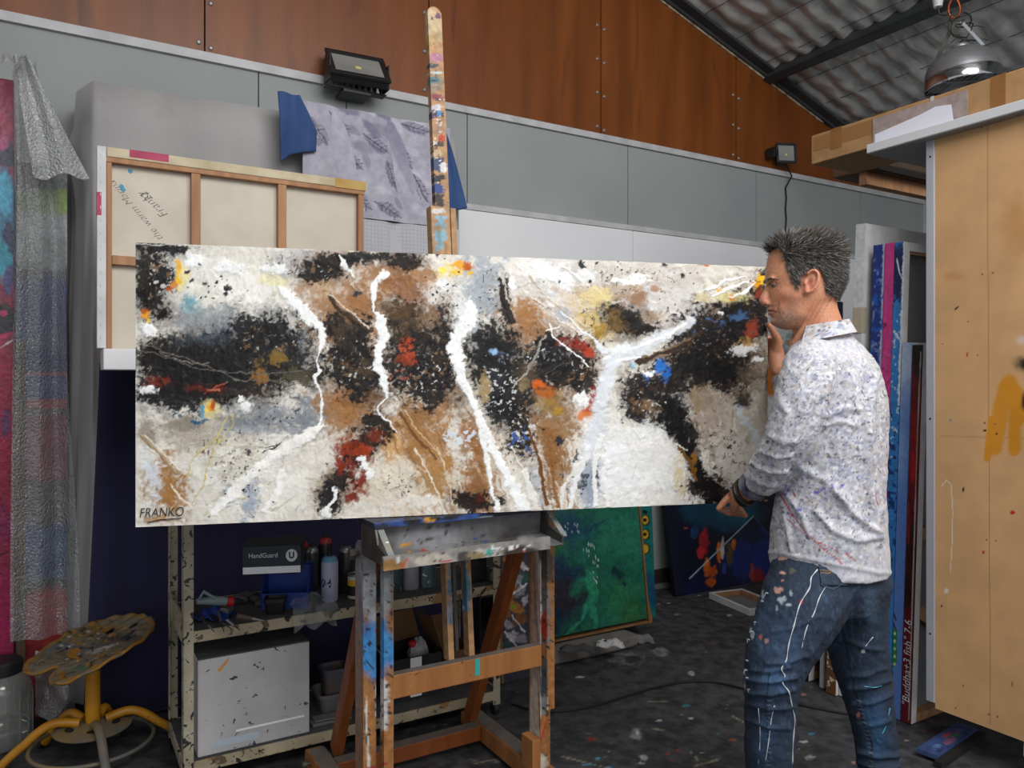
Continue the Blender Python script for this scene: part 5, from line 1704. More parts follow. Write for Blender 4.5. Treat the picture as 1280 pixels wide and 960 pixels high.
def paint_teal(u, v, co):
    px, py = px_of(co)
    p = Paint(px, py, '#1a6a68')
    p.blob(812, 735, 20, 26, '#15506a', edge=.3)
    for y in (650, 668, 686):
        p.blob(807, y, 6.5, 8.5, '#15140f', edge=.05).blob(806.5, y, 5, 6.6, '#c4a02c', edge=.05)
    p.blob(806, 650, 3, 3, '#15140f', edge=.05).blob(806, 668, 3, 3, '#15140f', edge=.05).blob(806, 640, 4, 3, '#15140f', edge=.1)
    return p.C, p.h


me, TMt, tl = leaning('teal', '', S(700, .52), S(820, .50), .50, .44, .0, 1.05, .03, paint_teal, 120, 220)
tag(link('teal_painting', me, M_art), 'teal painting with yellow rings peeping out past the oak frame', 'painting')
ppm = MB()
pm = [onw(806, 735, .60), onw(812, 748, .60), onw(817, 772, .60), onw(817, 789, .60), onw(808, 790, .60), onw(804, 760, .60)]
ppm.prism(frame(W(0, .585, 0), U, Z, N), [(a, max(.004, b)) for a, b in pm], -.004, .004)
tag(ob('cardboard_offcut', ppm, mk('brown_offcut', '#8a5a3c', '#7a4c30', ns=6, rough=.8), bevel=.001), 'curved tan cardboard offcut standing beside the oak frame corner', 'offcut')

# dusty bolster the green painting stands on, with rags
M_bol = mk('dusty_bolster', '#77726e', '#5c5855', ns=9, rough=.95, specks=[(5, .62, '#8a8480')])
q0, q1 = S(612, .84), S(803, .84)
bl = MB()
rings = []
for i in range(25):
    u = i / 24
    s = q0 + (q1 - q0) * u
    k = 1 - .55 * max(0, (u - .93) / .07) ** 2
    rings.append([W(s, .76 + (.095 * k) * max(-1, min(1, 1.4 * math.cos(a))) + .002 * math.sin(u * 9), .034 + .030 * k * max(-1, min(1, 1.4 * math.sin(a))) + .002 * math.sin(u * 9 + a)) for a in [2 * math.pi * j / 20 for j in range(20)]])
tag(ob('bolster', bl.loft(rings), M_bol, smooth=180), 'long dusty grey bolster on the floor under the oak framed painting', 'bolster')


def ragf(cx, cy, wx, wy, hz, sd, z0):
    def f(u, v):
        p = fl(cx + wx * (u - .5), cy, z0)
        q = Vector((p.x, p.y + wy * (v - .5), z0 + hz * math.sin(u * math.pi) ** .6 * math.sin(v * math.pi) ** .6 + .007 * math.sin(u * 11 + sd + v * 3) * math.sin(v * 6 + sd)))
        return q
    return f


M_dots = mk('spotted_cloth', '#b5b5b5', rough=.9, specks=[(80, .60, '#3a3a3c')])
tag(ob('spotted_cloth', MB().sheet(ragf(762, 806, 36, .07, .03, 1, .085), 30, 14, .004), M_dots, smooth=180), 'white cloth with small dark spots crumpled on the bolster', 'cloth')
tag(ob('grey_cloth', MB().sheet(ragf(722, 812, 44, .07, .025, 4, .085), 30, 14, .004), mk('grey_rag', '#4a4a4a', '#3a3a3c', ns=14, rough=.9), smooth=180), 'dark grey cloth crumpled on the bolster beside the spotted one', 'cloth')
tag(ob('pale_cloth', MB().sheet(ragf(804, 800, 26, .09, .03, 7, .004), 24, 16, .004), mk('pale_rag', '#7d7e80', '#5a5a5c', ns=14, rough=.9), smooth=180), 'pale grey rag on the floor past the bolster end', 'cloth')
q = fl(825, 735)
tag(ob('paint_stick', MB().box(yawf(q, 20), -.09, .07, -.03, .03, .001, .03), M_ptub, bevel=.004), 'pale flat block on the floor beside the dark skirting', 'block')


# dark blue and red painting leaning further along
def paint_dark(u, v, co):
    px, py = px_of(co)
    p = Paint(px, py, '#10142a')
    p.blob(895, 635, 60, 30, '#123f58', edge=.5).blob(920, 640, 30, 22, '#16546a', edge=.5).blob(868, 665, 8, 12, '#1c3f6a', edge=.8).blob(880, 675, 6, 22, '#a01f30', edge=.9, soft=.4).blob(876, 690, 5, 8, '#c02c34', edge=.9)
    p.poly([(862, 723), (942, 645), (985, 690), (990, 760), (850, 760)], '#13183a')
    p.blob(930, 705, 30, 30, '#1c2a72', edge=.7).blob(955, 700, 16, 40, '#1a2c80', edge=.7).blob(950, 730, 10, 20, '#8a1c28', edge=.9).blob(966, 690, 6, 26, '#7c1a2c', edge=.9).blob(870, 735, 20, 10, '#161c44', edge=.8)
    for x, y, w, h, c in ((884, 708, 5, 13, '#d2691c'), (891, 715, 6, 10, '#b5501a'), (899, 690, 4, 16, '#d8701e'), (903, 685, 2.4, 14, '#cfcac4'), (912, 692, 5, 16, '#5c4a1c'), (917, 680, 3, 9, '#c06a1c'), (889, 728, 8, 6, '#c4581c'), (905, 712, 3, 8, '#35408a'), (940, 715, 3, 12, '#a03a2a')):
        p.blob(x, y, w, h, c, edge=.6, esc=7, soft=.3)
    p.line([(862, 723), (905, 681), (942, 645)], 1.1, '#a9b4c0', edge=.2).line([(942, 645), (985, 700)], .9, '#2c5080', edge=.3)
    p.blob(857, 660, 4, 2, '#a04a40', edge=.9).vary(.3, 6, (1, 2), 6)
    return p.C, fbm(px / 3, py / 4, 3, 3)


k0_, k1_ = S(846, .26), S(992, .26)
me, DM, dl = leaning('dark', '', k0_, k1_, .25, .10, .0, 1.0, .035, paint_dark, 160, 170)
tag(link('dark_painting', me, M_art), 'dark blue painting with orange bars and a pale diagonal line leaning behind the man', 'painting')


# white stretcher lying on the floor
def flat_frame(pts, w, h):
    P4 = [fl(*p) for p in pts]
    return P4


ff = thing('stretcher_frame', 'white canvas lying face down on the floor, wooden inner edge showing', 'canvas', fl(930, 765))
a, b, c = fl(886, 748), fl(950, 776), fl(925, 735)
ex = (b - a).normalized()
ey = (c - a - ex * (c - a).dot(ex)).normalized()
FF = frame(a, ex, ey, Z)
Lx, Ly = .40, .26
ob('canvas_sheet', MB().box(FF, .02, Lx - .02, .02, Ly - .02, .004, .008), mk('grey_primed_canvas', '#7d7c7c', '#6c6b6b', ns=9, rough=.8), ff)
for n_, q4 in (('stretcher_bar', (0, Lx, 0, .018)), ('stretcher_bar', (0, Lx, Ly - .018, Ly)), ('stretcher_bar', (0, .018, .0185, Ly - .0185)), ('stretcher_bar', (Lx - .018, Lx, .0185, Ly - .0185))):
    ob(n_, MB().box(FF, *q4, .0, .04), M_foldw, ff, bevel=.002)
for q4 in ((.0185, Lx - .0185, Ly - .034, Ly - .0185), (.0185, .034, .0185, Ly - .035)):
    ob('inner_wood', MB().box(FF, *q4, .009, .036), M_pine, ff)


# grey abstract canvas beyond the man's face
def paint_pale(u, v, co):
    px, py = px_of(co)
    p = Paint(px, py, '#d6d8da')
    p.blob(968, 380, 8, 26, '#8fb5ba', edge=.6).line([(963, 372), (968, 395), (965, 412)], 1.6, '#a8562c', edge=.5).blob(985, 410, 7, 3, '#4a9a92', rot=-30, edge=.9).blob(992, 420, 8, 5, '#9ab8bc', edge=.9).blob(986, 428, 6, 4, '#b59a94', edge=.9).blob(975, 440, 14, 14, '#b0b2b6', edge=.5)
    p.blob(962, 480, 12, 22, '#c9781c', edge=.4).blob(990, 600, 30, 60, '#8a5a4a', edge=.6).vary(.12, 8, (1, 1), 4)
    return p.C, p.h


pl0, pl1 = S(957, .86), S(1016, .86)
zq = 1.4 + (476 - 560) / F * W(pl0, .86, 0).y
me, PMt, pll = leaning('pale', '', pl0, pl1, .86, .76, zq, 1.86 - zq, .035, paint_pale, 70, 220)
tag(link('pale_painting', me, M_art), 'pale grey and teal painting standing just beyond the face and raised hand', 'painting')

tag(ob('plinth_box', MB().box(wf(S(986, .84), .84, 0), 0, .26, -.05, .05, .001, zq - .004), mk('dark_plinth', '#1e1f26', '#26262c', ns=5, rough=.7), bevel=.004), 'dark upright box behind the man carrying the pale painting', 'box')

# ================================================================== storage rack with the end panel
M_mdf = mk('mdf_panel', attr=True, c2='#f0f0f0', ns=8, rough=.6)
M_slab = mk('white_melamine', '#c6c7ca', '#bebfc3', ns=3, rough=.45)
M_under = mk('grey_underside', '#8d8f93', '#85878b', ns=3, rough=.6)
sP = 2.872
dE = dpx(1169, sP)
PZ0, PZ1 = .155, 2.352


def paint_panel(u, v, co):
    px, py = px_of(co)
    p = Paint(px, py, '#c89e70')
    p.blob(1275, 280, 40, 70, '#b88650', soft=.9, edge=.4, a=.7).blob(1190, 345, 20, 8, '#b27c46', soft=.9, a=.5)
    p.vary(.10, 60, (1, 3), 4)
    p.line([(1234, 130), (1238, 905)], .7, '#a07a4e', edge=0)
    p.line([(1175, 545), (1280, 548)], 2, '#a87c4e', soft=.9, edge=.5, a=.5)
    for a, b, w in (((1256, 485), (1243, 560), 13), ((1270, 490), (1268, 560), 11), ((1262, 478), (1275, 520), 14), ((1240, 525), (1234, 573), 6.5), ((1268, 520), (1267, 565), 7)):
        p.line([a, b], w, '#c9861c', soft=.5, edge=.15, a=.95)
    p.blob(1283, 455, 22, 14, '#1c1a1a', soft=.7, edge=.3).blob(1284, 500, 10, 22, '#1c1a1a', soft=.6, edge=.3).blob(1278, 425, 12, 10, '#d0b8ac', soft=.9, edge=.2)
    for x, y in ((1228, 343), (1241, 341), (1231, 529), (1244, 530), (1233, 675), (1245, 676), (1236, 893), (1247, 896), (1227, 159), (1237, 155)):
        p.blob(x, y, 1.5, 1.4, '#4a4440', edge=.1)
    for x, y, w, h, c in ((1196, 385, 4, 1.2, '#2a2624'), (1231, 538, 2.2, 1.7, '#1a1716'), (1246, 542, 1.8, 1.6, '#1a1716'), (1209, 443, 1.2, 4, '#b02430'), (1222, 444, 1, 1, '#5a4030'), (1266, 641, 3.6, 2.4, '#b5202a'), (1204, 612, 2, 4, '#1c1a1a'), (1229, 690, 1.6, 3, '#a83a30'), (1188, 525, 2, 2, '#8d8f90'), (1183, 738, 3, 4, '#d4cec6'), (1177, 757, 1.6, 2, '#2a2624'),
                          (1265, 855, .8, 3, '#3a3430'), (1178, 430, 1, 1, '#5a4030'), (1204, 857, 1, 1, '#5a4030'), (1195, 885, 1.4, 1, '#5a4030'), (1210, 402, 1, 1, '#5a4030')):
        p.blob(x, y, w, h, c, rot=-40 if w == 4 else 0, edge=.5, esc=4, soft=.3)
    p.line([(1177, 608), (1183, 600), (1189, 606), (1191, 640), (1190, 680), (1188, 715)], .6, '#dcd4c8', edge=0).line([(1187, 715), (1187, 735)], .4, '#dcd4c8', edge=.2)
    return p.C, p.h


rack = thing('storage_rack', 'tall tan board sided storage rack with a white top, seen end on', 'rack', W(sP + .5, dE + .4, 0))
PL = 1.55
PMx = frame(W(sP, dE, PZ0), N, U, Z)                                  # x towards the camera along the panel, y into the rack
link('side_panel', slab(PMx, .5, PZ1 - PZ0, .018, 170, 640, paint_panel), M_mdf, rack)
ob('side_panel', MB().box(PMx, .5005, PL, 0, .018, 0, PZ1 - PZ0), mk('mdf_plain', '#c89e70', '#b58c5c', ns=2, rough=.6), rack)
ob('edge_trim', MB().box(PMx, -.034, -.001, -.004, .03, .02, PZ1 - PZ0 - .02), M_alu, rack, bevel=.002)
for z in (.28, 1.1, 2.1):
    ob('screw', MB().lathe(frame(PMx @ Vector((-.017, -.0042, z)), N, Z, -U), [(.004, 0), (.003, .0015)], 10), M_dark, rack)
ob('top_batten', MB().box(PMx, -.0, PL, .019, .06, PZ1 - PZ0 - .05, PZ1 - PZ0), M_pine, rack)
ob('upright', MB().box(PMx, PL - .09, PL - .001, .019, .1, -PZ0 + .001, PZ1 - PZ0 - .051), M_pine, rack)
ob('upright', MB().box(PMx, -.0, .05, .62, .68, -PZ0 + .001, PZ1 - PZ0), M_pine, rack)
ob('upright', MB().box(PMx, PL - .06, PL, .95, 1.0, -PZ0 + .001, PZ1 - PZ0), M_pine, rack)
ob('floor_batten', MB().box(PMx, .30, PL - .1, .019, .09, -.06, -.0005), M_pine, rack)
ob('foot', MB().box(PMx, PL - .18, PL - .1, .03, .09, -PZ0 + .001, -.0605), M_pine, rack)
sT = sP - .055
dT = dpx(1083, sT)
TZ = 1.4 + (476 - 192) / F * (W(sT, dT, 0).y)
ob('top_slab', MB().box(wf(sT, dT, TZ), 0, 1.15, -(PL + .25), 0, 0, .036), M_slab, rack, bevel=.003)
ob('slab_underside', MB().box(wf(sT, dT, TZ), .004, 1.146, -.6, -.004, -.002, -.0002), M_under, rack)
TT = TZ + .0365

# long cardboard box on the rack top
sB = sT + .055
dB = dpx(1014, sB)
lb = thing('cardboard_box', 'long taped cardboard carton lying on the rack top, its end overhanging', 'box', W(sB + .15, dB + .6, TT))
LBM = frame(W(sB, dB, TT), N, U, Z)
ob('box_body', MB().box(LBM, 0, 1.9, 0, .30, .001, .128), mk('ribbed_cardboard', '#93704a', '#a07c54', ns=16, st=(2, 1, 1), rough=.8), lb, bevel=.004)
M_tape = mk('packing_tape', '#8a6038', '#7a5430', ns=9, rough=.3, coat=.3)
for x, w, m in ((.10, .055, M_tape), (.295, .075, M_tape), (.54, .012, M_carton), (.76, .05, M_tape), (.93, .06, M_tape)):
    ob('tape', MB().box(LBM, x, x + w, -.0012, -.0001, .04 if w > .05 else .001, .1295 if w < .07 else .11).box(LBM, x, x + w, -.0012, .2, .1281, .1292), m, lb)
ob('seam_tape', MB().box(LBM, .012, .30, -.0008, -.0001, .055, .115), mk('pale_tape', '#8c6640', rough=.35, coat=.3), lb)
ob('plastic_pouch', MB().box(LBM, .30, .68, -.003, -.0013, .005, .112), mk('clear_pouch', '#8a7c78', '#9c8f8c', ns=30, rough=.2, coat=.4), lb)
ob('paper_slip', MB().prism(frame(LBM @ Vector((0, -.0032, 0)), N, Z, -U), [(.31, .002), (.63, .002), (.62, .075), (.56, .085), (.50, .072), (.31, .048)], 0, .0012), mk('white_paper', '#cfcfda', rough=.7), lb)
ob('end_flap', MB().box(LBM, -.004, -.0005, .006, .294, .006, .122), mk('flap_cardboard', '#8a6644', '#7a5838', ns=8, rough=.85), lb)

# darker boxes further back on top of the rack's rear
zb = 1.4 + (476 - 228) / F * 3.86
s_a = S(1092, 1.75)
b2 = thing('cardboard_box', 'open brown box with shiny tape further back under the overhanging carton', 'box', W(s_a + .4, 1.5, zb))
BB = wf(s_a, 1.75, zb)
ob('box_body', MB().box(BB, 0, 1.0, 0, .22, .0, .10), mk('dim_cardboard', '#5a4330', '#4a3626', ns=6, rough=.7), b2, bevel=.006)
ob('lid', MB().beam(BB @ Vector((.02, -.004, .012)), BB @ Vector((.9, -.004, .012)), .012, .03, side=N), M_dark, b2)
ob('shiny_tape', MB().box(BB, .10, .75, -.0022, -.0002, .035, .075), mk('gloss_tape', '#4a3c30', rough=.12, coat=1), b2)
zc_ = 1.4 + (476 - 207) / F * 3.9
s_b = S(1075, 1.72)
b3 = thing('cardboard_box', 'small tan carton with a hand hole poking out below the overhanging carton', 'box', W(s_b + .1, 1.4, zb + .101))
BB3 = wf(s_b, 1.72, zb + .101)
ob('box_body', MB().box(BB3, 0, .5, 0, .12, 0, .085), M_card2, b3, bevel=.008)
ob('hand_hole', MB().box(BB3, .02, .07, -.001, .0, .035, .06), M_dark, b3)
ob('bearer', MB().box(wf(0, 0, 0), s_a + .02, s_a + .9, -1.7, -1.66, zb - .06, zb - .0005), M_pine, rack)
ob('bearer_post', MB().box(wf(0, 0, 0), s_a + .95, s_a + 1.0, -1.72, -1.66, .001, zb - .0005), M_pine, rack)

# ================================================================== canvases filed upright in the rack
M_back = mk('primed_back', '#6f6f70', '#646466', ns=5, rough=.85)
M_edge = mk('painted_edges', attr=True, c2='#ececec', ns=60, rough=.45, bump=.3, bs=60)
sC = 2.99
GRP = 'canvases filed upright in the rack'


def filed(label, px_b, px_t, y_t, t, paint, back=True, s=sC, Lc=.95, braces=False, name='filed_canvas', wood=M_pine, zbase=.004, edge_back=M_foldw, w=.035):
    """canvas seen by its left edge: px_b/px_t = column of its front corner at the floor / at the top, y_t = row of the top"""
    dbt, dtp = dpx(px_b, s), dpx(px_t, s)
    Yt = W(s, dtp, 0).y
    zt = H + (CY - y_t) / F * Yt
    up_ = (W(s, dtp, zt) - W(s, dbt, zbase)).normalized()
    L_ = (W(s, dtp, zt) - W(s, dbt, zbase)).length
    nb = U.cross(up_).normalized()
    nb = nb if nb.dot(-N) > 0 else -nb
    o = thing(name, label, 'canvas', W(s + Lc / 2, dbt - .02, zbase), GRP)
    EM_ = frame(W(s, dbt, zbase), nb, U, up_)                      # left edge as a slab: x = thickness going back
    M = frame(W(s, dbt, zbase), U, nb, up_)
    me = slab(frame(W(s, dbt, zbase) + nb * t, -nb, U, up_), t, L_, .004, 16, 420, paint, .0006)
    link('painted_edge', me, M_edge, o)
    ob('face', MB().box(M, .0045, Lc, t - .003, t, .002, L_ - .002), M_back, o)
    ob('stretcher_bar', MB().box(M, .0045, .0045 + w, .0, t - .0035, .0, L_), edge_back, o)
    ob('stretcher_bar', MB().box(M, .0055 + w, Lc, .0, t - .0035, L_ - w, L_), edge_back, o)
    ob('stretcher_bar', MB().box(M, .0055 + w, Lc, .0, t - .0035, 0, w), wood, o)
    ob('inner_wood', MB().box(M, .0055 + w, .017 + w, .006, t - .0035, w + .001, L_ - w - .013), wood, o)
    ob('inner_wood', MB().box(M, .0175 + w, Lc, .006, t - .0035, L_ - w - .012, L_ - w - .0005), wood, o)
    if braces:
        for zz, dz in ((.45, -.22), (L_ * .5, .0), (L_ * .74, .2)):
            ob('brace', MB().beam(M @ Vector((.058, t * .5, zz)), M @ Vector((.45, t * .5, zz + dz)), .05, .018, side=up_), wood, o)
    return o, M, L_


def one(c, *sp):
    def f(u, v, co):
        p = Paint(u * 1000, v * 1000, c)
        for b in sp:
            if b[0] == 'k':
                p.speck(20, b[1], 60, b[2], b[3], sc=b[4], thr=b[5])
            elif b[0] == 'l':
                p.line(b[1], b[2], b[3], edge=b[4] if len(b) > 4 else .6, esc=8)
            else:
                p.blob(*b[1:6], edge=.6, esc=16, soft=.5)
        p.vary(.2, 14, (1, 1.5), 5)
        return p.C, fbm(u * 400, v * 200, 3, 9)
    return f


# back to front (u: 0 = far side of the edge, increasing towards the viewer)
filed('dark canvas edge deepest in the rack, seen between the legs', 1010, 1020, 700, .05, one('#1a1816', ('b', 20, 200, 30, 90, '#3a2a1c')), s=3.0)
filed('thin white canvas edge between the dark and the brown mottled edges', 1029, 1034, 640, .02, one('#a9a9ac'), s=2.99)
filed('brown mottled canvas edge, its foot showing between the legs', 1044, 1050, 560, .048, one('#6a4626', ('k', 200, 400, '#c9c0b0', 16, .58), ('k', 500, 500, '#2c1c10', 12, .62)), s=2.965)
wh, WM_, wl_ = filed('tallest white edged canvas, its wooden back facing out behind the blue and pink ones', 1060, 1082, 279, .046, one('#c4c4c6', ('k', 1000, 1000, '#a9a9ab', 12, .74)), s=2.985, w=.085)
ob('tape_patch', MB().box(WM_, -.0048, .001, .004, .04, wl_ - .47, wl_ - .36).box(WM_, -.0048, .030, -.0012, .0039, wl_ - .47, wl_ - .36), mk('masking_tape', '#a89c8a', rough=.7), wh, label='beige tape patch')
filed('dark blue edged canvas beside the pink one', 1088, 1105.5, 305, .05, one('#203478', ('k', 1200, 1100, '#6f7cae', 14, .58), ('l', [(46, 1000), (50, 1990)], 7, '#9aa0c0', .9), ('k', 1600, 300, '#1c54a4', 18, .56)))
filed('bright pink edged canvas between two blue ones', 1100.5, 1118, 303, .041, one('#bc3c80', ('k', 1000, 1100, '#c8508c', 16, .58), ('k', 1000, 1100, '#7c2050', 14, .66)))
filed('blue canvas edge with white splashes, grey back facing out', 1112.5, 1130.5, 302, .041, one('#3478bc', ('b', 20, 1850, 60, 150, '#1a2450'), ('l', [(10, 1900), (25, 1840), (40, 1810)], 3, '#d8dce4', .4), ('l', [(8, 1600), (40, 1560)], 5, '#cfd6e0', .9), ('k', 1400, 500, '#b5cce0', 12, .66), ('k', 900, 500, '#1a3a70', 16, .56), ('l', [(38, 1300), (42, 1990)], 6, '#cdd4dc', .9)))


def paint_lb(u, v, co):
    px, py = px_of(co)
    p = Paint(px, py, '#5578bc')
    p.blob(1128, 440, 30, 90, '#a4b6d0', soft=.9, edge=.2).blob(1122, 560, 20, 70, '#7596c8', soft=.9, edge=.2)
    p.blob(1108, 690, 6, 60, '#7a1a20', edge=.7, soft=.3).blob(1106, 740, 7, 40, '#6a161c', edge=.7, soft=.3)
    p.poly([(1108, 755), (1122, 790), (1118, 785)], '#3a1418').line([(1107, 740), (1120, 775)], 1.2, '#2a1418', edge=.2)
    p.poly([(1107, 786), (1121, 786), (1121, 828), (1114, 838), (1107, 812)], '#2a7a34')
    for i in range(3):
        for j in range(5):
            p.blob(1110 + i * 4.2, 792 + j * 9.5, 1.5, 2.6, '#b9cdb4', edge=.1)
    p.poly([(1104, 815), (1116, 842), (1119, 900), (1108, 900)], '#8a5c2c')
    p.line([(1106, 812), (1116, 842)], .9, '#221412', edge=.2)
    return p.C, p.h


filed('light blue canvas edge with a green check at its foot', 1125, 1140, 428, .042, paint_lb, edge_back=M_slab, s=2.986)


def paint_bu(u, v, co):
    px, py = px_of(co)
    p = Paint(px, py, '#5a1220')
    p.blob(1146, 440, 14, 40, '#191212', soft=.5, edge=.5).blob(1142, 540, 9, 60, '#7a1218', soft=.7, edge=.8).blob(1141, 590, 6, 26, '#a8161c', soft=.7, edge=.8).blob(1138, 680, 9, 60, '#2a1014', soft=.6, edge=.8).blob(1134, 650, 4, 30, '#701820', edge=.9).blob(1134, 740, 9, 40, '#1f0d10', soft=.7, edge=.6)
    p.vary(.2, 5, (1, 2), 3)
    p.line([(1151, 440), (1146, 560), (1142, 700), (1136, 900)], .9, '#b5ab9c', edge=.4)
    return p.C, p.h


bud, BMx, bul = filed('dark red canvas edge lettered in white, foremost in the rack', 1138, 1153.5, 431, .042, paint_bu, braces=True, s=2.982)
# white lettering running up the edge
c_ = BMx @ Vector((-.0012, .021, .245))
upv = (BMx @ Vector((0, 0, 1)) - BMx @ Vector((0, 0, 0)))
nbv = (BMx @ Vector((0, 1, 0)) - BMx @ Vector((0, 0, 0)))
TMx = frame(c_, upv, nbv, -U)
link('lettering', text_mesh('"Buddha+3 fish" 7-6', .043, TMx, shear=.12, thick=.0005, space=1.02, bold=-.0004), M_wp, bud)

# small navy edge beyond the neck
qn = S(1050, 1.0)
tag(ob('navy_board', MB().box(wf(S(1040, .9), .9, 0), 0, S(1054, .9) - S(1040, .9), 0, .04, .001, 1.4 + (476 - 377) / F * W(S(1050, .9), .9, 0).y), mk('navy_edge', '#1c2440', rough=.5), bevel=.003), 'narrow navy panel standing upright beyond the neck and collar', 'panel')

# ================================================================== hanging lamp
M_dome = mk('spun_aluminium', '#96969a', '#86868a', ns=30, st=(.2, .2, 3), rough=.4, metal=.6)
M_chrome = mk('bright_rim', '#b9bbbd', rough=.12, metal=1)
LP = P(1203, 95, 4.24)
lam = thing('pendant_lamp', 'round metal workshop lamp with a wire grille hanging from the foil roof', 'lamp', LP)
R_ = .186
LT = frame(LP, Vector((1, 0, 0)), Vector((0, 1, 0)), Z) @ Matrix.Rotation(math.radians(-4), 4, 'Y')
pr = [(R_, -.055), (R_, -.005)]
ob('rim', MB().lathe(LT, [(R_ + .002, -.06), (R_ + .004, -.055), (R_ + .004, .0), (R_, .006), (R_ - .006, .0), (R_ - .006, -.06)], 48, cap=False), M_chrome, lam, smooth=50)
ob('dome', MB().lathe(LT, [(R_, .006)] + [(R_ * math.cos(a) * 1.0, .006 + .15 * math.sin(a)) for a in [math.pi / 2 * k / 12 for k in range(1, 11)]] + [(.05, .155), (.045, .168), (0.001, .169)], 48, cap=False), M_dome, lam, smooth=60)
ob('reflector', MB().lathe(LT, [(R_ - .008, -.03), (R_ * .8, .05), (R_ * .3, .1), (.001, .11)], 32, cap=False), M_dome, lam, smooth=60)
for i in range(10):
    x = -.16 + .0355 * i
    y = math.sqrt(max(0, R_ ** 2 - x * x))
    ob('grille_wire', MB().tube([LT @ Vector((x, -y, -.062)), LT @ Vector((x, y, -.062))], .0022, 6), M_mtl, lam)
for y in (-.1, .1):
    x = math.sqrt(R_ ** 2 - y * y)
    ob('grille_wire', MB().tube([LT @ Vector((-x, y, -.066)), LT @ Vector((x, y, -.066))], .003, 6), M_mtl, lam)
hk = LP + Vector((-.045, 0, .43))
for sx in (-1, 1):
    ob('hanger_arm', MB().beam(LT @ Vector((sx * .085 - .01, -.08 if sx > 0 else .06, .13)), hk + Vector((sx * .018 + .02, 0, -.13)), .022, .004, side=Vector((1, 0, 0))), M_alu if sx > 0 else M_iron, lam)
car = [hk + Vector((.032 * math.cos(a) * (1 - .2 * math.sin(a)), 0, -.055 + .055 * math.sin(a))) for a in [2 * math.pi * k / 16 for k in range(17)]]
ob('carabiner', MB().tube(car, .006, 8), mk('orange_anodised', '#9a4a22', rough=.35, metal=.4), lam, smooth=60)
for i in range(5):
    pts = [LT @ Vector((-.06 + .05 * i, -.02, .18))]
    for k in range(1, 9):
        a = k / 8
        pts.append(pts[0].lerp(hk + Vector((.0, 0, -.10)), a) + Vector((.06 * math.sin(a * 6.28 + i * 1.3) * (1 - a * .6), .02 * math.sin(i + a * 5), .02 * math.sin(a * 9 + i))))
    ob('wire', MB().tube(pts, .0032, 6), M_blk if i % 2 else M_iron, lam, smooth=60)
loop = [hk + Vector((.02, 0, -.16))] + [hk + Vector((.055 + .04 * math.sin(a), 0, -.12 - .04 * math.cos(a))) for a in [math.pi * k / 8 for k in range(9)]]
ob('wire', MB().tube(loop, .004, 6), M_blk, lam, smooth=60)
zr = RZ(U.x * hk.x + U.y * hk.y)
ob('suspension_rod', MB().tube([hk, hk + Vector((-.0, 0, zr - hk.z + .03))], .006, 8), M_mtl, lam)
hoist = hk + Vector((-.09, 0, 0))
ob('hoist_plug', MB().tube([hoist + Vector((0, 0, zr - hk.z)), hoist + Vector((0, 0, .05)), hoist + Vector((0, 0, .01)), hoist + Vector((.0, 0, -.05))], [.034, .034, .03, .022], 14), M_slab, lam, smooth=50)
ob('hook', MB().tube([hoist + Vector((0, 0, -.05)), hoist + Vector((.005, 0, -.085)), hoist + Vector((.04, 0, -.095)), hoist + Vector((.075, 0, -.075))], .006, 8), M_blk, lam, smooth=50)
# ================================================================== tractor seat stool
M_yel = mk('yellow_enamel', '#b07a16', '#946312', ns=8, rough=.45, specks=[(30, .70, '#4a443c'), (9, .68, '#6a665e', (1, 1, 1), .1)])
M_yeld = mk('dusty_yellow_enamel', '#7a6640', '#5c5a56', ns=7, rough=.6)
M_seat = mk('paint_caked_seat', attr=True, c2='#d8d8d8', ns=40, rough=.7, bump=.6, bs=50)
bc = fl(116, 947)
st = thing('stool', 'yellow pedestal stool with a paint caked tractor seat', 'stool', bc)


def seat_outline(a):
    """plan radius of the pan; a=0 is its rear (right), a=180 its front"""
    r = .222 - .018 * math.cos(2 * a)
    f = math.pi - abs((a % (2 * math.pi)) - math.pi)       # 0 at rear .. pi at front
    g = abs(f - math.pi)
    r -= .07 * math.exp(-(g / .28) ** 2)                   # front notch between the thigh lobes
    r += .03 * math.exp(-((g - .75) / .35) ** 2)
    return r


yaw_s = math.radians(-150)
SM = frame(bc + Vector((.006, 0, .410)), Vector((math.cos(math.radians(52)), math.sin(math.radians(52)), 0)), Vector((-math.sin(math.radians(52)), math.cos(math.radians(52)), 0)), Z) @ Matrix.Rotation(math.radians(-4), 4, 'X') @ Matrix.Rotation(math.radians(-11), 4, 'Y')
NR, NA = 26, 120
holes = [(.10, .085), (.10, -.085), (-.055, .13), (-.055, -.13), (.0, .0), (-.14, .12), (-.14, -.12), (.155, 0.0)]
vs, ok = [], []
for i in range(NR + 1):
    for k in range(NA):
        a = 2 * math.pi * k / NA
        r = seat_outline(a) * (i / NR) ** .9
        x, y = r * math.cos(a), r * math.sin(a)
        q = i / NR
        z = .034 * q ** 2.2 * (.6 + .4 * math.cos(a)) - .035 * q ** 2 * max(0, -math.cos(a)) + .02 * math.exp(-((y) / .05) ** 2) * max(0, -x / .2) - .012 * (1 - q)
        z += .004 * math.sin(a * 17 + i) * q
        vs.append(SM @ Vector((x, y, z)))
        ok.append((x, y))
fs = []
for i in range(NR):
    for k in range(NA):
        f = (i * NA + k, i * NA + (k + 1) % NA, (i + 1) * NA + (k + 1) % NA, (i + 1) * NA + k)
        cx = sum(ok[j][0] for j in f) / 4
        cy = sum(ok[j][1] for j in f) / 4
        if i > 1 and any((cx - hx) ** 2 + (cy - hy) ** 2 < .019 ** 2 for hx, hy in holes):
            continue
        fs.append(f)
sb = MB().add(vs, fs)
me = sb.mesh('seat')
co = coords(me)
px, py = px_of(co)
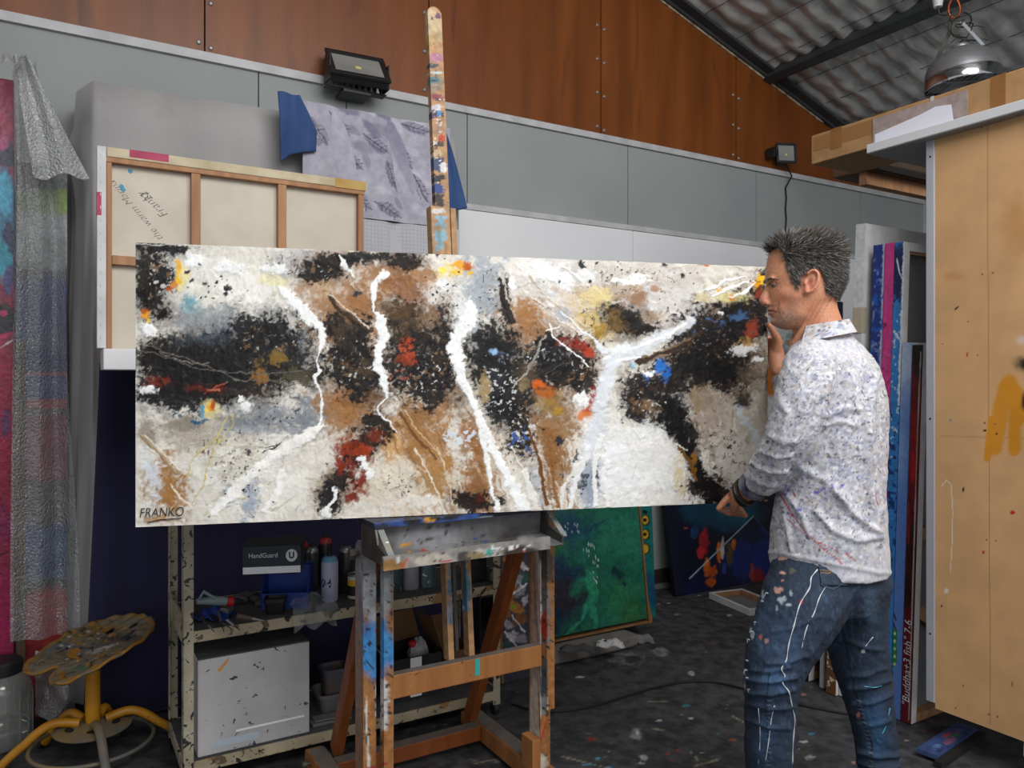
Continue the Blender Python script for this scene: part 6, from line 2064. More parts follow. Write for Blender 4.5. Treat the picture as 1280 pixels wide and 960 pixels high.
p = Paint(px + 4 * (fbm(px / 6, py / 6, 3, 3) - .5), py + 4 * (fbm(px / 6, py / 6, 3, 4) - .5), '#6e6654')
p.vary(.3, 8, (2, 1), 3)
for a in ((60, 792, 26, 5, '#2f6a66', -18), (85, 812, 50, 8, '#5a5c5e', 0), (45, 800, 12, 8, '#5c6670', 0), (130, 787, 30, 6, '#7a5a22', 0), (55, 802, 8, 4, '#8a6a1c', 0), (70, 800, 20, 4, '#6a5a2c', 0), (150, 800, 30, 6, '#4a4038', 0), (40, 825, 12, 6, '#8a6420', 0), (80, 846, 8, 6, '#8a5f1a', 0),
          (155, 785, 5, 3, '#a8821c', 0), (100, 795, 30, 4, '#6a5a38', 0), (160, 795, 12, 4, '#2a2838', -30), (120, 815, 20, 4, '#a9a49c', -10), (135, 810, 10, 3, '#b8b4ac', -15), (105, 835, 20, 4, '#4f6a4c', -15), (185, 782, 6, 4, '#7a5e28', 0)):
    p.blob(a[0], a[1], a[2], a[3], a[4], rot=a[5], soft=.5, edge=.9, esc=7)
p.speck(110, 808, 90, 50, '#b8b4ac', sc=4, thr=.70).speck(110, 808, 90, 50, '#a8741a', sc=5, thr=.66).speck(110, 808, 90, 50, '#1c1b20', sc=5, thr=.66)
qq = np.repeat(np.arange(NR + 1) / NR, NA)
edge_ = (qq > .9) & (fbm(px / 3, py / 3, 3, 9) > .47)
p.C[edge_] = np.array(lin('#96691c'))
set_cols(me, p.C)
so = link('seat', me, M_seat, st, smooth=60)
sm = so.modifiers.new('s', 'SOLIDIFY')
sm.thickness = .009
sm.offset = 0
hub = bc + Vector((0, 0, .125))
ob('seat_bracket', MB().tube([bc + Vector((0, 0, .350)), bc + Vector((0, 0, .37)), bc + Vector((0, .0, .397))], [.026, .05, .085], 20), M_yel, st, smooth=40)
ob('column', MB().tube([bc + Vector((0, 0, .115)), bc + Vector((0, 0, .349))], .0255, 24), M_yel, st, smooth=40)
ob('collar', MB().tube([bc + Vector((0, 0, .327)), bc + Vector((0, 0, .343))], .0285, 24), M_blk, st, smooth=40)
hb = MB()
HM_ = frame(hub, Vector((1, 0, 0)), Vector((0, 1, 0)), Z)
hb.lathe(HM_, [(.13, -.012), (.132, -.008), (.11, .0), (.05, .006), (.028, .012), (.028, -.006), (.11, -.008)], 40, cap=False)
ob('hub_plate', hb, M_yeld, st, smooth=40)
for k in range(5):
    a = math.radians(72 * k + 12)
    c = hub + Vector((.08 * math.cos(a), .08 * math.sin(a), .0044))
    ob('hub_hole', MB().lathe(frame(c, Vector((math.cos(a), math.sin(a), 0)) * 1.0, Vector((-math.sin(a), math.cos(a), 0)) * 1.6, Z), [(.014, -.001), (.014, .0006)], 20), M_dark, st)
ends = [(36, 930), (16, 966), (222, 925), (133, 985), (158, 908)]
for e in ends:
    q = fl(e[0], e[1], .0)
    d = Vector((q.x - bc.x, q.y - bc.y, 0))
    L_ = .17 if e[1] == 908 else .24 if e[1] == 930 else max(.30, min(.36, d.length))
    d.normalize()
    pts, rr = [], []
    for i in range(13):
        t = i / 12
        pts.append(hub + d * (.045 + (L_ - .045) * t) + Z * (.012 + .016 * math.sin(min(1, t * 1.5) * math.pi) - .118 * max(0, (t - .25) / .75) ** 1.7))
        rr.append(.017 - .002 * t)
    ob('leg', MB().tube(pts, rr, 12), M_yel if e[0] != 133 else M_yeld, st, smooth=60)
    ob('foot', MB().tube([pts[-1] + d * .001 - Z * .010, pts[-1] + d * .02 - Z * .012], [.019, .017], 12), M_blk, st, smooth=40)
ring = [bc + Vector((.205 * math.cos(2 * math.pi * k / 48), .205 * math.sin(2 * math.pi * k / 48), .062)) for k in range(49)]
ob('foot_ring', MB().tube(ring, .0075, 8), M_yeld, st, smooth=60)

# ================================================================== water jar
jp = fl(2, 931)
jp.z = .0012
M_glass = mk('clear_glass', '#eef2ee', rough=.04, trans=.9, ior=1.45)
M_water = mk('water', '#f2f4ee', rough=.02, trans=1.0, ior=1.33)
jar = thing('glass_jar', 'big clear glass jar of water with a black lid on the floor', 'jar', jp)
JM = frame(jp, Vector((1, 0, 0)), Vector((0, 1, 0)), Z)
ro = [(.092, 0), (.1, .006), (.102, .02), (.102, .21), (.098, .235), (.085, .258), (.066, .272), (.062, .28), (.062, .30)]
ri = [(.058, .30), (.058, .28), (.062, .269), (.081, .254), (.094, .232), (.098, .208), (.098, .022), (.094, .010), (.001, .008)]
ob('glass_body', MB().lathe(JM, [(.001, 0)] + ro + ri, 40, cap=False), M_glass, jar, smooth=50)
ob('water', MB().lathe(JM, [(.001, .0085), (.0935, .0105), (.0975, .0225), (.0975, .075), (.001, .075)], 40, cap=False), M_water, jar, smooth=50)
ob('lid', MB().lathe(JM, [(.069, .276), (.070, .28), (.070, .318), (.064, .325), (.001, .325)], 40, cap=False), M_blk, jar, smooth=40)
for k in range(16):
    a = 2 * math.pi * k / 16
    c = Vector((math.cos(a), math.sin(a), 0))
    ob('glass_rib', MB().tube([jp + c * .1026 + Z * .03, jp + c * .1026 + Z * .20], .0035, 6), M_glass, jar, smooth=60)

# ================================================================== cord and painted plank on the floor
cpts = [fl(x, y, .006) for x, y in ((640, 880), (665, 887), (700, 889), (740, 883), (780, 871), (820, 859), (860, 852), (895, 853), (930, 861), (965, 872), (1000, 881), (1035, 888), (1070, 894), (1105, 899))]


def smoothpts(pts, n=6):
    out = []
    for i in range(len(pts) - 1):
        p0, p1, p2, p3 = pts[max(i - 1, 0)], pts[i], pts[i + 1], pts[min(i + 2, len(pts) - 1)]
        for k in range(n):
            t = k / n
            out.append(.5 * ((2 * p1) + (p2 - p0) * t + (2 * p0 - 5 * p1 + 4 * p2 - p3) * t * t + (3 * p1 - p0 - 3 * p2 + p3) * t ** 3))
    out.append(pts[-1])
    return out


tag(ob('extension_cord', MB().tube(smoothpts(cpts), .005, 8), mk('black_rubber'), smooth=60), 'thin black cord curving across the dark floor', 'cord')


def paint_plank(u, v, co):
    p = Paint(u * 400, v * 400, '#3c4f7c')
    p.vary(.3, 12, (3, 1), 3)
    for a in ((60, 8, 20, 6, '#8a5a78'), (30, 14, 14, 5, '#5a74a4'), (90, 12, 10, 5, '#4a8a5a'), (110, 16, 12, 6, '#6a5a90'), (80, 20, 16, 5, '#a04a5c'), (20, 5, 10, 3, '#2c3a60')):
        p.blob(*a, edge=.9, esc=8)
    return p.C, p.h


a, b = fl(1172, 949, .02), fl(1214, 920, .02)
ex = (b - a).normalized()
ez_ = ex.cross(Z)
PK = frame(a, ex, -Z, Z.cross(ex).normalized() * -1)
pl_ = thing('painted_plank', 'short blue painted plank lying on the floor below the tan panel', 'plank', (a + b) / 2 - Z * .018)
ln = (b - a).length + .06
M2 = frame(a + Z * .012, ex, -Z, ez_ * -1)
link('board', slab(M2, ln, .075, .016, 100, 30, paint_plank), M_art, pl_)
ob('under_strip', MB().box(frame(a, ex, Z.cross(ex), Z), -.03, ln, -.028, -.001, -.018, .004), M_dark, pl_)
# ================================================================== the man
def superring(c, ax, ay, a, b, n=36, e=2.2, tilt=0.0, rot=0.0):
    out = []
    for k in range(n):
        t = 2 * math.pi * k / n + rot
        cx, sx = math.cos(t), math.sin(t)
        x = a * math.copysign(abs(cx) ** (2 / e), cx)
        y = b * math.copysign(abs(sx) ** (2 / e), sx)
        p = c + ax * x + ay * y
        p.z += tilt * (p.x - c.x)
        out.append(p)
    return out


def tube_mb(mb, pts, rs, n=20, sub=6, flat=None):
    """smooth round limb through pts, closed with round caps"""
    P_ = smoothpts([Vector(p) for p in pts], sub)
    m = len(P_)
    R = []
    for i in range(m):
        t = i / (m - 1) * (len(rs) - 1)
        k = min(int(t), len(rs) - 2)
        R.append(rs[k] + (rs[k + 1] - rs[k]) * (t - k))
    t0, t1 = (P_[0] - P_[1]).normalized(), (P_[-1] - P_[-2]).normalized()
    pts2 = [P_[0] + t0 * R[0] * .75, P_[0] + t0 * R[0] * .5] + P_ + [P_[-1] + t1 * R[-1] * .5, P_[-1] + t1 * R[-1] * .75]
    R2 = [R[0] * .45, R[0] * .85] + R + [R[-1] * .85, R[-1] * .45]
    return mb.tube(pts2, R2, n)


def remeshed(mb, voxel, smooth_it=6, fac=.5):
    me = mb.mesh('tmp')
    o = bpy.data.objects.new('tmp', me)
    COL.objects.link(o)
    r = o.modifiers.new('r', 'REMESH')
    r.mode = 'VOXEL'
    r.voxel_size = voxel
    s = o.modifiers.new('s', 'SMOOTH')
    s.factor = fac
    s.iterations = smooth_it
    dg = bpy.context.evaluated_depsgraph_get()
    dg.update()
    m2 = bpy.data.meshes.new_from_object(o.evaluated_get(dg))
    bpy.data.objects.remove(o)
    return m2


def normals(me):
    n = np.empty(len(me.vertices) * 3)
    me.vertices.foreach_get('normal', n)
    return n.reshape(-1, 3)


def setco(me, co):
    me.vertices.foreach_set('co', co.ravel())
    me.update()


YB = 2.20                                        # the man's distance
man = thing('person', 'man in patterned white shirt and paint splashed jeans holding the wide canvas', 'person', P(1030, 476, 2.2) * 1.0)
man.location.z = 0
FW = Vector((-.866, .5, 0))                      # chest direction
LS = Vector((-.5, -.866, 0))                     # towards his left shoulder
VX, VY = Vector((1, 0, 0)), Vector((0, 1, 0))

# ---- head frame: x forward, y to his left, z up, from photograph columns/rows at the head's distance
HY = 2.17
KH = F / HY
HC = P(1008, 350, HY)
hf = Vector((-.994, .11, 0)).normalized()
hl = Vector((-hf.y, hf.x, 0)) * 1.0
if hl.y > 0:
    hl = -hl


def hp(px, py, lat=0.0):
    return HC + hf * ((1008 - px) / KH) + Z * ((350 - py) / KH) + hl * lat


def hpn(px, py, lat, sg=1):
    """like hp, for a feature seen on the near side at lateral distance lat"""
    return hp(px - 121 * lat, py + (476 - py) / HY * lat, lat * sg)


body = MB()
# skull and face: (row, front column, back column, half width, widest column)
HEADR = [(299, 990, 1028, .040, 1010), (303, 977, 1037, .056, 1010), (311, 967, 1043, .067, 1011), (321, 961.5, 1047.5, .0735, 1012), (334, 959, 1049.5, .0765, 1014), (346, 958.2, 1049.5, .0765, 1015), (352, 959.5, 1049, .076, 1015), (358, 961, 1048, .0755, 1015), (366, 961.5, 1046.5, .0745, 1013),
         (374, 961.5, 1044, .072, 1010), (381, 961.5, 1040, .0685, 1006), (387, 962.5, 1035, .065, 1003), (392, 964.5, 1030, .061, 1000), (398, 965.8, 1025, .056, 997), (403, 966.8, 1020, .049, 994), (407.5, 970, 1014, .040, 992), (411, 977, 1006, .027, 991)]


def headring(py, fx, bx, w, wx, n=44):
    out = []
    for k in range(n):
        t = 2 * math.pi * k / n
        c, s = math.cos(t), math.sin(t)
        if c >= 0:
            L_ = (wx - fx)
            e = 2.25 if py < 380 else 2.0
        else:
            L_ = (bx - wx)
            e = 2.1
        x = L_ * math.copysign(abs(c) ** (2 / e), c)
        out.append(hp(wx - x, py, w * math.copysign(abs(s) ** (2 / e), s)))
    return out


body.loft([headring(*r) for r in HEADR])
# nose
nr = []
for py, cx, rx, w in ((352, 961.8, 2.6, .0065), (357, 961.2, 3.0, .0075), (362, 959.6, 4.0, .009), (367, 957.9, 5.0, .0105), (372, 956.6, 5.6, .013), (376.5, 955.9, 5.4, .0150), (379.8, 957.6, 4.6, .0145), (382, 959.6, 3.4, .012)):
    nr.append([hp(cx - rx * math.cos(2 * math.pi * k / 20), py, w * math.sin(2 * math.pi * k / 20)) for k in range(20)])
body.loft(nr)
body.ball(hp(955.2, 376.2), .0075, .0105, .0075, 8, (hf, hl, Z))
for sg in (-1, 1):
    body.ball(hpn(961.0, 378.4, .0125, sg), .0085, .0058, .0066, 8, (hf, hl, Z))         # nostril wings
    body.ball(hpn(965.5, 348.4, .027, sg), .010, .022, .0070, 8, (hf, hl, Z))            # brow ridge
    # ear: thin bowl, rim, lobe
    ea = (hf * .97 - hl * sg * .25).normalized()
    eo = (hl * sg * .95 + hf * .25).normalized()
    ec = hpn(1013.5, 352, .0800, sg)
    eu = (Z * .97 - hf * .22).normalized()
    body.ball(ec - eo * .002, .0185, .0045, .029, 10, (ea, eo, eu))
    rim = [ec + eo * .0065 + ea * (.0185 * math.cos(a)) + eu * (.0305 * math.sin(a) + .001) for a in [math.radians(-70) - math.radians(250) * k / 14 * 1 for k in range(15)]]
    tube_mb(body, rim, [.0042, .0048, .0050, .0046, .0040], 10, 2)
    body.ball(ec + eo * .002 - eu * .0285 + ea * .004, .008, .0045, .009, 8, (ea, eo, eu))
    body.ball(ec + eo * .004 + ea * .013 - eu * .004, .004, .004, .007, 8, (ea, eo, eu))
    body.ball(ec + eo * .002 - ea * .004 - eu * .002, .004, .004, .016, 8, (ea, eo, eu))
# lips and chin
body.ball(hp(963.6, 386.4), .0072, .0215, .0046, 8, (hf, hl, Z))
body.ball(hp(964.8, 391.6), .0074, .0195, .0050, 8, (hf, hl, Z))
body.ball(hp(969.8, 401.2), .0125, .021, .0125, 8, (hf, hl, Z))
# neck
for pts, rs in ((((1016, 372, 0), (1019, 392, 0), (1024, 412, -.0), (1030, 440, 0)), [.060, .060, .0635, .075]),):
    tube_mb(body, [hp(*q) for q in pts], rs, 28)
for sg in (-1, 1):
    tube_mb(body, [hp(1024, 372, sg * .052), hp(1014, 392, sg * .050), hp(1000, 415, sg * .030), hp(992, 430, sg * .012)], [.010, .012, .012, .010], 12)
body.ball(hp(996, 414), .012, .012, .014, 8)

# ---- torso, legs and arms under the clothes
TOR = [(414, 1026, .068, .062, 0), (426, 1031, .105, .078, 0), (436, 1034, .150, .092, 0), (448, 1037, .185, .106, 0), (466, 1041, .203, .118, 0), (500, 1045, .208, .128, 0), (540, 1045, .205, .130, 0), (580, 1042, .198, .130, 0), (620, 1038, .192, .136, 0),
       (655, 1036, .190, .146, 0), (682, 1036, .188, .150, .02), (709, 1036, .186, .150, .05)]


def torso(mb, grow):
    mb.loft([superring(P(cx, py, YB), FW, LS, b + grow, a + grow, 40, 2.3, -tl) for py, cx, a, b, tl in TOR])


torso(body, -.012)
SHL, SHR = P(1016, 462, 2.045), P(1052, 460, 2.36)
NEAR = [P(1013, 462, 2.06), P(1004, 492, 2.03), P(993, 530, 2.03), P(981, 562, 2.06), P(963, 588, 2.13), P(944, 606, 2.22), P(925, 619, 2.29)]
FAR = [P(1050, 462, 2.36), P(1046, 500, 2.42), P(1030, 530, 2.44), P(1006, 522, 2.45), P(988, 494, 2.46), P(977, 468, 2.475)]
tube_mb(body, NEAR, [.058, .054, .050, .046, .042, .034, .029], 20)
tube_mb(body, FAR, [.058, .052, .047, .043, .036, .030], 20)
LEGN = [P(1016, 728, 2.13), P(1003, 755, 2.09), P(984, 795, 2.07), P(967, 840, 2.06), P(963, 880, 2.07), P(962, 930, 2.09), P(961, 1000, 2.11), P(960, 1070, 2.12)]
RN = [.122, .113, .096, .078, .068, .066, .058, .046]
LEGF = [P(1062, 728, 2.27), P(1066, 764, 2.29), P(1071, 805, 2.30), P(1080, 850, 2.31), P(1090, 895, 2.32), P(1096, 940, 2.33), P(1099, 985, 2.33), P(1101, 1030, 2.33)]
RF = [.118, .100, .088, .076, .066, .060, .054, .045]
tube_mb(body, LEGN, [r - .022 for r in RN], 20)
tube_mb(body, LEGF, [r - .022 for r in RF], 20)


def finger(mb, pts, r0, r1):
    tube_mb(mb, pts, [r0, (r0 + r1) / 2, r1], 12, 4)


# near hand: flat along the canvas' lower edge, thumb in front, four fingers under and behind it
def cpt(px, dz, dd):
    """point near the canvas' lower front edge: column px, dz above the edge, dd in front of the face"""
    r = (px - CX) / F
    t = (r * C0.y - C0.x) / (CE.x - r * CE.y)
    p = C0 + CE * t + CNV * dd
    return Vector((p.x, p.y, C0.z + dz))


w0 = NEAR[-1]
kn = cpt(907, .012, .045)
pd = (kn - w0).normalized()
body.loft([superring(w0, Z, VX * .35 + VY * -.94, .026, .020, 20, 2.3), superring(w0.lerp(kn, .35), Z, VX * .35 + VY * -.94, .031, .019, 20, 2.4), superring(w0.lerp(kn, .75) - Z * .004, Z, VX * .35 + VY * -.94, .036, .018, 20, 2.4), superring(kn - Z * .006, Z, VX * .35 + VY * -.94, .034, .016, 20, 2.3)])
tube_mb(body, [w0.lerp(kn, .45) + Z * .022 - VY * .006, cpt(907, .032, .040), cpt(899, .010, .034), cpt(892.5, -.012, .030)], [.0150, .0130, .0115, .0095], 14, 4)   # thumb lying forward along the edge
for i, (a, b, c, dz) in enumerate((((913), 909, 906, -.004), (916, 913, 911, -.012), (919, 917, 916, -.02), (922, 921, 920, -.028))):
    finger(body, [cpt(a, -.004 - .010 * i, .050), cpt(b, -.030 - .002 * i, .020), cpt(b, -.032, -.012), cpt(c, -.026, -.044)], .0100 - .0006 * i, .0078 - .0004 * i)

# far hand: thumb up along the canvas' end, fingers behind it
ce_ = CX + F * (C0 + CE * CW).x / (C0 + CE * CW).y


def ept(out, z, back):
    """point near the canvas' right end: out past the end, height z, back behind the front face"""
    p = C0 + CE * (CW + out) - CNV * back
    return Vector((p.x, p.y, z))


wz = lambda py: H + (CY - py) / F * 2.5
wr = P(974, 466, 2.475)
pc0 = ept(.036, wz(437), .02)
body.loft([superring(wr, CE, CNV, .027, .021, 20, 2.3), superring(wr.lerp(pc0, .5), CE, CNV, .028, .026, 20, 2.4), superring(pc0, CE * .9 - Z * .2, CNV, .028, .034, 20, 2.4), superring(ept(.032, wz(422), .03), CE, CNV, .022, .034, 20, 2.3)])
tube_mb(body, [ept(.030, wz(440), -.004), ept(.028, wz(427), -.012), ept(.012, wz(417), -.018), ept(-.006, wz(407), -.018)], [.0175, .0150, .0120, .0098], 14, 4)
for i in range(4):
    z0 = wz(421 + 7.5 * i)
    finger(body, [ept(.028, z0, .045), ept(.012, z0 + .006, .062), ept(-.022, z0 + .008, .062), ept(-.052 - .008 * (i in (1, 2)), z0 + .004, .056)], .0098 - .0004 * i, .0078 - .0003 * i)
# feet
for a, y in ((LEGN[-1], 0), (LEGF[-1], 0)):
    tube_mb(body, [a, Vector((a.x, a.y, .07)), Vector((a.x, a.y, .05)) + FW * .06, Vector((a.x, a.y, .04)) + FW * .15], [.038, .04, .036, .028], 14, 4)

me = remeshed(body, .0034, 5, .5)
co = coords(me)
nrm = normals(me)
R3 = np.stack([np.array(hf), np.array(hl), np.array(Z)], 1)
loc = (co - np.array(HC)) @ R3
hx, hy, hz = 1008 - loc[:, 0] * KH, loc[:, 1], 350 - loc[:, 2] * KH       # head columns / lateral / rows
hx = hx + 121 * abs(hy)
hz = hz - (476 - hz) / HY * abs(hy)
ishead = (hz < 430) & (hz > 280) & (abs(hy) < .12) & (hx > 940) & (hx < 1060)


def gauss(x, y, rx, ry, l=None, rl=.02):
    g = np.exp(-((hx - x) / rx) ** 2 - ((hz - y) / ry) ** 2)
    if l is not None:
        g = g * np.exp(-((abs(hy) - l) / rl) ** 2)
    return g * ishead


dsp = np.zeros(len(co))
dsp -= .0060 * gauss(967.5, 355.5, 6, 4.0, .029, .018)               # eye sockets
dsp -= .0030 * gauss(966, 389, 5, 1.1, .0, .03)                    # mouth line
dsp -= .0022 * gauss(973, 383, 3.2, 8, .034, .014)                 # nose to mouth fold
dsp += .0035 * gauss(981, 366, 11, 6, .058, .02) + .003 * gauss(1002, 393, 9, 7, .055, .02)
dsp -= .0022 * gauss(967.5, 396.5, 4, 2.2, .0, .022)               # chin groove
dsp -= .0030 * gauss(985, 384, 10, 10, .058, .02)                  # cheek hollow
dsp -= .0050 * gauss(1012, 352, 3.4, 7.5, .088, .014)              # ear bowl
for x in (1008, 1014, 1020, 1026):
    d_ = (hx - (x + (hz - 395) * -.55))
    dsp -= .0012 * np.exp(-(d_ / 1.1) ** 2) * ((hz > 374) & (hz < 412)) * ishead
for y in (330, 335.5, 341):
    dsp -= .0006 * np.exp(-((hz - y - .12 * (hx - 965)) / .9) ** 2) * ((hx < 985) & (abs(hy) < .05)) * ishead
setco(me, co + nrm * dsp[:, None])
# skin colouring
p = Paint(np.where(ishead, hx, 0), np.where(ishead, hz, 0), '#c48d6f')
p.C[~ishead] = np.array(lin('#c48c6c'))
side = abs(hy)
for a in ((975, 335, 26, 14, '#cc9472', .7), (985, 372, 22, 16, '#c07c62', .7), (956, 374, 8, 8, '#c4776a', .9), (1010, 355, 16, 20, '#c47e66', .7), (1020, 395, 24, 24, '#ba7c5e', .7), (1030, 385, 10, 14, '#c08a70', .5)):
    p.blob(a[0], a[1], a[2], a[3], a[4], soft=.9, edge=.3, a=a[5])
p.blob(982, 399, 26, 17, '#9c7c6e', soft=.9, edge=.35, a=.75).blob(968, 382, 7, 4, '#8d6a5e', soft=.9, edge=.4, a=.7).blob(992, 378, 12, 16, '#a88270', soft=.9, edge=.5, a=.5).blob(969, 403, 8, 8, '#96796e', soft=.9, edge=.4, a=.6)
p.speck(985, 396, 28, 20, '#6e5a54', sc=1.6, thr=.6, a=.5)
p.speck(985, 396, 28, 20, '#a9958c', sc=1.5, thr=.63, a=.4)
p.line([(962, 387.8), (967, 388.9), (972.5, 389.6)], 1.1, '#6a3430', edge=.1, a=.9).line([(961.5, 386.3), (968, 387.2)], 1.2, '#a05a52', edge=.1, a=.7).line([(963, 391), (969, 391.4)], 1.6, '#a5625a', edge=.1, a=.6)
p.line([(976, 378), (974, 385), (977, 393)], .9, '#84503e', edge=.2, a=.6).line([(970, 361), (976, 363)], .8, '#8f5f4c', edge=.2, a=.6).line([(972, 354), (978, 352)], .6, '#8f5f4c', edge=.2, a=.5).line([(972, 357), (979, 358)], .6, '#8f5f4c', edge=.2, a=.5)
p.line([(958.6, 350.5), (962, 348.6), (967, 347.6), (974, 348.6)], [2.4, 2.4, 1.8, 1.0], '#2c241f', edge=.5, esc=3, a=.95)
p.line([(962, 355), (966, 353.2), (971, 354.6)], 1.1, '#3c2a22', edge=.2, a=.9)
p.blob(1011.5, 352, 3.4, 7, '#7d3f32', soft=.9, edge=.2, a=.7).line([(1005, 342), (1012, 337.5), (1020, 339), (1022, 348), (1017, 360)], 1.1, '#c48a72', edge=.2, a=.6)
for x in (1008, 1014, 1020, 1026):
    p.line([(x + 11, 375), (x, 395), (x - 8, 410)], .9, '#a0664a', edge=.3, a=.5)
p.blob(958.5, 380.6, 2.2, 1.2, '#4a2a24', soft=.6, edge=.1, a=.8)
p.vary(.06, 6, (1, 1), 5)
setc = p.C
front = np.exp(-((hx - 955) / 6) ** 2)
set_cols(me, setc)
M_skin = mk('skin', attr=True, c2='#eedfd8', ns=220, rough=.5, bump=.12, bs=320, sss=.12)
c0_ = coords(me)
bod = link('body', me, M_skin, man, smooth=180)
for sg in (-1, 1):
    ec = hpn(971.4, 355.0, .0275, sg)
    e = ob('eye', MB().ball(ec, .0108, n=14), mk('eye_white', '#75695f', rough=.35), man, smooth=180)
    io = (hf * .985 + hl * sg * .1 - Z * .13).normalized()
    x_ = io.cross(Z).normalized()
    y_ = io.cross(x_)
    ob('iris', MB().lathe(frame(ec + io * .0094, x_, y_, io), [(.0066, 0), (.0048, .0012), (.001, .0017)], 16), mk('dark_iris', '#2a211c', rough=.1), e, smooth=60)
    lid = MB()
    lid.sheet(lambda u, v: ec + (hf * math.cos((u - .5) * 2.4) * math.cos(-.08 + v * 1.1) + hl * sg * math.sin((u - .5) * 2.4) * math.cos(-.08 + v * 1.1) + Z * math.sin(-.08 + v * 1.1)) * .0121, 14, 8)
    ob('upper_eyelid', lid, mk('eyelid_skin', '#9a6450', rough=.6), e, smooth=180)

# ---- hair: short, swept up, grey over dark
HP = [(958, 327), (962, 316), (975, 310), (981, 316), (984, 330), (989, 343), (995, 361), (999, 361), (1000, 346), (1007, 338), (1015, 333.5), (1023, 337), (1027, 349), (1030, 366), (1038, 371), (1049, 378), (1064, 374), (1070, 330), (1050, 280), (990, 270), (955, 290), (950, 318)]
selH = inpoly(hx, hz, HP) & ishead & (hx > 957)
ear = (abs(hy) > .0782) & (hz > 335) & (hx > 1001) & (hx < 1027)
selH &= ~ear
idx = np.where(selH)[0]
rs_ = np.random.RandomState(9)
hv, hfc, hc = [], [], []
# cap hugging the scalp
pol = np.empty(len(me.loops), int)
me.loops.foreach_get('vertex_index', pol)
mp = {}
capv, capf = [], []
for q in me.polygons:
    vv = list(q.vertices)
    if all(selH[i] for i in vv):
        f = []
        for i in vv:
            if i not in mp:
                mp[i] = len(capv)
                edge_d = min(1.0, max(0.0, (372 - hz[i]) / 34.0))
                capv.append(Vector(c0_[i] + nrm[i] * (.0015 + .0045 * edge_d)))
            f.append(mp[i])
        capf.append(tuple(f))
capn = len(capv)
inv = {v: k for k, v in mp.items()}
for k in range(capn):
    i = inv[k]
    g = fbm(np.array([hx[i] / 2.2]), np.array([hz[i] / 5]), 4, 3)[0]
    side_ = min(1, max(0, (hz[i] - 322) / 26))
    a_ = np.array(lin('#2a2522')) * (1 - side_) + np.array(lin('#4c4744')) * side_
    hc.append(a_ * (.6 + .9 * g))
hv, hfc = list(capv), list(capf)
for i in rs_.choice(idx, 12000, replace=True):
    o = Vector(c0_[i])
    n = Vector(nrm[i])
    x, z_, y = hx[i], hz[i], hy[i]
    top = max(0, min(1, (330 - z_) / 22))
    L_ = (.016 + .014 * top) * rs_.uniform(.6, 1.35)
    low = max(0, min(1, (z_ - 345) / 25))
    L_ *= (1 - .5 * low)
    cl = fbm(np.array([x / 3.0 + 40]), np.array([z_ / 4 + y * 90]), 2, 5)[0] - .5
    sweep = -hf * (.75 + cl) + Z * (.30 * top - .75 * (1 - top)) + hl * cl * 2.0 * top
    if x < 985 and top > .2:
        sweep = hf * .5 * rs_.uniform(-.3, 1.3) + Z * (.35 + cl) + hl * rs_.uniform(-.5, .5)
    d = (n * (.42 + .38 * top) + sweep * .8 + Vector(rs_.uniform(-1, 1, 3)) * .34).normalized()
    b = (d + (Z * -.25 + sweep * .4) * (.5)).normalized()
    o = o + n * (.002 + .003 * (1 - low))
    p1 = o + d * L_ * .5
    p2 = p1 + b * L_ * .5
    s_ = d.cross(Vector(rs_.uniform(-1, 1, 3))).normalized()
    t_ = d.cross(s_)
    w = .00075 * rs_.uniform(.7, 1.3)
    base = len(hv)
    for q, ww in ((o, w), (p1, w * .8)):
        for k in range(3):
            a = 2 * math.pi * k / 3
            hv.append(q + s_ * (ww * math.cos(a)) + t_ * (ww * math.sin(a)))
    hv.append(p2)
    for k in range(3):
        hfc.append((base + k, base + (k + 1) % 3, base + 3 + (k + 1) % 3, base + 3 + k))
        hfc.append((base + 3 + k, base + 3 + (k + 1) % 3, base + 6))
    gp_ = .16 + .30 * (1 - top) + .10 * (x < 1000)
    r_ = rs_.rand()
    c = lin('#8f8d8c') if r_ < gp_ * .55 else lin('#5e5a57') if r_ < gp_ * 1.5 else lin('#2c2724') if r_ < .8 else lin('#4a3d30')
    hc += [np.array(c)] * 7
hm = bpy.data.meshes.new('hair')
hm.from_pydata([tuple(v) for v in hv], [], hfc)
set_cols(hm, np.array(hc))
link('hair', hm, mk('grey_brown_hair', attr=True, rough=.5, spec=.35), man, smooth=180)

# ---- shirt
sh = MB()
torso(sh, .008)
tube_mb(sh, [P(1022, 458, 2.09)] + NEAR[:-2] + [P(953, 598, 2.175)], [.078, .076, .072, .068, .066, .060, .047], 26)
tube_mb(sh, [P(1048, 458, 2.33)] + FAR[:-1] + [P(980, 476, 2.47)], [.078, .074, .068, .062, .056, .046, .040], 24)
sm_ = remeshed(sh, .0042, 11, .5)
co = coords(sm_)
nr_ = normals(sm_)
px, py = px_of(co)
near = co[:, 1] < 2.24
# folds: drawn along the pull lines of the cloth (metres of height)
fold = np.zeros(len(co))


def ridge(pts, w, h, mask=None):
    global fold
    pts = np.array(pts, float)
    best = np.full(len(co), 1e9)
    for i in range(len(pts) - 1):
        d = pts[i + 1] - pts[i]
        t = np.clip(((px - pts[i, 0]) * d[0] + (py - pts[i, 1]) * d[1]) / (d @ d), 0, 1)
        best = np.minimum(best, np.hypot(px - pts[i, 0] - t * d[0], py - pts[i, 1] - t * d[1]))
    g = h * np.exp(-(best / w) ** 2)
    fold += g if mask is None else g * mask


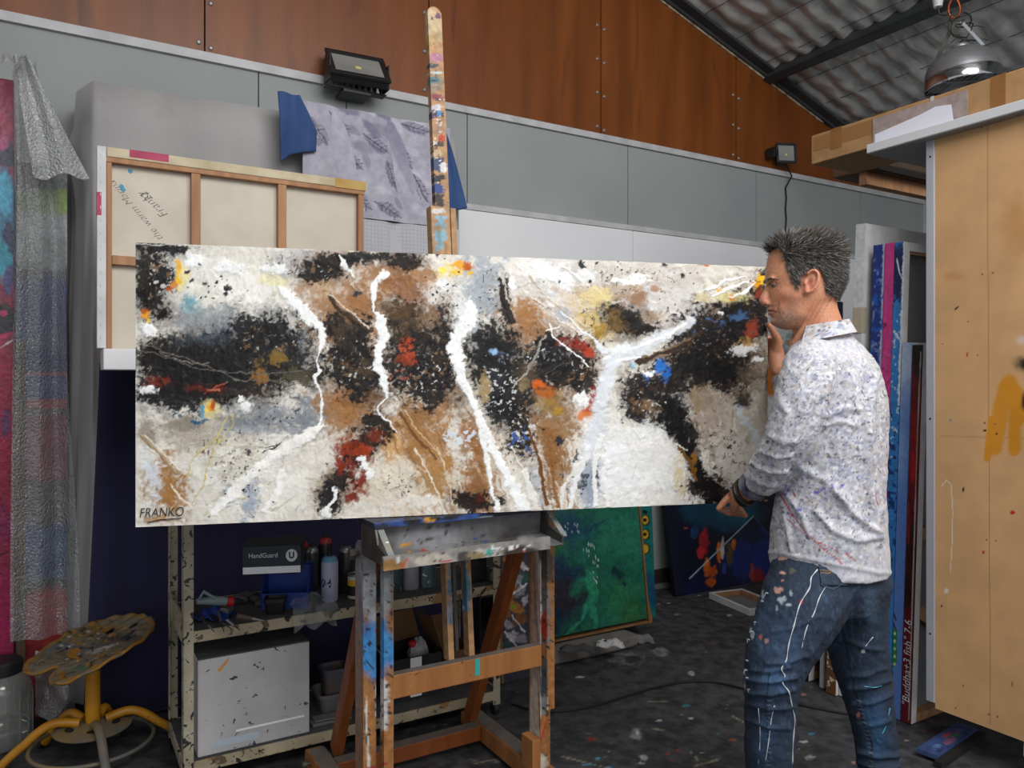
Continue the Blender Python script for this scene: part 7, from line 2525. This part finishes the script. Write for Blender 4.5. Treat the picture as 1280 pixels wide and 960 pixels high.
ridge([(1095, 470), (1086, 520), (1082, 570), (1090, 640), (1098, 680)], 4, .010)
ridge([(1085, 540), (1094, 600), (1102, 640)], 3, .006)
ridge([(1045, 615), (1065, 640), (1088, 660), (1100, 668)], 4, .011)
ridge([(1022, 640), (1040, 662), (1070, 675), (1096, 672)], 4, .008)
ridge([(1000, 585), (1030, 600), (1060, 625)], 5, .006)
ridge([(1028, 500), (1012, 530), (1000, 560), (990, 590)], 4, -.010)
ridge([(1035, 520), (1055, 510), (1075, 512)], 4, .007)
ridge([(1030, 532), (1050, 526), (1070, 532)], 3, .005)
ridge([(1040, 470), (1030, 495), (1022, 515)], 4, .006)
ridge([(1055, 460), (1050, 490), (1038, 512)], 4, -.005)
ridge([(985, 620), (1000, 640), (1012, 668)], 4, .006)
ridge([(978, 630), (984, 660), (990, 688)], 3, .005)
for k, (a, b) in enumerate((((952, 565), (990, 570)), ((940, 580), (984, 590)), ((930, 592), (972, 606)), ((926, 602), (960, 616)), ((962, 545), (998, 552)))):
    ridge([a, ((a[0] + b[0]) / 2, (a[1] + b[1]) / 2 + 5), b], 2.4 + .5 * k, .0045 + .0012 * (k % 3), near)
ridge([(975, 500), (985, 520), (975, 545)], 5, .005, near)
fold += .010 * (fbm(px / 26, py / 34, 4, 61) - .5) + .004 * (fbm(px / 9, py / 12, 3, 62) - .5)
fold += .004 * np.exp(-((py - (690 + np.clip((px - 968), 0, 130) * .2)) / 3) ** 2) * (py > 670)
setco(sm_, co + nr_ * fold[:, None])
p = Paint(px, py, '#c3c3c9')
p.vary(.06, 14, (1, 1), 4)
p.speck(1020, 560, 200, 260, '#b6b6c2', sc=6, thr=.53, soft=.09, a=.75)
p.speck(1020, 560, 200, 260, '#989cb4', sc=5.2, thr=.575, soft=.06, a=.7)
p.speck(1020, 560, 200, 260, '#b5a9a0', sc=5, thr=.60, soft=.05, a=.6)
p.speck(1020, 560, 200, 260, '#dfdfe2', sc=3.4, thr=.58, soft=.06, a=.8)
p.speck(1020, 560, 200, 260, '#5c6078', sc=2.6, thr=.675, soft=.05, a=.7)
p.speck(1020, 560, 200, 260, '#2a2a34', sc=3.2, thr=.735, soft=.03, a=.85)
p.blob(1060, 440, 60, 30, '#d8d8dc', soft=.9, edge=.4, a=.35)
for x, y, w in ((1088, 440, 2), (1091, 446, 1.6), (1092, 450, 1.4), (998, 521, 2.6), (1002, 522, 2), (980, 641, 2), (1057, 650, 1.4), (1035, 648, 1.2), (945, 569, 2), (960, 552, 2.4), (962, 562, 1.6)):
    p.blob(x, y, w, w * .8, '#1c1c24', edge=.6, esc=4)
for x, y, w in ((1052, 608, 3), (1040, 605, 2), (1040, 609, 2), (1030, 611, 2.6), (1023, 615, 2.6), (1019, 616, 3.4), (1027, 612, 2), (1016, 606, 2), (1010, 603, 1.6), (1008, 622, 1.6), (1002, 625, 2.4), (1000, 637, 2.6), (992, 632, 2), (983, 618, 3), (985, 612, 3), (982, 608, 2), (1072, 597, 2), (1074, 595, 1.5), (1003, 600, 1.6)):
    p.blob(x, y, w, w * .9, '#6a58b0', edge=.5, esc=4, a=.9)
p.line([(975, 618), (984, 633), (991, 645), (1003, 660), (1018, 676), (1032, 688), (1048, 700), (1053, 706)], 1.0, '#b03a3c', edge=.5, esc=4).line([(1018, 676), (1034, 682), (1047, 690)], .8, '#b5555a', edge=.5, esc=4).line([(1058, 692), (1069, 701)], 1.2, '#b5484a', edge=.6, esc=4)
p.line([(984, 648), (995, 660), (1005, 668)], .7, '#b56a6c', edge=.6, esc=4).line([(1090, 612), (1096, 632)], .9, '#b5484a', edge=.6, esc=4).line([(990, 612), (993, 622)], 1.0, '#a8484c', edge=.6, esc=4).blob(985, 634, 2, 2.4, '#b03038', edge=.5).blob(990, 643, 2, 2, '#b03038', edge=.5)
set_cols(sm_, p.C)
M_shirt = mk('patterned_shirt_cotton', attr=True, c2='#e2e2e6', ns=90, rough=.85, bump=.1, bs=260, sheen=.1)
shirt = link('shirt', sm_, M_shirt, man, smooth=180)
# collar: a folded band standing round the neck, points at the front
def collarf(u, v):
    # u round the neck from front-left over the back to front-right, v from fold down to the edge
    a = -2.35 + 4.7 * u                                 # 0 = nape
    back = math.cos(a * .5)
    c = hp(1027, 404) * 1.0
    rx, ry = .070, .066
    d = -hf * math.cos(a) * rx + hl * (-math.sin(a)) * ry
    drop = .016 * (1 - math.cos(a)) + .012
    z = .018 - drop * .75 - v * (.036 + .018 * (1 - back))
    out = 1.0 + v * (.28 + .1 * (1 - back)) + .02 * math.sin(u * 9)
    return c + d * out + hf * (.010 * (1 - back)) + Z * z


def collar_in(u, v):
    a = -2.35 + 4.7 * u
    back = math.cos(a * .5)
    c = hp(1027, 404) * 1.0
    d = -hf * math.cos(a) * .069 + hl * (-math.sin(a)) * .065
    drop = .016 * (1 - math.cos(a)) + .012
    return c + d + hf * (.010 * (1 - back)) + Z * (.018 - drop * .75 - v * .045)


cm = MB().sheet(collarf, 60, 12, .0022).sheet(collar_in, 60, 8, .002)
cme = cm.mesh('collar')
cc = coords(cme)
cpx, cpy = px_of(cc)
p = Paint(cpx, cpy, '#c9cacf')
p.speck(1020, 410, 90, 60, '#9a9fb4', sc=6, thr=.56, soft=.06).speck(1020, 410, 90, 60, '#b5aaa2', sc=5, thr=.62).speck(1020, 410, 90, 60, '#4c5066', sc=3, thr=.68)
set_cols(cme, p.C)
link('collar', cme, M_shirt, man, smooth=60)
# cuff opening hem at the near wrist
cd = (NEAR[-1] - NEAR[-2]).normalized()
cxs = cd.cross(Z).normalized()
cys = cxs.cross(cd)
hem = MB()
hem.loft([superring(NEAR[-2].lerp(NEAR[-1], -.3), cxs, cys, .049, .047, 24, 2), superring(NEAR[-2].lerp(NEAR[-1], .20), cxs, cys, .045, .043, 24, 2), superring(NEAR[-2].lerp(NEAR[-1], .20), cxs, cys, .042, .040, 24, 2), superring(NEAR[-2].lerp(NEAR[-1], -.3), cxs, cys, .044, .042, 24, 2)], cap=False)
ob('rolled_cuff', hem, mk('navy_cuff_lining', '#2a3048', '#8d8fa0', ns=30, rough=.8), man, smooth=50)

# ---- bracelets at the near wrist
for k, (t, r, m) in enumerate(((.62, .0375, mk('brown_leather', '#2e1f16', rough=.5)), (.75, .0365, mk('silver_band', '#8d9294', rough=.25, metal=.9)), (.87, .0355, mk('black_cord', '#15161a', rough=.5)), (.99, .0345, mk('brown_leather', '#2e1f16')))):
    c = NEAR[-2].lerp(NEAR[-1], t)
    tl = (cxs * math.cos(.25) + cd * math.sin(.25 + .1 * k)).normalized()
    ring = [c + tl * (r * math.cos(a)) + cys * (r * math.sin(a)) for a in [2 * math.pi * q / 28 for q in range(29)]]
    ob('bracelet', MB().tube(ring, .0048 if k != 1 else .0036, 8), m, man, smooth=60)

# ---- jeans
jn = MB()
jn.loft([superring(P(1036, 668, YB), FW, LS, .134, .174, 36, 2.3), superring(P(1037, 694, YB), FW, LS, .138, .178, 36, 2.3), superring(P(1040, 725, YB), FW, LS, .138, .176, 36, 2.3), superring(P(1042, 755, YB + .0), FW, LS, .118, .150, 36, 2.2)])
tube_mb(jn, LEGN, RN, 28)
tube_mb(jn, LEGF, RF, 28)
jm = remeshed(jn, .0034, 13, .5)
co = coords(jm)
nr_ = normals(jm)
px, py = px_of(co)
nl = co[:, 1] < 2.205
fold = np.zeros(len(co))
for a, b, h in (((935, 850), (994, 846), .010), ((934, 866), (992, 862), .008), ((936, 880), (990, 884), .006), ((940, 838), (985, 834), .006), ((960, 830), (1005, 820), .006), ((934, 900), (985, 910), .005), ((965, 790), (1025, 770), .004)):
    ridge([a, ((a[0] + b[0]) / 2, (a[1] + b[1]) / 2 + 4), b], 3.2, h, nl)
for a, b, h in (((1062, 860), (1112, 850), .008), ((1066, 880), (1114, 868), .007), ((1058, 845), (1106, 836), .006), ((1075, 940), (1122, 944), .010), ((1075, 953), (1122, 957), .010), ((1060, 800), (1102, 812), .006), ((1072, 905), (1112, 900), .005)):
    ridge([a, ((a[0] + b[0]) / 2, (a[1] + b[1]) / 2 + 4), b], 3.2, h, ~nl)
ridge([(1080, 720), (1040, 780), (1010, 822)], 4, .006, nl)
fold += .009 * (fbm(px / 18, py / 18, 4, 81) - .5) + .003 * (fbm(px / 5, py / 6, 3, 82) - .5)
setco(jm, co + nr_ * fold[:, None])
p = Paint(px, py, '#253449')
p.vary(.25, 18, (1, 1.4), 3)
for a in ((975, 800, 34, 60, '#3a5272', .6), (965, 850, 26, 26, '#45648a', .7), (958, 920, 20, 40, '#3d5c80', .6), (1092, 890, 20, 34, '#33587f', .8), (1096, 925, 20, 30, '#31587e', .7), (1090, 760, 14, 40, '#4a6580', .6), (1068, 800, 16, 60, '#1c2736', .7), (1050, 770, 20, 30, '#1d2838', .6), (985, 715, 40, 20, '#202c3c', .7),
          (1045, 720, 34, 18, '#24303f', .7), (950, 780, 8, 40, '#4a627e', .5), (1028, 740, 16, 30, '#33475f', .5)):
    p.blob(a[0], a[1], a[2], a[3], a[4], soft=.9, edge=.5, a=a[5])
p.speck(1020, 830, 140, 180, '#5a7494', sc=4, thr=.62, a=.2, st=(.6, 2)).speck(1020, 830, 140, 180, '#18222f', sc=5, thr=.62, a=.3, st=(1, 1.5))
p.blob(1079, 814, 2.4, 3, '#d5d8da', edge=.3).blob(1073, 893, 2.6, 5, '#c07a6c', edge=.6, esc=5)
for x, y, w, h, c in ((978, 698, 6, 3, '#c9988c'), (983, 692, 2, 6, '#c9988c'), (977, 716, 5, 2, '#c9988c'), (974, 737, 7, 4, '#d0a094'), (978, 726, 3, 2, '#b08078'), (1001, 752, 3, 3.5, '#a8242c'), (977, 750, 5, 6, '#aeb8c0'), (985, 756, 4, 2, '#aeb8c0'), (989, 741, 2, 4, '#9aa8b0'), (971, 760, 2, 5, '#93a2ac'), (950, 796, 2.6, 4, '#c0685a'), (958, 802, 3, 4, '#b58a84'), (968, 783, 2, 1.5, '#a87068'), (940, 792, 3, 8, '#bfc4c8'), (953, 744, 2, 6, '#b0b8bf'), (929, 838, 3, 5, '#b0b8bf'), (931, 855, 2, 10, '#b5b0ac'), (990, 713, 4, 4, '#5c5a4a')):
    p.blob(x, y, w, h, c, edge=.9, esc=5, soft=.4, a=.9)
p.line([(962, 840), (958, 880), (960, 930), (962, 960)], 1.0, '#16202c', edge=.3).line([(1052, 780), (1066, 850), (1080, 905), (1090, 930), (1088, 960)], 1.3, '#141c26', edge=.3)
for k in range(16):
    y = 875 + k * 5.4
    p.line([(1072 + (y - 875) * .21 if y < 935 else 1087, y), (1077 + (y - 875) * .21 if y < 935 else 1091, y + 1)], .7, '#5f6f7c', edge=.2)
    p.line([(959, y), (963, y + 1)], .7, '#5f6f7c', edge=.2)
set_cols(jm, p.C)
M_jean = mk('denim', attr=True, c2='#d0d0d0', ns=400, rough=.85, bump=.15, bs=500)
jean = link('jeans', jm, M_jean, man, smooth=180)
# back pocket, projected on to the seat of the jeans
from mathutils.bvhtree import BVHTree
bv = BVHTree.FromPolygons([Vector(v) for v in coords(jm) + np.array(man.location)], [tuple(q.vertices) for q in jm.polygons])


def on_jean(px, py, off):
    o = Vector((0, 0, H))
    d = ray(px, py).normalized()
    h = bv.ray_cast(o, d)
    return (h[0] + h[1] * off) if h[0] is not None else P(px, py, 2.1)


poc = MB()
poc.sheet(lambda u, v: on_jean(1023 + u * 36 + v * 3 * (1 - u), 706 + v * (26 - 3 * u) + u * 3, .0035), 22, 16, .002)
ob('back_pocket', poc, mk('dark_denim_pocket', '#1d2938', '#2a3a4e', ns=60, rough=.85), jean, smooth=180)
M_thr = mk('ochre_thread', '#7a5a28', '#8f6c34', ns=60, rough=.8)
for pts in ([(1024 + 33 * t, 713 + 4 * t + 5 * math.sin(t * 9) * (t > .3)) for t in [i / 14 for i in range(15)]], [(1024 + 33 * t, 717 + 3.4 * t + 5 * math.sin(t * 9) * (t > .3)) for t in [i / 14 for i in range(15)]]):
    ob('pocket_stitching', MB().tube([on_jean(x, y, .0052) for x, y in pts], .0015, 6), M_thr, jean)
for pts in ([(1023, 706), (1026, 732)], [(1026, 732), (1040, 737), (1052, 730)], [(1024, 711), (1047, 713)]):
    q = [Vector((*pts[0], 0)).lerp(Vector((*pts[-1], 0)), i / 8) if len(pts) == 2 else (Vector((*pts[0], 0)).lerp(Vector((*pts[1], 0)), i / 4) if i < 4 else Vector((*pts[1], 0)).lerp(Vector((*pts[2], 0)), (i - 4) / 4)) for i in range(9)]
    ob('pocket_stitching', MB().tube([on_jean(v.x, v.y, .005) for v in q], .0006, 5), mk('pale_thread', '#56667a', rough=.8), jean)
# paint drips dried on the cloth
M_drip = mk('white_paint_drip', '#c9ccd0', rough=.5)
M_dripb = mk('cyan_paint_drip', '#4fa9c8', rough=.5)
for pts, w, m in (([(1022, 712), (1014, 722), (1012, 735), (1000, 755), (993, 780), (986, 805), (983, 825), (977, 836), (981, 845), (978, 853), (986, 865), (989, 880), (993, 900), (991, 925), (990, 955)], .0019, M_drip), ([(1044, 704), (1040, 720), (1025, 745), (1018, 765), (1008, 785), (1002, 810)], .0016, M_drip),
                  ([(968, 882), (964, 900), (961, 925), (957, 950)], .0016, M_drip), ([(1091, 796), (1083, 806), (1079, 813)], .0014, M_drip), ([(948, 885), (950, 910), (950, 930), (948, 955)], .0010, M_drip), ([(1112, 885), (1106, 910), (1096, 926)], .0014, M_dripb), ([(1080, 858), (1092, 859), (1102, 857)], .0012, M_dripb)):
    q = smoothpts([on_jean(x, y, .0011) for x, y in pts], 5)
    ob('paint_drip', MB().tube(q, [w * (.75 + .35 * math.sin(i * 1.3)) for i in range(len(q))], 6), m, jean, smooth=180)
# frayed threads down the front of the near leg
for i, (x, y) in enumerate(((957, 742), (951, 752), (942, 778), (938, 790), (934, 800), (932, 826), (931, 838), (932, 848), (934, 862))):
    q = on_jean(x + 3, y, .001)
    ob('frayed_edge', MB().tube([q, q + Vector((-.006, -.003, .003)), q + Vector((-.010 + .004 * (i % 3), -.003, -.007 + .006 * (i % 2)))], [.0026, .0018, .0006], 6), mk('frayed_cotton', '#8d98a2', rough=.9), jean)
# boots
for a in (LEGN[-1], LEGF[-1]):
    b = MB()
    bd = FW
    sd = Vector((-FW.y, FW.x, 0))
    b.loft([superring(Vector((a.x, a.y, .0025)) + bd * .055, bd, sd, .145, .048, 28, 2.4), superring(Vector((a.x, a.y, .03)) + bd * .055, bd, sd, .147, .05, 28, 2.4), superring(Vector((a.x, a.y, .06)) + bd * .04, bd, sd, .125, .049, 28, 2.3), superring(Vector((a.x, a.y, .10)) + bd * .005, bd, sd, .072, .047, 28, 2.1), superring(Vector((a.x, a.y, .15)), bd, sd, .058, .047, 28, 2)])
    ob('boot', b, mk('dark_leather_boot', '#241e1a', rough=.6), man, smooth=60)
WORLD = .58
EXPOSURE = .22
LIGHTS = [('skylight_daylight', (1.5, .2, 4.0), (.9, 3.0, 1.3), 3.6, 2.4, 210, (1, .99, .97)),
          ('doorway_daylight', (2.2, -4.5, 2.4), (.6, 3, 1.6), 4.0, 2.4, 50, (1, .99, .97))]
# ================================================================== camera, light, view
cam = bpy.data.cameras.new('camera')
cam.sensor_fit = 'HORIZONTAL'
cam.sensor_width = 36
cam.lens = F / 1280 * 36
cam.shift_y = (CY - 480) / 1280
co_ = bpy.data.objects.new('camera', cam)
COL.objects.link(co_)
co_.location = (0, 0, H)
co_.rotation_euler = (math.pi / 2, 0, 0)
cam.clip_start = .05
SC.camera = co_

wd = bpy.data.worlds.new('overcast_daylight')
SC.world = wd
wd.use_nodes = True
bg = wd.node_tree.nodes['Background']
bg.inputs[0].default_value = (.90, .95, 1.0, 1)
bg.inputs[1].default_value = WORLD


def area(name, loc, target, sx, sy, power, col=(1, 1, 1)):
    l = bpy.data.lights.new(name, 'AREA')
    l.shape = 'RECTANGLE'
    l.size, l.size_y = sx, sy
    l.energy = power
    l.color = col
    o = bpy.data.objects.new(name, l)
    COL.objects.link(o)
    o.location = loc
    o.rotation_euler = (Vector(target) - Vector(loc)).to_track_quat('-Z', 'Y').to_euler()
    return o


for a in LIGHTS:
    area(*a)
SC.view_settings.view_transform = 'Standard'
SC.view_settings.look = 'None'
SC.view_settings.gamma = 1.0
SC.view_settings.use_curve_mapping = False
SC.view_settings.exposure = EXPOSURE
SC.cycles.use_denoising = True
SC.cycles.max_bounces = 8
SC.cycles.transparent_max_bounces = 16
